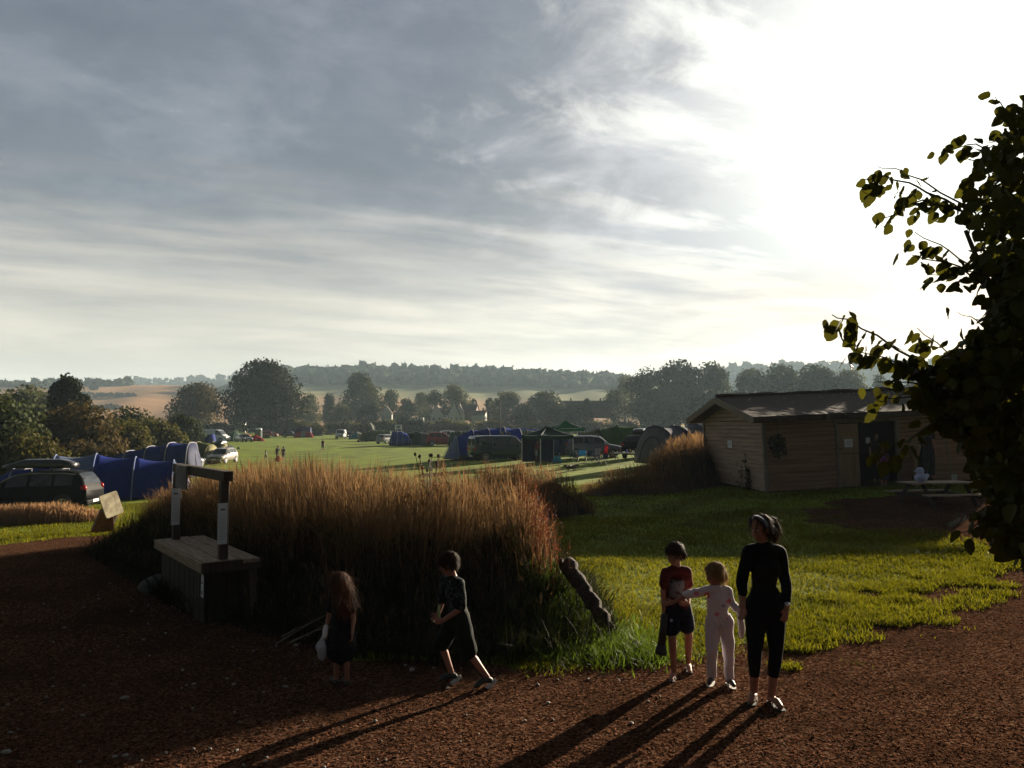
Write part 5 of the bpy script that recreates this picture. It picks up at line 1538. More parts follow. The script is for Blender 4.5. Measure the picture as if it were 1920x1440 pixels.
# ------------------------------------------------------------------ the shed
sh0 = Vector((8.36, 26.0, float(H(8.36, 26.0)) + .03))
shed = thing('shed', 'long low timber shed with lapped boards and a brown thatched roof on the right', 'shed', sh0)
shed.rotation_euler = (0, R(-2.4), R(5))
BOARD = M('lapped_board', (.30, .165, .095), (.19, .10, .06), 1.5, .8, bump=.5, stretch=(.5, 6, 6))
BOARD2 = M('lapped_board_gable', (.36, .245, .175), (.24, .155, .11), 1.5, .8, bump=.5, stretch=(6, .5, 6))
THATCH = M('heather_thatch', (.062, .038, .031), (.040, .025, .021), 9, .95, bump=.8, stretch=(3, .7, 3))
BARGE = M('grey_barge_board', (.20, .16, .13), (.14, .11, .09), 2, .8, bump=.4)
LW, DP, EH, RH = 8.6, 5.8, 2.35, 3.02     # length, depth, eave height, ridge height
rs = np.random.default_rng(8)
def boards(mb, p0, p1, z0, z1, out, hgt=.145, rag=.006, cut=None):
    p0, p1, out = Vector(p0), Vector(p1), Vector(out)
    z = z0
    while z < z1 - .01:
        zz = min(z1, z + hgt)
        a, b = p0.copy(), p1.copy()
        if cut: a, b = cut(z, p0, p1)
        j = rs.uniform(-rag, rag)
        up = Vector((0, 0, 1))
        vs = [a + up * z + out * .048, b + up * (z + j) + out * .048, b + up * (zz - .014) + out * .006, a + up * (zz - .014) + out * .006,
              a + up * z - out * .02, b + up * (z + j) - out * .02, b + up * (zz - .014) - out * .02, a + up * (zz - .014) - out * .02]
        mb.add(vs, [(0, 1, 2, 3), (7, 6, 5, 4), (4, 5, 1, 0), (3, 2, 6, 7), (0, 3, 7, 4), (1, 5, 6, 2)])
        z = zz
dx0, dx1 = 3.20, 4.55      # the dark doorway
wf = MB()
boards(wf, (.06, 0, 0), (dx0 - .75, 0, 0), .02, EH, (0, -1, 0))
boards(wf, (dx1 + .02, 0, 0), (LW, 0, 0), .02, EH, (0, -1, 0))
boards(wf, (dx0 - .75, 0, 0), (dx1 + .02, 0, 0), 2.16, EH, (0, -1, 0))
obj('wall', wf, BOARD, shed)
wg = MB()
boards(wg, (0, DP, 0), (0, .06, 0), .02, EH, (-1, 0, 0))
def gcut(z, p0, p1):
    f = max(.02, 1 - (z - EH) / (RH - EH)) / 2 * DP
    return Vector((0, DP / 2 + f, 0)), Vector((0, DP / 2 - f, 0))
boards(wg, (0, DP, 0), (0, 0, 0), EH, RH - .06, (-1, 0, 0), cut=gcut)
obj('wall', wg, BOARD2, shed)
wb = MB(); boards(wb, (LW, DP, 0), (0, DP, 0), .02, EH, (0, 1, 0)); boards(wb, (LW, 0, 0), (LW, DP, 0), .02, EH, (1, 0, 0))
obj('wall', wb, BOARD, shed)
obj('lap_shade_backing', MB().box((1.28, .04, EH / 2 + .02), (2.40, .03, EH - .1)), WOODD, shed)  # dark backing added so the board gaps draw the lap shadow lines
obj('lap_shade_backing', MB().box(((dx1 + LW) / 2 + .05, .04, EH / 2 + .02), (LW - dx1 - .15, .03, EH - .1)), WOODD, shed)
obj('lap_shade_backing', MB().box((.05, DP / 2, EH / 2 + .02), (.03, DP - .2, EH - .1)), WOODD, shed)
obj('corner_trim', MB().box((-.01, -.01, EH / 2), (.12, .12, EH)), BARGE, shed)
obj('corner_trim', MB().box((-.01, DP + .01, EH / 2), (.12, .12, EH)), BARGE, shed)
obj('floor', MB().box((LW / 2, DP / 2, -.30), (LW - .06, DP - .06, .66)), WOODD, shed)
obj('inner_partition', MB().box((dx1 + .3, DP / 2, 1.1), (.06, DP - .3, 2.2)), WOODD, shed)
obj('inner_partition', MB().box((dx0 - .9, DP / 2, 1.1), (.06, DP - .3, 2.2)), WOODD, shed)
# light plank door panel left of the doorway, in two halves
DOORM = M('tan_plank_door', (.27, .175, .10), (.18, .115, .068), 2, .75, bump=.4, stretch=(6, 6, .5))
d_ = obj('door', MB().box((dx0 - .36, -.02, .58), (.70, .05, 1.08)).box((dx0 - .36, -.035, 1.63), (.72, .05, .98)), DOORM, shed, bevel=.01)
obj('hinge', MB().box((dx0 - .66, -.066, 1.3), (.06, .02, .05)), TRIM, d_)
n_ = obj('notice', MB().box((dx0 - .36, -.068, 1.48), (.28, .012, .27)), PAPER, shed); obj('print_lines', MB().box((dx0 - .36, -.076, 1.52), (.18, .004, .015)).box((dx0 - .36, -.076, 1.47), (.20, .004, .012)).box((dx0 - .36, -.076, 1.42), (.16, .004, .012)), INK, n_)
n_ = obj('notice', MB().box((-.052, DP * .52, 1.50), (.012, .42, .27)), PAPER, shed); obj('print_lines', MB().box((-.060, DP * .52, 1.55), (.004, .26, .015)).box((-.060, DP * .52, 1.48), (.004, .3, .012)), INK, n_)
n_ = obj('notice', MB().box((dx0 + .52, .30, 1.52), (.14, .012, .2)), PAPER, shed)
obj('door_frame', MB().box((dx0 - .75, -.03, 1.09), (.07, .12, 2.16)).box((dx1 + .0, -.03, 1.09), (.09, .12, 2.16)).box(((dx0 + dx1) / 2 - .37, -.03, 2.20), (dx1 - dx0 + .85, .11, .09)), BARGE, shed)
# thatched roof with a thick ragged eave
rf = MB()
for s in (-1, 1):
    P = []
    for i in range(61):
        x = -.52 + (LW + 1.0) * i / 60
        row = []
        for j in range(15):
            f = j / 14
            y = DP / 2 + s * (DP / 2 + .52) * f
            z = RH + .03 - (RH + .0 - EH + .10) * f + .004 * math.sin(x * .9) + rs.normal(0, .003)
            row.append(Vector((x + rs.normal(0, .008), y + (rs.normal(0, .03) if j == 14 else 0), z)))
        P.append(row)
    rf.slab(P, .20 * s)
roof = obj('roof', rf, THATCH, shed)
obj('ridge_cap', MB().tube([(-.5 + (LW + .95) * k / 24, DP / 2 + .02 * math.sin(k), RH + .19 + .03 * math.sin(k * 1.7) + rs.normal(0, .008)) for k in range(25)], [.13 + rs.normal(0, .012) for _ in range(25)], 9), THATCH, roof, True)
for s in (-1, 1):
    obj('barge_board', MB().bar((-.56, DP / 2, RH + .10), (-.56, DP / 2 + s * (DP / 2 + .58), EH + .02), .05, .22), BARGE, roof)
stw = MB()
for _ in range(60):
    x = rs.uniform(0, LW); f = rs.uniform(.05, .9); y = DP / 2 - (DP / 2 + .5) * f; z = RH + .03 + .21 - (RH - EH + .10) * f
    a = rs.uniform(0, 3.14); l_ = rs.uniform(.05, .16)
    stw.bar((x, y, z), (x + l_ * math.cos(a), y + l_ * math.sin(a) * .9, z + .02 - .2 * l_ * -math.sin(a)), .012)
obj('loose_straw', stw, M('pale_straw', (.42, .34, .22), (.3, .24, .16), 5, .8), roof)
# hanging basket at the corner, climbing plant on the gable, deck board
hbk = thing('hanging_basket', 'hanging basket of trailing leaves at the front corner of the shed', 'basket', sh0 + Vector((.28, -.25, 1.42)))
obj('basket', MB().tube([(0, 0, -.12), (0, 0, 0), (0, 0, .12)], [.08, .17, .2], 12), WOODD, hbk)
p, d = blob_points([(0, 0, .18, .28, .24, .28), (.05, -.05, -.1, .22, .2, .2)], 420, rs, .5, 1.1); v, f = leaf_cards(p, d, .045, rs); np_mesh('foliage', v, f, L_DARK, hbk)
obj('chain', MB().tube([(0, 0, .1), (0, .05, .95)], .008, 5), TRIM, hbk)
cl = thing('climbing_plant', 'straggly climbing plant growing up the gable wall of the shed', 'plant', sh0 + Vector((-.16, 2.6, -.05)))
st_ = MB(); pts = []
for k in range(9):
    y0 = rs.uniform(-1.6, 2.2); hh = rs.uniform(.4, 1.15)
    q = [(-.06 + rs.uniform(-.05, 0), y0 + .12 * math.sin(i * 1.3 + k), hh * i / 5) for i in range(6)]
    st_.tube(q, [.012, .010, .008, .007, .006, .004], 5); pts += q
obj('stems', st_, BARK, cl)
pp = np.repeat(np.array(pts), 9, 0) + rs.normal(0, .09, (len(pts) * 9, 3)) * np.array([.4, 1, 1]); pp[:, 0] = np.minimum(pp[:, 0], -.04)
v, f = leaf_cards(pp, np.tile([-1.0, 0, 0], (len(pp), 1)), .05, rs); np_mesh('foliage', v, f, L_DARK, cl)
obj('step', MB().box((-.35, 1.2, -.18), (.55, 3.2, .12)), BARGE, shed)
t = thing('spade', 'long handled garden tool leaning on the shed wall right of the doorway', 'tool', sh0 + Vector((5.9, -.1, .36)), 0)
obj('handle', MB().tube([(0, -.30, 0), (-.10, -.03, 1.35)], .018, 7), BARGE, t); obj('blade', MB().box((.01, -.31, .12), (.17, .03, .26)), POLE, t)
t = thing('dark_cloth', 'black coat hanging on the shed wall beside the tan post', 'coat', sh0 + Vector((5.05, -.12, .30)))
obj('coat', MB().tube([(0, 0, 0.1), (.02, 0, .6), (0, 0, 1.1), (0, .0, 1.35)], [.32, .30, .24, .05], 12), BLACKCL, t, True)
t = thing('carved_post', 'tan carved wooden post shaped like a tall vase at the right of the shed doorway', 'post', sh0 + Vector((4.68, -.34, .20)))
obj('shaft', MB().tube([(0, 0, 0), (0, 0, .25), (0, 0, .8), (0, 0, 1.3), (0, 0, 1.36)], [.07, .06, .09, .20, .19], 12), DOORM, t, True)
obj('foot', MB().box((0, 0, .03), (.24, .24, .07)), DOORM, t, bevel=.01)

# ------------------------------------------------------------------ picnic table with the duck
pt = thing('picnic_table', 'wooden picnic table with fixed benches in the shade before the shed', 'table', base(1752, 21.5, -.05), R(12))
tz = at(1752, 903, 21.5).z - pt.location.z
for k in range(5): obj('plank', MB().box((0, -.32 + .16 * k, tz - .02), (1.9, .148, .04)), WOOD, pt, bevel=.006)
for s in (-1, 1):
    for q in (0, 1): obj('bench_plank', MB().box((0, s * (.66 + .15 * q), tz - .30), (1.9, .14, .04)), WOOD, pt, bevel=.006)
    obj('crossbar', MB().bar((s * .65, -.80, tz - .36), (s * .65, .80, tz - .36), .05, .09), WOODD, pt)
    for q in (-1, 1): obj('leg', MB().bar((s * .65, q * .70, 0), (s * .65, q * .26, tz - .04), .05, .09), WOODD, pt)
dk = thing('duck', 'big pale blue toy duck sitting on the near end of the picnic table', 'toy duck', at(1727, 903, 21.3), R(-20))
dk.location.z = pt.location.z + tz
DUCK = M('pale_blue_plastic', (.36, .42, .66), (.32, .38, .6), 2, .45)
db = MB()
db.ell((0, 0, .115), (.165, .135, .12), nu=20, nv=12); db.ell((-.02, 0, .30), (.105, .10, .105), nu=18, nv=11); db.tube([(-.01, 0, .15), (-.02, 0, .25)], [.10, .085], 14)
db.ell((.145, 0, .175), (.06, .07, .055), m=Matrix.Rotation(R(-35), 3, 'Y'), nu=12, nv=8)
b_ = obj('body', db, DUCK, dk, True)
rm = b_.modifiers.new('one_skin', 'REMESH'); rm.mode = 'VOXEL'; rm.voxel_size = .012; rm.use_smooth_shade = True
sm = b_.modifiers.new('soft', 'SMOOTH'); sm.factor = .6; sm.iterations = 6
obj('beak', MB().ell((-.135, 0, .285), (.05, .045, .018), nu=12, nv=7), M('pale_beak', (.38, .40, .5), (.34, .36, .46), 3, .5), dk, True)
for s in (-1, 1):
    obj('wing', MB().ell((.02, s * .125, .13), (.10, .025, .06), nu=12, nv=8), DUCK, dk, True)
    obj('eye', MB().ell((-.085, s * .075, .325), .014, nu=8, nv=6), TRIM, dk, True)
# ------------------------------------------------------------------ people
SKIN = M('skin', (.30, .135, .09), (.25, .11, .072), 6, .55, spec=.25, detail=2)
def bake(o):
    dg = bpy.context.evaluated_depsgraph_get()
    me = bpy.data.meshes.new_from_object(o.evaluated_get(dg))
    o.modifiers.clear(); old = o.data; o.data = me
    bpy.data.meshes.remove(old)

def limb(mb, pts, rad, n=12, flat=None):
    """closed tapering tube with rounded ends through joints; flat squeezes it along one direction"""
    pts = [Vector(p) for p in pts]
    P, Q = [], []
    d0 = (pts[0] - pts[1]).normalized(); d1 = (pts[-1] - pts[-2]).normalized()
    for a in (80, 50, 20): P.append(pts[0] + d0 * rad[0] * math.sin(R(a))); Q.append(rad[0] * math.cos(R(a)))
    for i in range(len(pts) - 1):
        for k in range(4):
            f = k / 4; P.append(pts[i].lerp(pts[i + 1], f)); Q.append(rad[i] + (rad[i + 1] - rad[i]) * f)
    P.append(pts[-1]); Q.append(rad[-1])
    for a in (20, 50, 80): P.append(pts[-1] + d1 * rad[-1] * math.sin(R(a))); Q.append(rad[-1] * math.cos(R(a)))
    o = len(mb.v)
    mb.tube(P, Q, n)
    if flat:
        ax = Vector(flat[0]).normalized(); k = flat[1]
        m = len(P)
        for i in range(m):
            for j in range(n):
                q = Vector(mb.v[o + i * n + j]); e = q - P[i]
                mb.v[o + i * n + j] = tuple(q - ax * e.dot(ax) * (1 - k))
    return mb

def skin_mesh(name, mb, mat, parent, vox, soft=4, noise_=None):
    o = obj(name, mb, mat, parent, True)
    m = o.modifiers.new('one_skin', 'REMESH'); m.mode = 'VOXEL'; m.voxel_size = vox; m.use_smooth_shade = True
    if soft:
        s = o.modifiers.new('soft', 'SMOOTH'); s.factor = .5; s.iterations = soft
    bake(o)
    if noise_:
        me = o.data; n = len(me.vertices)
        co = np.empty(n * 3, np.float32); me.vertices.foreach_get('co', co); co = co.reshape(-1, 3)
        no = np.empty(n * 3, np.float32); me.vertices.foreach_get('normal', no); no = no.reshape(-1, 3)
        a, fx, fz = noise_
        w_ = np.sin(co[:, 2] * fz + 3 * np.sin(co[:, 0] * fx) + 2 * np.sin(co[:, 1] * fx + 1)) * .6 + np.sin(co[:, 0] * fx * 2.1 + co[:, 2] * fz * .6) * .4
        co = co + no * (a * w_)[:, None]
        me.vertices.foreach_set('co', co.ravel()); me.update()
    return o

def strands(t, hair, mat, n, lng, down=1.0, seed=1, wd=.0022):
    """loose hairs lying over the hair and a few standing off it"""
    r_ = np.random.default_rng(seed)
    me = hair.data; k = len(me.vertices)
    co = np.empty(k * 3, np.float32); me.vertices.foreach_get('co', co); co = co.reshape(-1, 3)
    no = np.empty(k * 3, np.float32); me.vertices.foreach_get('normal', no); no = no.reshape(-1, 3)
    i = r_.integers(0, k, n); p, q = co[i], no[i]
    g = np.tile([0., 0, -1.0], (n, 1)) * down + r_.normal(0, .35, (n, 3)); g -= q * (g * q).sum(1)[:, None]; g /= np.linalg.norm(g, axis=1)[:, None] + 1e-6
    sd_ = np.cross(g, q); L_ = r_.uniform(.5, 1.2, n) * lng; lift = np.abs(r_.normal(0, .05, n)) + (r_.random(n) < .12) * .25
    V = []
    for f in (0, .5, 1.0):
        c = p + q * .003 + g * (L_ * f)[:, None] + q * (L_ * lift * f)[:, None] + np.array([0, 0, -1.0]) * (L_ * .25 * f * f)[:, None]
        w_ = wd * (1 - .8 * f)
        V += [c - sd_ * w_, c + sd_ * w_]
    V = np.stack(V, 1).reshape(-1, 3); b = np.arange(n)[:, None] * 6
    F = np.concatenate([b + np.array([[0, 1, 3, 2]]), b + np.array([[2, 3, 5, 4]])])
    np_mesh('hair_strands', V, F, mat, t)

def hand(mb, wrist, direction, palm_n, thumb, size=1.0, curl=.5, spread=.16):
    """palm, four unequal bent fingers and a thumb leaving the side of the palm"""
    wv = Vector(wrist); d = Vector(direction).normalized(); n_ = Vector(palm_n).normalized()
    n_ = (n_ - d * n_.dot(d)).normalized(); s_ = d.cross(n_).normalized()
    if s_.dot(Vector(thumb)) < 0: s_ = -s_
    L = .085 * size
    limb(mb, [wv - d * .01, wv + d * L * .5, wv + d * L], [.026 * size, .036 * size, .036 * size], 10, (n_, .42))
    for k, (ln, off) in enumerate(((.066, .030), (.075, .011), (.070, -.009), (.055, -.028))):
        a = wv + d * L * .92 + s_ * off * size
        b = a + (d + s_ * spread * (off / .03) + n_ * curl * .5).normalized() * ln * .45 * size
        c = b + (d * (1 - curl * .7) + n_ * curl * 1.1).normalized() * ln * .32 * size
        e = c + (d * (1 - curl * 1.3) + n_ * curl * 1.5).normalized() * ln * .28 * size
        limb(mb, [a, b, c, e], [.0095 * size, .0088 * size, .0080 * size, .0068 * size], 8)
    a = wv + d * L * .28 + s_ * .028 * size
    b = a + (d * .7 + s_ * .75 + n_ * .25).normalized() * .036 * size
    c = b + (d * .9 + s_ * .30 + n_ * .4 * curl).normalized() * .032 * size
    limb(mb, [a, b, c], [.013 * size, .011 * size, .008 * size], 8)

def head(mb, c, face, k=1.0, roll=0.0, child=False):
    """skull, jaw, nose, brows, lips and ears; c centre, face = direction looked at; k scale (1 = adult 0.23 m tall)"""
    f = Vector(face).normalized(); up = Vector((0, 0, 1)); up = (up - f * up.dot(f)).normalized(); s_ = f.cross(up)
    m = Matrix((f, s_, up)).transposed()            # local x = forwards, z = up
    c = Vector(c)
    def W(x, y, z): return c + m @ Vector((x, y, z)) * k
    mb.ell(W(-.012, 0, .025), (.098 * k, .076 * k, .092 * k), m, 18, 12)
    mb.ell(W(.022, 0, -.035), (.066 * k, .058 * k, .078 * k), m, 16, 10)
    mb.ell(W(.045, 0, -.088), (.028 * k, .032 * k, .024 * k), m, 12, 8)       # chin
    ch = 1.25 if child else 1.0
    for s in (-1, 1):
        mb.ell(W(.052, s * .036, -.035), (.026 * k, .022 * k * ch, .024 * k), m, 10, 7)   # cheeks
        mb.ell(W(.068, s * .030, .018), (.018 * k, .026 * k, .009 * k), m, 10, 7)         # brows
        mb.ell(W(-.008, s * .078, -.012), (.018 * k, .009 * k, .030 * k), m, 10, 8)       # ears
    nl = .7 if child else 1
    limb(mb, [W(.080, 0, .010), W(.092 + .012 * nl, 0, -.030)], [.008 * k, .012 * k], 8)
    mb.ell(W(.096 + .012 * nl, 0, -.034), (.012 * k, .014 * k, .010 * k), m, 8, 6)
    mb.ell(W(.078, 0, -.061), (.012 * k, .022 * k, .006 * k), m, 10, 6)
    mb.ell(W(.076, 0, -.071), (.012 * k, .020 * k, .007 * k), m, 10, 6)
    return m, W

def eyes_lips(t, W, m, k, lip=(.35, .09, .08), teeth=False):
    EYE_W = M('eye_white', (.6, .58, .55)); IRIS = M('dark_iris', (.02, .014, .01), None, 3, .2)
    for s in (-1, 1):
        e = obj('eye', MB().ell(W(.074, s * .030, .002), .0105 * k, nu=10, nv=8), EYE_W, t, True)
        obj('iris', MB().ell(W(.0805, s * .0305, .002), .0058 * k, nu=8, nv=6), IRIS, e, True)
        obj('eyebrow', MB().tube([W(.084, s * .014, .021), W(.085, s * .030, .026), W(.074, s * .048, .021)], .0035 * k, 5), M('eyebrow_hair', (.03, .018, .012)), t, True)
    obj('lips', MB().tube([W(.078, -.021, -.065), W(.089, -.008, -.064), W(.089, .008, -.064), W(.078, .021, -.065)], .0052 * k, 6), M('lip_skin_%d' % int(lip[0] * 100), lip), t, True)

def shoe(mb, ankle, toe, k=1.0, sole=False):
    a = Vector(ankle); t = Vector(toe); d = (t - a); d.z = 0; d.normalize()
    limb(mb, [a + Vector((0, 0, -.03 * k)), a.lerp(t, .55) + Vector((0, 0, .012 * k)), t + Vector((0, 0, .012 * k))], [.038 * k, .036 * k, .030 * k], 10, ((0, 0, 1), .75))
    limb(mb, [a - d * .032 * k + Vector((0, 0, -.035 * k)), a + Vector((0, 0, -.02 * k))], [.030 * k, .034 * k], 10)

def person(label, loc_, group=None, rz=0):
    return thing('person', label, 'person', loc_, rz, group)

# fabric used by the near group
BLK = M('black_jersey', (.0045, .0045, .0055), (.008, .008, .009), 5, .85, bump=.4, spec=.08)
LEG = M('black_leggings', (.004, .004, .0055), (.007, .007, .009), 6, .8, bump=.3, spec=.08)
MAROON = M('maroon_tee', (.085, .012, .011), (.06, .010, .009), 5, .85, bump=.3, spec=.1)
NAVYS = M('navy_shorts', (.006, .007, .016), (.010, .011, .022), 5, .8, bump=.3, spec=.1)
HAIR_D = M('dark_brown_hair', (.020, .010, .007), (.045, .022, .013), 5, .7, bump=.35, stretch=(22, 22, 2), spec=.12, trans=.3)
HAIR_R = M('auburn_hair', (.055, .020, .010), (.11, .045, .022), 5, .7, bump=.35, stretch=(22, 22, 2), spec=.12, trans=.3)
HAIR_B = M('blond_hair', (.30, .19, .085), (.18, .105, .045), 5, .7, bump=.35, stretch=(22, 22, 2), spec=.12, trans=.3)
SOLE = M('pale_rubber', (.55, .54, .5), (.48, .47, .44), 5, .7)
FLIP = M('dark_flip_flop', (.02, .016, .014)); STRAPW = M('pale_strap', (.55, .52, .48))
def pyjama():
    m = bpy.data.materials.new('pale_printed_pyjama'); m.use_nodes = True
    t = NT(m.node_tree); b = t.n('ShaderNodeBsdfPrincipled'); out = t.n('ShaderNodeOutputMaterial')
    p = t.n('ShaderNodeTexCoord').outputs['Object']
    vo = t.n('ShaderNodeTexVoronoi'); t.put(vo.inputs['Vector'], t.v('MULTIPLY', p, (1, .6, 1.5))); vo.inputs['Scale'].default_value = 8.5
    spot = t.rng(vo.outputs['Distance'], .30, .24)
    rv = t.sep(vo.outputs['Color'])
    pink = t.m('MULTIPLY', spot, t.m('GREATER_THAN', rv[0], .52))
    grey = t.m('MULTIPLY', t.rng(vo.outputs['Distance'], .26, .2), t.m('LESS_THAN', rv[0], .30))
    c = t.mix(pink, (.56, .50, .53), (.58, .16, .22)); c = t.mix(t.m('MULTIPLY', grey, .8), c, (.22, .18, .25))
    t.put(b.inputs['Base Color'], c); b.inputs['Roughness'].default_value = .85
    t.t.links.new(b.outputs[0], out.inputs[0]); return m
PYJ = pyjama()
PYJP = M('pale_pyjama_trousers', (.52, .46, .49), (.46, .41, .45), 6, .85, bump=.3)
def patterned(nm, c1, c2, sc):
    m = bpy.data.materials.new(nm); m.use_nodes = True
    t = NT(m.node_tree); b = t.n('ShaderNodeBsdfPrincipled'); out = t.n('ShaderNodeOutputMaterial')
    p = t.n('ShaderNodeTexCoord').outputs['Object']
    t.put(b.inputs['Base Color'], t.mix(t.rng(t.noise(p, sc, 3, .6, 1.5), .52, .60), c1, c2)); b.inputs['Roughness'].default_value = .85; b.inputs['Specular IOR Level'].default_value = .08
    t.t.links.new(b.outputs[0], out.inputs[0]); return m
CAMO = patterned('dark_patterned_top', (.005, .007, .008), (.06, .08, .075), 26)
DRESS = patterned('dark_flecked_dress', (.005, .005, .007), (.03, .033, .036), 40)

def place(px, py):
    return G(px, py)

def body_person(t, J, k, vox, head_k, face, child, skin=SKIN, hand_curl=.5, hand_size=None, palms=None, hands=None, thick=1.0):
    """J joints: head neck shL shR elL elR wrL wrR chest waist hip hipL hipR knL knR anL anR toL toR (L = left in the picture)"""
    mb = MB()
    j = {a: Vector(b) for a, b in J.items()}
    m, W = head(mb, j['head'], face, head_k, child=child)
    limb(mb, [j['head'] - Vector((0, 0, .06 * head_k)) - Vector(face).normalized() * .012, j['neck'], j['neck'] - Vector((0, 0, .05))], [.050 * head_k, .052 * head_k * thick, .06 * head_k], 12)
    sw = (j['shR'] - j['shL']).length
    ax = (0, 1, 0) if 'axis' not in J else J['axis']
    limb(mb, [j['neck'] - Vector((0, 0, .03)), j['chest'], j['waist'], j['hip']], [sw * .20, sw * .40, sw * .29, sw * .40], 16, (ax, .62))
    limb(mb, [j['shL'], j['neck'] - Vector((0, 0, .035 * k)), j['shR']], [.048 * k, .055 * k, .048 * k], 12)
    for s in 'LR':
        limb(mb, [j['sh' + s], j['el' + s], j['wr' + s]], [.050 * k, .040 * k, .027 * k], 12)
        hd = Vector(hands[s]) if hands and s in hands else (j['wr' + s] - j['el' + s])
        pn = Vector(palms[s][0]) if palms else Vector((1 if s == 'L' else -1, 0, 0))
        th = Vector(palms[s][1]) if palms else Vector((0, -1, 0))
        hand(mb, j['wr' + s], hd, pn, th, hand_size or k * .95, hand_curl)
        limb(mb, [j['hip' + s], j['kn' + s], j['an' + s]], [.082 * k, .054 * k, .036 * k], 14)
        cal = j['kn' + s].lerp(j['an' + s], .3) + Vector((0, .012, 0)); limb(mb, [cal, cal.lerp(j['an' + s], .4)], [.052 * k, .042 * k], 12)
        shoe(mb, j['an' + s], j['to' + s], k)
    b = skin_mesh('body', mb, skin, t, vox, 3)
    eyes_lips(t, W, m, head_k)
    return j, m, W

def flip_flops(t, j, k):
    for s in 'LR':
        a, b = j['an' + s], j['to' + s]
        d = (b - a); d.z = 0; d.normalize(); sd_ = Vector((-d.y, d.x, 0))
        z = min(a.z - .065 * k, b.z - .012)
        zc = Vector((a.x, a.y, b.z - .025 * k))
        p = MB(); P = []
        for f, w_ in ((-.05, .028), (0, .034), (.07, .030), (.14, .042), (.19, .038), (.215, .018)):
            c_ = zc + d * f * k
            P.append([c_ - sd_ * w_ * k, c_, c_ + sd_ * w_ * k])
        o = obj('flip_flop', MB().slab(P, .018), FLIP, t)
        h = zc + Vector((0, 0, .062 * k))
        obj('strap', MB().tube([zc + d * .07 * k - sd_ * .036 * k + Vector((0, 0, .01)), h + d * .085 * k - sd_ * .02 * k, zc + d * .165 * k + Vector((0, 0, .055 * k)), h + d * .085 * k + sd_ * .02 * k, zc + d * .07 * k + sd_ * .036 * k + Vector((0, 0, .01))], .006, 6), STRAPW, o, True)

# ---- the woman in dark clothes
wl = place(1432, 1322)
t = person('woman in dark top and cropped leggings with a ponytail, holding the small girl by hand', wl, 'people walking on the bark path')
J = dict(head=(-.005, -.005, 1.575), neck=(.022, .01, 1.425), shL=(-.125, -.03, 1.372), shR=(.175, .03, 1.360), elL=(-.185, -.01, 1.09), elR=(.238, .05, 1.07), wrL=(-.205, -.10, .905), wrR=(.200, -.06, .865),
         chest=(.030, .005, 1.24), waist=(.020, .0, 1.05), hip=(.035, .01, .90), hipL=(-.055, .0, .86), hipR=(.120, .02, .86), knL=(-.090, -.06, .48), knR=(.112, -.02, .48),
         anL=(-.050, .12, .085), anR=(.070, .0, .085), toL=(-.120, -.03, .03), toR=(.095, -.16, .03))
face = (-.80, -.50, -.16)
j, m, W = body_person(t, J, 1.0, .0062, 1.0, face, False, hands={'L': (-.05, -.1, -1), 'R': (-.3, -.25, -1)}, palms={'L': ((-.6, -.3, 0), (0, -1, 0)), 'R': ((-.3, 1, 0), (-1, 0, .2))}, hand_curl=.62, thick=.92)
mb = MB()
limb(mb, [(.028, .01, 1.385), (.030, .008, 1.25), (.020, .0, 1.06), (.034, .008, .92), (.036, .008, .84)], [.082, .140, .106, .160, .176], 18, ((0, 1, 0), .66))
limb(mb, [J['shL'], (.024, .0, 1.395), J['shR']], [.060, .070, .060], 14)
for s in (-1, 1): limb(mb, [(.03 + s * .055, -.075, 1.22), (.03 + s * .055, -.06, 1.19)], [.060, .055], 12)
for s, p in (('L', .5), ('R', .72)):
    e = j['el' + s]; q = e.lerp(j['wr' + s], p)
    limb(mb, [j['sh' + s], e, q], [.062, .052, .042], 14)
skin_mesh('top', mb, BLK, t, .0075, 4, (.0065, 17, 21))
mb = MB()
for s in 'LR':
    q = j['kn' + s].lerp(j['an' + s], .52)
    limb(mb, [j['hip' + s] + Vector((0, 0, .03)), j['hip' + s].lerp(j['kn' + s], .5), j['kn' + s], j['kn' + s].lerp(j['an' + s], .25), q], [.106, .088, .062, .060, .050], 16)
limb(mb, [(.035, .01, .94), (.035, .015, .86)], [.150, .172], 16, ((0, 1, 0), .68))
for s in (-1, 1): limb(mb, [(.035 + s * .07, .065, .88), (.035 + s * .07, .06, .83)], [.085, .08], 12)
skin_mesh('leggings', mb, LEG, t, .0075, 4, (.0025, 22, 30))
# panels added for the red sunlit glow between the arms and the body
RED_GLOW = M('red_glow_panel', (.50, .085, .03), (.42, .06, .02), 6, .8, trans=.55)
for x0, x1, z0, z1 in ((-.170, -.125, 1.02, 1.22), (.195, .225, .80, 1.18)):
    obj('glow_panel', MB().slab([[Vector((x0, .06, z0)), Vector((x0 + .01, .05, (z0 + z1) / 2)), Vector((x0 + .02, .03, z1))], [Vector((x1, .05, z0 + .03)), Vector((x1 + .005, .04, (z0 + z1) / 2)), Vector((x1 - .005, .02, z1))]], .006), RED_GLOW, t, True)
mb = MB()
fx = Vector(face).normalized()
mb.ell(W(-.026, 0, .034), (.100, .084, .094), m, 20, 14)
limb(mb, [W(-.05, -.05, .0), W(-.075, -.035, -.055)], [.045, .038], 12); limb(mb, [W(-.05, .05, .0), W(-.075, .035, -.055)], [.045, .038], 12)
limb(mb, [W(-.125, 0, .045), W(-.165, 0, .035), W(-.190, 0, -.03), W(-.185, 0, -.10), W(-.17, 0, -.155)], [.024, .042, .046, .038, .014], 12)
hr_ = skin_mesh('hair', mb, HAIR_D, t, .007, 2, (.003, 60, 14))
strands(t, hr_, HAIR_D, 1100, .09, seed=1)
hb = MB(); P = []
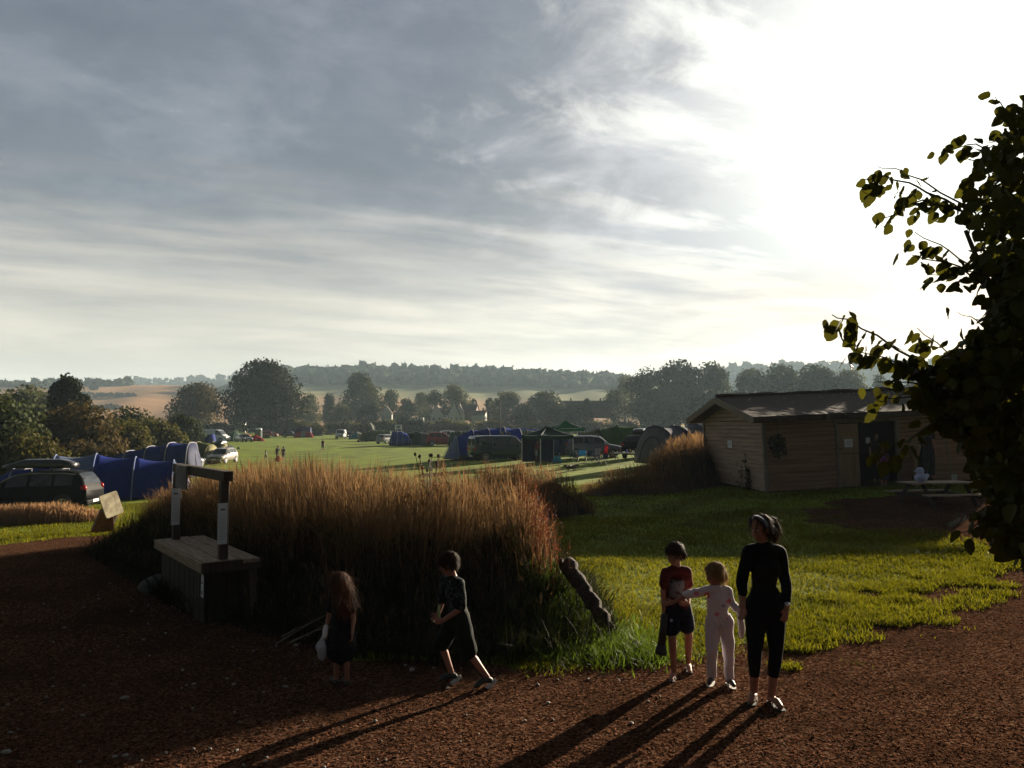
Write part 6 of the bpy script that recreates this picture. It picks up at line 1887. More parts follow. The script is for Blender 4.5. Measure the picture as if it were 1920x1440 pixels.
for a in np.linspace(-95, 95, 17): P.append(W(.028 - .030 * abs(math.sin(R(a))) ** 2 + .018, .090 * math.sin(R(a)), .030 + .096 * math.cos(R(a)) * .98 - .0))
for q in range(len(P) - 1): pass
hb.slab([[p - m @ Vector((.022, 0, 0)), p + m @ Vector((.022, 0, 0))] for p in P], .006)
obj('headband', hb, patterned('patterned_headband', (.13, .14, .18), (.04, .045, .07), 60), t, True)
obj('hair_tie', MB().ell(W(-.128, 0, .042), (.020, .028, .028), m, 12, 8), BLK, t, True)
wr = j['wrR']; d = (j['elR'] - wr).normalized()
obj('watch', MB().tube([wr + d * .030, wr + d * .055], .036, 14).ell(wr + d * .042 + Vector((.0, -.034, 0)), (.018, .008, .018), nu=10, nv=6), CHROME, t)
flip_flops(t, j, 1.0)

# ---- the boy in the maroon tee
bl = place(1268, 1275)
t = person('boy in maroon T-shirt and dark shorts carrying a long black torch', bl, 'people walking on the bark path')
J = dict(head=(-.005, -.01, 1.225), neck=(.012, .01, 1.10), shL=(-.095, -.03, 1.052), shR=(.118, .03, 1.052), elL=(-.125, -.02, .86), elR=(.150, .06, .86), wrL=(-.130, -.06, .69), wrR=(.100, -.12, .76),
         chest=(.012, 0, .95), waist=(.014, 0, .81), hip=(.016, 0, .69), hipL=(-.055, 0, .66), hipR=(.085, .02, .66), knL=(-.045, -.06, .38), knR=(.140, .04, .40),
         anL=(-.022, .0, .065), anR=(.178, .26, .085), toL=(-.075, -.13, .025), toR=(.160, .11, .03))
face = (-.72, -.66, -.24)
j, m, W = body_person(t, J, .74, .0058, .90, face, True, hands={'L': (0, -.05, -1), 'R': (-.8, -.3, .1)}, palms={'L': ((.9, -.2, 0), (.2, -1, 0)), 'R': ((0, 1, 0), (0, 0, 1))}, hand_curl=.8, hand_size=.72)
mb = MB()
limb(mb, [(.012, .008, 1.05), (.012, 0, .96), (.014, 0, .82), (.016, 0, .71)], [.075, .118, .108, .118], 16, ((0, 1, 0), .66))
limb(mb, [J['shL'], (.012, .0, 1.065), J['shR']], [.048, .058, .048], 12)
for s in 'LR': limb(mb, [j['sh' + s], j['sh' + s].lerp(j['el' + s], .62)], [.052, .055], 12)
skin_mesh('t_shirt', mb, MAROON, t, .007, 3, (.0065, 20, 24))
mb = MB()
for s in 'LR': limb(mb, [j['hip' + s] + Vector((0, 0, .04)), j['hip' + s].lerp(j['kn' + s], .55)], [.080, .086], 14)
limb(mb, [(.015, 0, .73), (.016, 0, .66)], [.112, .120], 16, ((0, 1, 0), .68))
skin_mesh('shorts', mb, NAVYS, t, .007, 3, (.003, 22, 24))
pr = MB(); PM = patterned('faded_photo_print', (.11, .10, .105), (.04, .022, .025), 15)
pr.slab([[Vector((x, -.088 + .6 * (x - .002) ** 2 * 6 - .004 * abs(z - .92), z)) for z in (.815, .86, .90, .95, .985)] for x in (-.075, -.04, .0, .04, .075)], .004)
obj('shirt_print', pr, PM, t, True)
obj('badge', MB().tube([(-.065, -.100, .600), (-.065, -.112, .600)], .020, 14), M('blue_badge', (.06, .10, .28)), t)
obj('badge', MB().tube([(-.065, -.111, .600), (-.065, -.1145, .600)], .012, 12), M('white_badge', (.5, .5, .55)), t)
mb = MB()
mb.ell(W(-.028, 0, .044), (.098, .084, .082), m, 20, 14); limb(mb, [W(.052, -.045, .070), W(.066, .0, .062), W(.052, .045, .070)], [.030, .030, .030], 10)
limb(mb, [W(-.06, -.04, -.01), W(-.06, .04, -.01)], [.052, .052], 10)
hr_ = skin_mesh('hair', mb, HAIR_D, t, .007, 2, (.004, 50, 30))
strands(t, hr_, HAIR_D, 1100, .05, seed=2)
flip_flops(t, j, .78)
t2 = thing('torch', 'long black torch held low in the hand of the boy in maroon', 'torch', bl)
obj('barrel', MB().tube([(-.125, -.085, .66), (-.160, -.10, .36)], [.032, .040], 14), TRIM, t2, True)
obj('lamp_head', MB().tube([(-.161, -.10, .36), (-.166, -.102, .31), (-.170, -.104, .27)], [.042, .055, .055], 14), TRIM, t2, True)

# ---- the small girl in pale pyjamas
gl = place(1350, 1284)
t = person('small blond girl in pale printed pyjamas reaching out one arm to the boy', gl, 'people walking on the bark path')
J = dict(head=(-.045, 0, 1.055), neck=(-.020, .01, .945), shL=(-.120, -.02, .905), shR=(.090, .02, .895), elL=(-.315, -.08, .880), elR=(.130, .02, .76), wrL=(-.475, -.13, .815), wrR=(.178, -.04, .735),
         chest=(-.018, 0, .82), waist=(-.010, 0, .70), hip=(-.002, 0, .60), hipL=(-.062, 0, .57), hipR=(.062, 0, .57), knL=(-.088, -.05, .33), knR=(.082, -.02, .34),
         anL=(-.075, .02, .060), anR=(.078, -.04, .060), toL=(-.125, -.09, .028), toR=(.088, -.165, .028))
face = (-.82, -.45, -.18)
j, m, W = body_person(t, J, .63, .0055, .86, face, True, hands={'L': (-1, -.2, -.15), 'R': (.5, -.3, .8)}, palms={'L': ((0, 1, -.2), (0, 0, 1)), 'R': ((1, .4, 0), (0, -1, .5))}, hand_curl=.35, hand_size=.66)
mb = MB()
limb(mb, [(-.018, .008, .905), (-.017, 0, .83), (-.010, 0, .71), (-.003, 0, .60)], [.070, .108, .104, .116], 16, ((0, 1, 0), .70))
limb(mb, [J['shL'], (-.018, 0, .912), J['shR']], [.044, .054, .044], 12)
limb(mb, [j['shL'], j['elL'], j['elL'].lerp(j['wrL'], .12)], [.046, .042, .040], 12)
limb(mb, [j['shR'], j['elR'], j['wrR'] - Vector((.01, 0, .005))], [.046, .042, .036], 12)
skin_mesh('pyjama_top', mb, PYJ, t, .0065, 3, (.006, 24, 28))
mb = MB()
for s in 'LR': limb(mb, [j['hip' + s] + Vector((0, 0, .04)), j['hip' + s].lerp(j['kn' + s], .5), j['kn' + s], j['kn' + s].lerp(j['an' + s], .5), j['an' + s] + Vector((0, 0, .02))], [.078, .068, .056, .050, .046], 14)
limb(mb, [(-.004, 0, .63), (-.001, 0, .57)], [.100, .106], 16, ((0, 1, 0), .72))
skin_mesh('pyjama_trousers', mb, PYJP, t, .0065, 3, (.0065, 24, 34))
obj('drawstring', MB().tube([(-.012, -.083, .60), (-.020, -.095, .56), (-.012, -.092, .535)], .006, 6).tube([(-.006, -.083, .60), (.004, -.095, .565), (.002, -.092, .54)], .006, 6), STRAPW, t, True)
mb = MB()
mb.ell(W(-.032, 0, .046), (.094, .082, .080), m, 20, 14)
limb(mb, [W(-.05, -.045, 0), W(-.07, -.025, -.05)], [.045, .036], 10); limb(mb, [W(-.05, .045, 0), W(-.07, .025, -.05)], [.045, .036], 10)
limb(mb, [W(-.11, .0, -.01), W(-.145, .0, -.035), W(-.150, .0, -.085), W(-.14, 0, -.12)], [.026, .036, .030, .010], 10)
limb(mb, [W(.045, -.05, .068), W(.062, 0, .064), W(.045, .05, .068)], [.024, .026, .024], 10)
hr_ = skin_mesh('hair', mb, HAIR_B, t, .0065, 2, (.003, 60, 16))
strands(t, hr_, HAIR_B, 1100, .07, seed=3)
mb = MB()
for s in 'LR':
    sm_ = MB(); shoe(sm_, j['an' + s] + Vector((0, 0, .005)), j['to' + s] + Vector((0, 0, .005)), .80)
    skin_mesh('shoe', sm_, M('dark_child_shoe', (.05, .04, .038), (.03, .026, .025), 8, .6), t, .0065, 2)
    a, b = j['an' + s], j['to' + s]; d = (b - a); d.z = 0; d.normalize(); sd_ = Vector((-d.y, d.x, 0))
    P = [[Vector((a.x, a.y, .0)) + d * f + sd_ * q * w_ for q in (-1, 0, 1)] for f, w_ in ((-.045, .024), (0, .03), (.08, .034), (.13, .03), (.155, .012))]
    obj('sole', MB().slab(P, .016), SOLE, t)
t2 = thing('cardigan', 'pale rolled cloth hanging from the joined hands of the woman and the small girl', 'cloth', gl)
mb = MB(); limb(mb, [(.185, -.06, .71), (.200, -.05, .62), (.205, -.04, .53), (.200, -.04, .47)], [.022, .034, .036, .020], 10); skin_mesh('cloth', mb, PYJP, t2, .007, 2, (.005, 40, 30))

# ---- the boy striding off to the left
rb = place(856, 1289)
t = person('boy in dark patterned top and long shorts striding away to the left with dark trainers', rb, 'children on the dark path by the long bank')
J = dict(head=(-.085, -.01, 1.175), neck=(-.045, .015, 1.055), shL=(-.115, .07, .995), shR=(.030, -.07, .995), elL=(-.150, .10, .80), elR=(.045, -.12, .775), wrL=(-.185, .06, .68), wrR=(-.120, -.13, .665),
         chest=(-.025, 0, .90), waist=(.000, 0, .77), hip=(.020, 0, .66), hipL=(-.020, .06, .63), hipR=(.040, -.06, .63), knL=(-.150, .06, .385), knR=(.125, -.07, .345),
         anL=(-.055, .08, .115), anR=(.295, -.05, .115), toL=(-.160, .05, .03), toR=(.200, -.10, .03), axis=(1, 0, 0))
face = (-.95, .10, -.32)
Jx = dict(J); 
j, m, W = body_person(t, J, .76, .0058, .90, face, True, hands={'L': (-.6, -.2, -.6), 'R': (-.9, .1, -.2)}, palms={'L': ((0, -1, 0), (0, 0, 1)), 'R': ((0, 1, 0), (0, 0, 1))}, hand_curl=.85, hand_size=.72)
mb = MB()
limb(mb, [(-.045, .005, .995), (-.025, 0, .91), (-.0, 0, .78), (.018, 0, .66)], [.085, .130, .120, .125], 16, ((1, 0, 0), .72))
limb(mb, [J['shL'], (-.045, .0, 1.01), J['shR']], [.052, .062, .052], 12)
for s in 'LR': limb(mb, [j['sh' + s], j['sh' + s].lerp(j['el' + s], .9)], [.058, .056], 12)
skin_mesh('t_shirt', mb, CAMO, t, .007, 3, (.006, 20, 22))
mb = MB()
for s in 'LR': limb(mb, [j['hip' + s] + Vector((0, 0, .04)), j['hip' + s].lerp(j['kn' + s], .6), j['kn' + s] + Vector((0, 0, .015))], [.094, .086, .078], 14)
limb(mb, [(.018, 0, .70), (.022, 0, .62)], [.115, .122], 16, ((1, 0, 0), .80))
skin_mesh('shorts', mb, M('dark_green_shorts', (.006, .008, .007), (.012, .015, .013), 6, .85, spec=.08), t, .007, 3, (.004, 20, 24))
mb = MB(); mb.ell(W(-.020, 0, .034), (.100, .084, .090), m, 20, 14); limb(mb, [W(-.06, -.04, -.015), W(-.06, .04, -.015)], [.050, .050], 10); limb(mb, [W(.056, -.04, .068), W(.056, .04, .068)], [.026, .026], 10)
hr_ = skin_mesh('hair', mb, HAIR_D, t, .007, 2, (.003, 60, 30))
strands(t, hr_, HAIR_D, 1100, .05, seed=4)
for s in 'LR':
    a, b = j['an' + s], j['to' + s]
    sm_ = MB(); shoe(sm_, a + Vector((0, 0, .0)), b + Vector((0, 0, .01)), .98)
    tr_ = skin_mesh('trainer', sm_, M('dark_trainer', (.016, .018, .018), (.03, .032, .032), 8, .6), t, .0065, 2)
    d = (b - a).normalized(); sd_ = d.cross(Vector((0, 0, 1))).normalized(); nn = sd_.cross(d).normalized()
    h0 = a - nn * .078
    P = [[h0 + d * f + sd_ * q * w_ for q in (-1, 0, 1)] for f, w_ in ((-.050, .026), (-.02, .036), (.05, .034), (.12, .038), (.165, .034), (.190, .016))]
    obj('sole', MB().slab(P, .020), SOLE, tr_)
t2 = thing('glow_stick', 'pale green stick held upright by the striding boy', 'stick', rb)
obj('stick', MB().tube([(-.160, -.115, .63), (-.158, -.118, .80)], .012, 10), M('pale_green_plastic', (.30, .42, .16), (.26, .38, .13), 3, .4), t2, True)

# ---- the girl with long hair
gg = place(640, 1287)
t = person('girl with long auburn hair in a dark dress, seen from behind', gg, 'children on the dark path by the long bank')
J = dict(head=(-.030, .0, .975), neck=(-.015, .0, .865), shL=(-.100, .02, .820), shR=(.075, -.02, .820), elL=(-.135, .03, .66), elR=(.115, -.01, .65), wrL=(-.165, .0, .53), wrR=(.110, -.06, .52),
         chest=(-.012, 0, .74), waist=(-.008, 0, .62), hip=(-.004, 0, .53), hipL=(-.055, .01, .50), hipR=(.050, -.01, .50), knL=(-.055, .02, .28), knR=(.050, -.03, .28),
         anL=(-.060, .03, .055), anR=(.055, .0, .055), toL=(-.115, .09, .025), toR=(.005, .10, .025))
face = (-.60, .78, -.15)
j, m, W = body_person(t, J, .60, .0058, .86, face, True, hands={'L': (-.1, 0, -1), 'R': (0, -.1, -1)}, palms={'L': ((1, 0, 0), (0, 1, 0)), 'R': ((-1, 0, 0), (0, 1, 0))}, hand_curl=.6, hand_size=.64)
mb = MB()
limb(mb, [(-.014, .0, .815), (-.012, 0, .74), (-.008, 0, .63), (-.004, 0, .50), (.0, 0, .36)], [.070, .100, .096, .125, .155], 16, ((0, 1, 0), .75))
limb(mb, [J['shL'], (-.014, 0, .832), J['shR']], [.042, .050, .042], 12)
for s in 'LR': limb(mb, [j['sh' + s], j['sh' + s].lerp(j['el' + s], .5)], [.046, .048], 12)
skin_mesh('dress', mb, DRESS, t, .0075, 3, (.006, 24, 9))
mb = MB(); mb.ell(W(-.022, 0, .030), (.104, .090, .094), m, 20, 14)
limb(mb, [W(-.07, -.03, -.03), W(-.105, -.03, -.14), W(-.11, -.03, -.22)], [.062, .058, .026], 12); limb(mb, [W(-.07, .04, -.03), W(-.10, .045, -.14), W(-.10, .05, -.24)], [.060, .056, .022], 12)
limb(mb, [W(-.02, -.075, .0), W(-.035, -.085, -.11)], [.036, .020], 10)
hr_ = skin_mesh('hair', mb, HAIR_R, t, .0065, 2, (.004, 55, 10))
strands(t, hr_, HAIR_R, 1100, .14, seed=5)
for s in 'LR':
    sm_ = MB(); shoe(sm_, j['an' + s] + Vector((0, 0, .004)), j['to' + s] + Vector((0, 0, .004)), .78); skin_mesh('shoe', sm_, M('dark_child_shoe', (.05, .04, .038)), t, .007, 2)
t2 = thing('bag', 'small crumpled white bag hanging from the hand of the girl with long hair', 'bag', gg)
mb = MB(); limb(mb, [(-.175, -.01, .47), (-.19, -.02, .38), (-.185, -.02, .29)], [.018, .055, .040], 12, ((0, 1, 0), .6)); skin_mesh('bag', mb, M('white_carrier', (.42, .43, .47), (.36, .37, .41), 5, .5), t2, .007, 2, (.008, 40, 36))
mb = MB(); limb(mb, [(-.145, -.06, .58), (-.150, -.07, .50)], [.022, .028], 10)
t2 = thing('cloth', 'white handkerchief in the hand of the girl with long hair', 'cloth', gg); skin_mesh('cloth', mb, PAPER, t2, .007, 1, (.006, 50, 40))

# ---- people further off
def far_person(label, p, hgt, face, top, low, hair, stride=.0, skirt=False, child=False, group='people out on the camping field', bare=True, lean=0.0, longhair=False):
    t = person(label, p, group)
    s = hgt / 1.70
    f = Vector(face).normalized(); sd_ = Vector((f.y, -f.x, 0))
    def P(a, b, z): return Vector((sd_.x * a + f.x * b, sd_.y * a + f.y * b, z)) * s
    J = {}
    l = lean
    J['head'] = P(0, .01 + l * .6, 1.60); J['neck'] = P(0, l * .45, 1.45)
    J['chest'] = P(0, l * .3, 1.26); J['waist'] = P(0, l * .1, 1.05); J['hip'] = P(0, 0, .92)
    for q, a in (('L', -1), ('R', 1)):
        w_ = stride * a
        J['sh' + q] = P(a * .17, l * .4, 1.40); J['el' + q] = P(a * .22, l * .4 - w_ * .25, 1.13); J['wr' + q] = P(a * .22, l * .4 - w_ * .45 + .06, .90)
        J['hip' + q] = P(a * .085, 0, .90); J['kn' + q] = P(a * .09, .03 + w_ * .30, .49); J['an' + q] = P(a * .09, w_ * .55, .09); J['to' + q] = P(a * .10, w_ * .55 + .14, .03)
    J['axis'] = tuple(f)
    hk = (1.0 if not child else 1.25) * s
    mb = MB(); m, W = head(mb, J['head'], tuple(f - Vector((0, 0, .05))), hk, child=child)
    limb(mb, [J['head'] - Vector((0, 0, .07 * s)), J['neck'] - Vector((0, 0, .05 * s))], [.05 * hk, .055 * hk], 10)
    limb(mb, [J['neck'] - Vector((0, 0, .05 * s)), J['chest'], J['waist'], J['hip']], [.09 * s, .15 * s, .13 * s, .155 * s], 12, (tuple(f), .66))
    for q in 'LR':
        limb(mb, [J['sh' + q], J['el' + q], J['wr' + q]], [.05 * s, .04 * s, .028 * s], 9)
        hand(mb, J['wr' + q], J['wr' + q] - J['el' + q], -sd_ if q == 'R' else sd_, f, s * .95, .4)
        limb(mb, [J['hip' + q], J['kn' + q], J['an' + q]], [.085 * s, .056 * s, .038 * s], 10)
        shoe(mb, J['an' + q], J['to' + q], s)
    skin_mesh('body', mb, SKIN, t, .011 * s, 2)
    mb = MB()
    limb(mb, [J['neck'] - Vector((0, 0, .06 * s)), J['chest'], J['waist'], J['hip'] + Vector((0, 0, .02 * s))], [.105 * s, .170 * s, .150 * s, .17 * s], 12, (tuple(f), .68))
    for q in 'LR': limb(mb, [J['neck'] - Vector((0, 0, .06 * s)), J['sh' + q], J['sh' + q].lerp(J['el' + q], .55)], [.06 * s, .062 * s, .058 * s], 10)
    skin_mesh('top', mb, top, t, .013 * s, 2, (.006 * s, 20, 22))
    mb = MB()
    if skirt: limb(mb, [J['hip'] + Vector((0, 0, .04 * s)), P(0, 0, .5)], [.16 * s, .24 * s], 12, (tuple(f), .8))
    else:
        for q in 'LR':
            e = J['kn' + q] if bare else J['an' + q] + Vector((0, 0, .05 * s))
            limb(mb, [J['hip' + q] + Vector((0, 0, .03 * s)), J['hip' + q].lerp(J['kn' + q], .6)] + ([J['kn' + q], e] if not bare else [J['kn' + q] + Vector((0, 0, .06 * s))]), [.102 * s, .086 * s] + ([.066 * s, .052 * s] if not bare else [.08 * s]), 10)
        limb(mb, [J['hip'] + Vector((0, 0, .03 * s)), J['hip'] - Vector((0, 0, .04 * s))], [.155 * s, .155 * s], 12, (tuple(f), .7))
    skin_mesh('skirt' if skirt else ('shorts' if bare else 'trousers'), mb, low, t, .013 * s, 2)
    mb = MB(); mb.ell(W(-.022, 0, .032), (.102 * hk, .088 * hk, .092 * hk), m, 14, 10)
    if longhair: limb(mb, [W(-.07, 0, -.02), W(-.09, 0, -.16)], [.06 * hk, .035 * hk], 10)
    skin_mesh('hair', mb, hair, t, .012 * s, 1)
    return t
T_DARK = M('dark_shirt', (.018, .014, .016)); T_MAR = M('dark_maroon_shirt', (.07, .014, .014)); T_WHT = M('white_shirt', (.5, .5, .5)); T_BLU = M('denim_blue_top', (.07, .10, .16))
B_RED = M('red_trousers', (.45, .03, .02)); B_DK = M('dark_trousers', (.02, .02, .025)); B_GR = M('grey_shorts', (.06, .065, .075)); T_PUR = M('purple_top', (.16, .04, .18)); T_GRN = M('olive_top', (.06, .06, .045))
far_person('man in dark maroon shirt walking alone across the open field', G(605, 846.5), 1.55, (.1, -1, 0), T_MAR, B_GR, HAIR_D, .35)
far_person('small child in a dark and white top, leftmost of the three on the field', G(498, 864), 1.08, (.5, .8, 0), T_WHT, B_DK, HAIR_D, .4, child=True)
far_person('stooping person with red bag and dark top, middle of the three on the field', G(519, 866), 1.62, (.7, -.3, 0), T_DARK, B_DK, HAIR_D, .5, bare=False, lean=.22)
far_person('child in blue and white top, rightmost of the three on the field', G(531, 865), 1.48, (-.5, .8, 0), T_BLU, B_GR, HAIR_D, .3, child=False)
t2 = thing('bag', 'bright red bag carried low by the stooping person on the field', 'bag', G(523, 867) + Vector((.0, -.25, .32)))
obj('body', MB().ell((0, 0, 0), (.26, .16, .30), nu=14, nv=9), B_RED, t2, True); obj('handle', MB().tube([(-.1, 0, .25), (-.08, 0, .48), (.08, 0, .48), (.1, 0, .25)], .02, 6), B_RED, t2, True)
far_person('person in dark clothes with a pale cap standing before the dark gazebo', G(1020, 857), 1.28, (.3, -1, 0), T_DARK, B_DK, M('pale_cap', (.5, .48, .45)), .1, bare=False, group='people at the gazebo')
far_person('person in a red top leaning in the shade of the dark gazebo', base(1005, 57), 1.62, (.8, -.5, 0), M('rose_top', (.32, .08, .09)), M('white_shorts', (.5, .5, .5)), HAIR_D, .2, lean=.2, group='people at the gazebo')
far_person('woman in a dark sleeveless top standing by the shed wall behind the picnic table', base(1739, 24.6) + Vector((0, 0, .32)), 1.70, (.9, .3, 0), T_DARK, B_DK, HAIR_B, .1, bare=False, group='people at the shed')
far_person('child in a purple top standing in the dark shed doorway', sh0 + Vector((3.62, -.45, .22)), 1.22, (.2, 1, 0), T_PUR, M('dark_blue_skirt', (.02, .02, .07)), HAIR_D, .1, skirt=True, child=True, group='people at the shed', longhair=True)
far_person('man in dark clothes standing inside the shed doorway', sh0 + Vector((3.86, .55, .30)), 1.62, (-.2, -1, 0), T_DARK, B_DK, HAIR_D, .05, bare=False, group='people at the shed')
# ------------------------------------------------------------------ the hazel on the right
HZ = M('hazel_leaf', (.060, .066, .013), (.040, .042, .010), 3.5, .6, trans=.45, tcol=(.9, .80, .38), spec=.25, tint=True)
def hz_leafmat():
    m = HZ
    return m
rh = np.random.default_rng(77)
hz_root = thing('hazel_tree', 'leafy hazel tree with large toothed leaves hanging in from the right edge', 'tree', (3.7, 4.5, float(H(3.7, 4.5))))
HO = Vector(hz_root.location)
# outline of the crown's left edge, photo pixels: x of the edge at each height
EDGE = [(120, 1935), (170, 1900), (230, 1850), (280, 1800), (340, 1775), (400, 1770), (440, 1790), (480, 1790), (540, 1830), (600, 1835), (640, 1780), (680, 1740), (720, 1700), (770, 1720), (800, 1765), (850, 1800), (900, 1815), (950, 1840), (1000, 1835), (1020, 1850), (1060, 1910)]
def edge_x(py):
    return np.interp(py, [e[0] for e in EDGE], [e[1] for e in EDGE])
lp, ld, lsz = [], [], []
twigs = MB(); limbs = MB()
def leaf_at(p, hang, s): lp.append(p); ld.append(hang); lsz.append(s)
def pxw(px, py, Y): return at(px, py, Y)
def twig(pts, r0, n_leaf, s=.070, jit=.05):
    """a curved twig given as (px, py, Y); leaves hang alternately along it"""
    P = [pxw(*q) for q in pts]
    Q = []
    for i in range(len(P) - 1):
        for k in range(4): Q.append(P[i].lerp(P[i + 1], k / 4) + Vector((0, 0, .006 * math.sin(k * 1.6))))
    Q.append(P[-1])
    twigs.tube(Q, [r0 * (1 - .75 * i / len(Q)) for i in range(len(Q))], 6)
    for k in range(n_leaf):
        f = (k + rh.uniform(.1, .9)) / n_leaf * (len(Q) - 1)
        i = min(int(f), len(Q) - 2); p = Q[i].lerp(Q[i + 1], f - i)
        d = (Q[i] - Q[i + 1]).normalized()
        side = 1 if k % 2 else -1
        h = Vector((d.x * -.3 + rh.normal(0, .5) - .25, rh.normal(0, .5) + .25 * side, -.75 + rh.normal(0, .35)))
        hn = h.normalized(); leaf_at(p + Vector(rh.normal(0, 1, 3)) * .022 + hn * rh.uniform(.0, .035), h, s * rh.uniform(.6, 1.2))
# the separate sprays seen against the sky
twig([(1900, 470, 3.9), (1790, 385, 3.75), (1720, 350, 3.7), (1660, 330, 3.65), (1620, 336, 3.62)], .007, 45)
twig([(1830, 400, 3.9), (1740, 345, 3.8), (1690, 320, 3.75), (1645, 312, 3.72)], .005, 8, .050)
twig([(1800, 395, 3.7), (1730, 375, 3.6), (1655, 410, 3.55)], .006, 25)
twig([(1900, 600, 3.9), (1850, 520, 3.75), (1780, 470, 3.7), (1715, 435, 3.66)], .006, 29)
twig([(1880, 560, 3.8), (1800, 500, 3.7), (1710, 478, 3.66)], .006, 25)
twig([(1900, 540, 3.6), (1830, 510, 3.5), (1745, 515, 3.45)], .005, 24)
twig([(1870, 720, 3.7), (1740, 690, 3.5), (1660, 640, 3.4), (1600, 605, 3.36), (1560, 590, 3.34)], .007, 51)
twig([(1860, 720, 3.9), (1770, 655, 3.7), (1720, 615, 3.65)], .005, 24)
twig([(1760, 690, 3.5), (1680, 680, 3.4), (1590, 650, 3.36)], .005, 29, .08)
twig([(1880, 640, 3.8), (1830, 600, 3.7), (1795, 585, 3.66)], .004, 4)
twig([(1900, 300, 4.0), (1830, 270, 3.9), (1762, 285, 3.85)], .005, 21)
twig([(1930, 240, 4.0), (1880, 200, 3.9), (1865, 180, 3.88)], .005, 12)
twig([(1940, 200, 3.9), (1920, 160, 3.85)], .005, 9)
twig([(1860, 780, 3.5), (1760, 790, 3.4), (1690, 830, 3.34), (1635, 858, 3.3)], .006, 21, .082)
twig([(1850, 740, 3.5), (1740, 745, 3.4), (1650, 745, 3.34)], .006, 20)
twig([(1800, 740, 3.4), (1720, 720, 3.3), (1645, 715, 3.28)], .005, 20)
twig([(1900, 960, 3.4), (1850, 975, 3.3), (1800, 1000, 3.26)], .005, 17)
twig([(1920, 930, 3.4), (1860, 950, 3.3), (1815, 965, 3.26)], .005, 16)
# branches that carry the crown, out of the trunk beyond the frame
tr0 = HO
def branch(pts, r0):
    limbs.tube([Vector(p) for p in pts], [r0 * (1 - .8 * i / (len(pts) - 1)) for i in range(len(pts))], 8)
for k in range(7):
    a = rh.uniform(0, 6.28)
    limbs.tube([HO + Vector((.12 * math.cos(a), .12 * math.sin(a), -.1)), HO + Vector((.2 * math.cos(a), .25 * math.sin(a), 1.2)), HO + Vector((.55 * math.cos(a), .5 * math.sin(a), 2.4)), HO + Vector((1.0 * math.cos(a), .8 * math.sin(a), 3.7))], [.06, .05, .035, .012], 8)
for px, py, Y in [(1860, 420, 4.0), (1850, 520, 3.9), (1830, 690, 3.8), (1800, 760, 3.6), (1880, 300, 4.1), (1890, 900, 3.6), (1850, 980, 3.4), (1900, 220, 4.1), (1820, 850, 3.6)]:
    e = pxw(px, py, Y); st = HO + Vector((-.15, -.05, max(.5, (e.z - HO.z) * .65)))
    md = st.lerp(e, .5) + Vector((0, 0, .12)); branch([st, md, e], .022)
# leaves through the crown's volume
n = 0
while n < 7200:
    py = rh.uniform(110, 1050); px = edge_x(py) + (18 if py > 560 else 34) + rh.gamma(1.7, 75)
    if py < 480 and rh.random() < .55: continue
    if px > 2350: continue
    if px < edge_x(py) + 70 and rh.random() < .25: continue
    Y = rh.uniform(3.1, 5.3) if px > edge_x(py) + 60 else rh.uniform(3.3, 4.3)
    if py > 870 and px < 1860 and rh.random() < .5: continue
    p = pxw(px, py, Y)
    if p.z < HO.z + .25: continue
    leaf_at(p, Vector((rh.normal(-.2, .6), rh.normal(0, .6), -.7 + rh.normal(0, .4))), .066 * rh.uniform(.6, 1.3)); n += 1
# the part of the crown outside the picture, so that the tree is whole
for _ in range(2600):
    a = rh.uniform(0, 6.28); zz = rh.uniform(.9, 4.2); q = (1.25 - abs(zz - 2.6) * .3) * math.sqrt(rh.uniform(.25, 1))
    p = HO + Vector((q * math.cos(a) + .35, q * math.sin(a) + .1, zz))
    leaf_at(p, Vector((rh.normal(0, .6), rh.normal(0, .6), -.7)), .095 * rh.uniform(.7, 1.2))
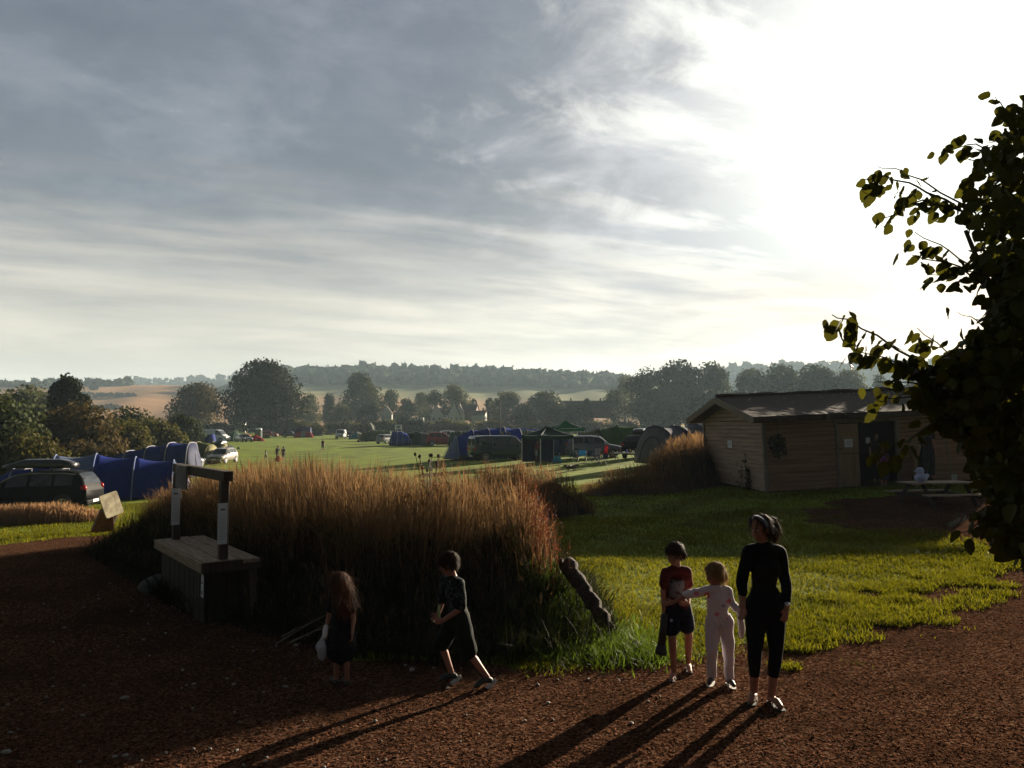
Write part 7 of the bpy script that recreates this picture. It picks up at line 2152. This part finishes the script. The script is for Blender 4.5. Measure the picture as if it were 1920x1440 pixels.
# leaf shape: rounded with a short point, folded along the midrib, edge slightly toothed
half = [(0.0, 0.0), (.04, .16), (.12, .29), (.22, .38), (.34, .44), (.48, .46), (.60, .44), (.72, .37), (.82, .27), (.90, .16), (.95, .07), (1.0, 0.0)]
V, F, T = [], [], []
o = 0
for p, h, s in zip(lp, ld, lsz):
    h = h.normalized(); L_ = s
    q = Vector(rh.normal(0, 1, 3)); sdv = h.cross(q); sdv.normalize(); nv = sdv.cross(h)
    fold = rh.uniform(.05, .4); curl = rh.uniform(-.25, .35); ti = rh.uniform(0, 1)
    k = len(half)
    mid = [p + h * L_ * a + nv * (curl * L_ * a * a) for a, _ in half]
    vs = list(mid)
    for sg_ in (-1, 1):
        wf = rh.uniform(.68, 1.0)
        for i, (a, w_) in enumerate(half[1:-1]):
            w_ = w_ * wf * (1 if a < .6 else .86)
            tooth = 1 + (.04 if i % 2 else -.035) + rh.normal(0, .02)
            vs.append(mid[i + 1] + sdv * (sg_ * w_ * L_ * tooth) + nv * (fold * w_ * L_ + rh.normal(0, .02) * L_))
    V += [tuple(x) for x in vs]; T += [ti] * len(vs)
    l0 = k; r0 = k + k - 2
    for b0, fl in ((l0, False), (r0, True)):
        tris = [(0, 1, b0), (k - 2, k - 1, b0 + k - 3)]
        for i in range(k - 3):
            tris += [(i + 1, i + 2, b0 + i + 1), (i + 1, b0 + i + 1, b0 + i)]
        for a in tris: F.append(tuple(x + o for x in (a[::-1] if fl else a)))
    o += len(vs)
V = np.array(V) - np.array(HO)
np_mesh('foliage', V, np.array(F), HZ, hz_root, tint=np.array(T))
for nm, mb_ in (('twigs', twigs), ('branches', limbs)):
    mb_.v = [tuple(Vector(q) - HO) for q in mb_.v]
    obj(nm, mb_, M('hazel_bark', (.05, .036, .022), (.03, .022, .015), 8, .8), hz_root, True)
# ------------------------------------------------------------------ evening haze
hz = MB().box((0, 1000, 78), (4800, 3000, 170))
hm = bpy.data.materials.new('evening_haze'); hm.use_nodes = True
ht = NT(hm.node_tree)
hv = ht.n('ShaderNodeVolumePrincipled'); ho = ht.n('ShaderNodeOutputMaterial')
hv.inputs['Color'].default_value = (.62, .82, 1.0, 1)
hv.inputs['Density'].default_value = 0.00019
hv.inputs['Anisotropy'].default_value = 0.10
ht.t.links.new(hv.outputs[0], ho.inputs['Volume'])
tag(obj('haze', hz, hm), 'pale evening haze filling the valley', 'haze', kind='stuff')
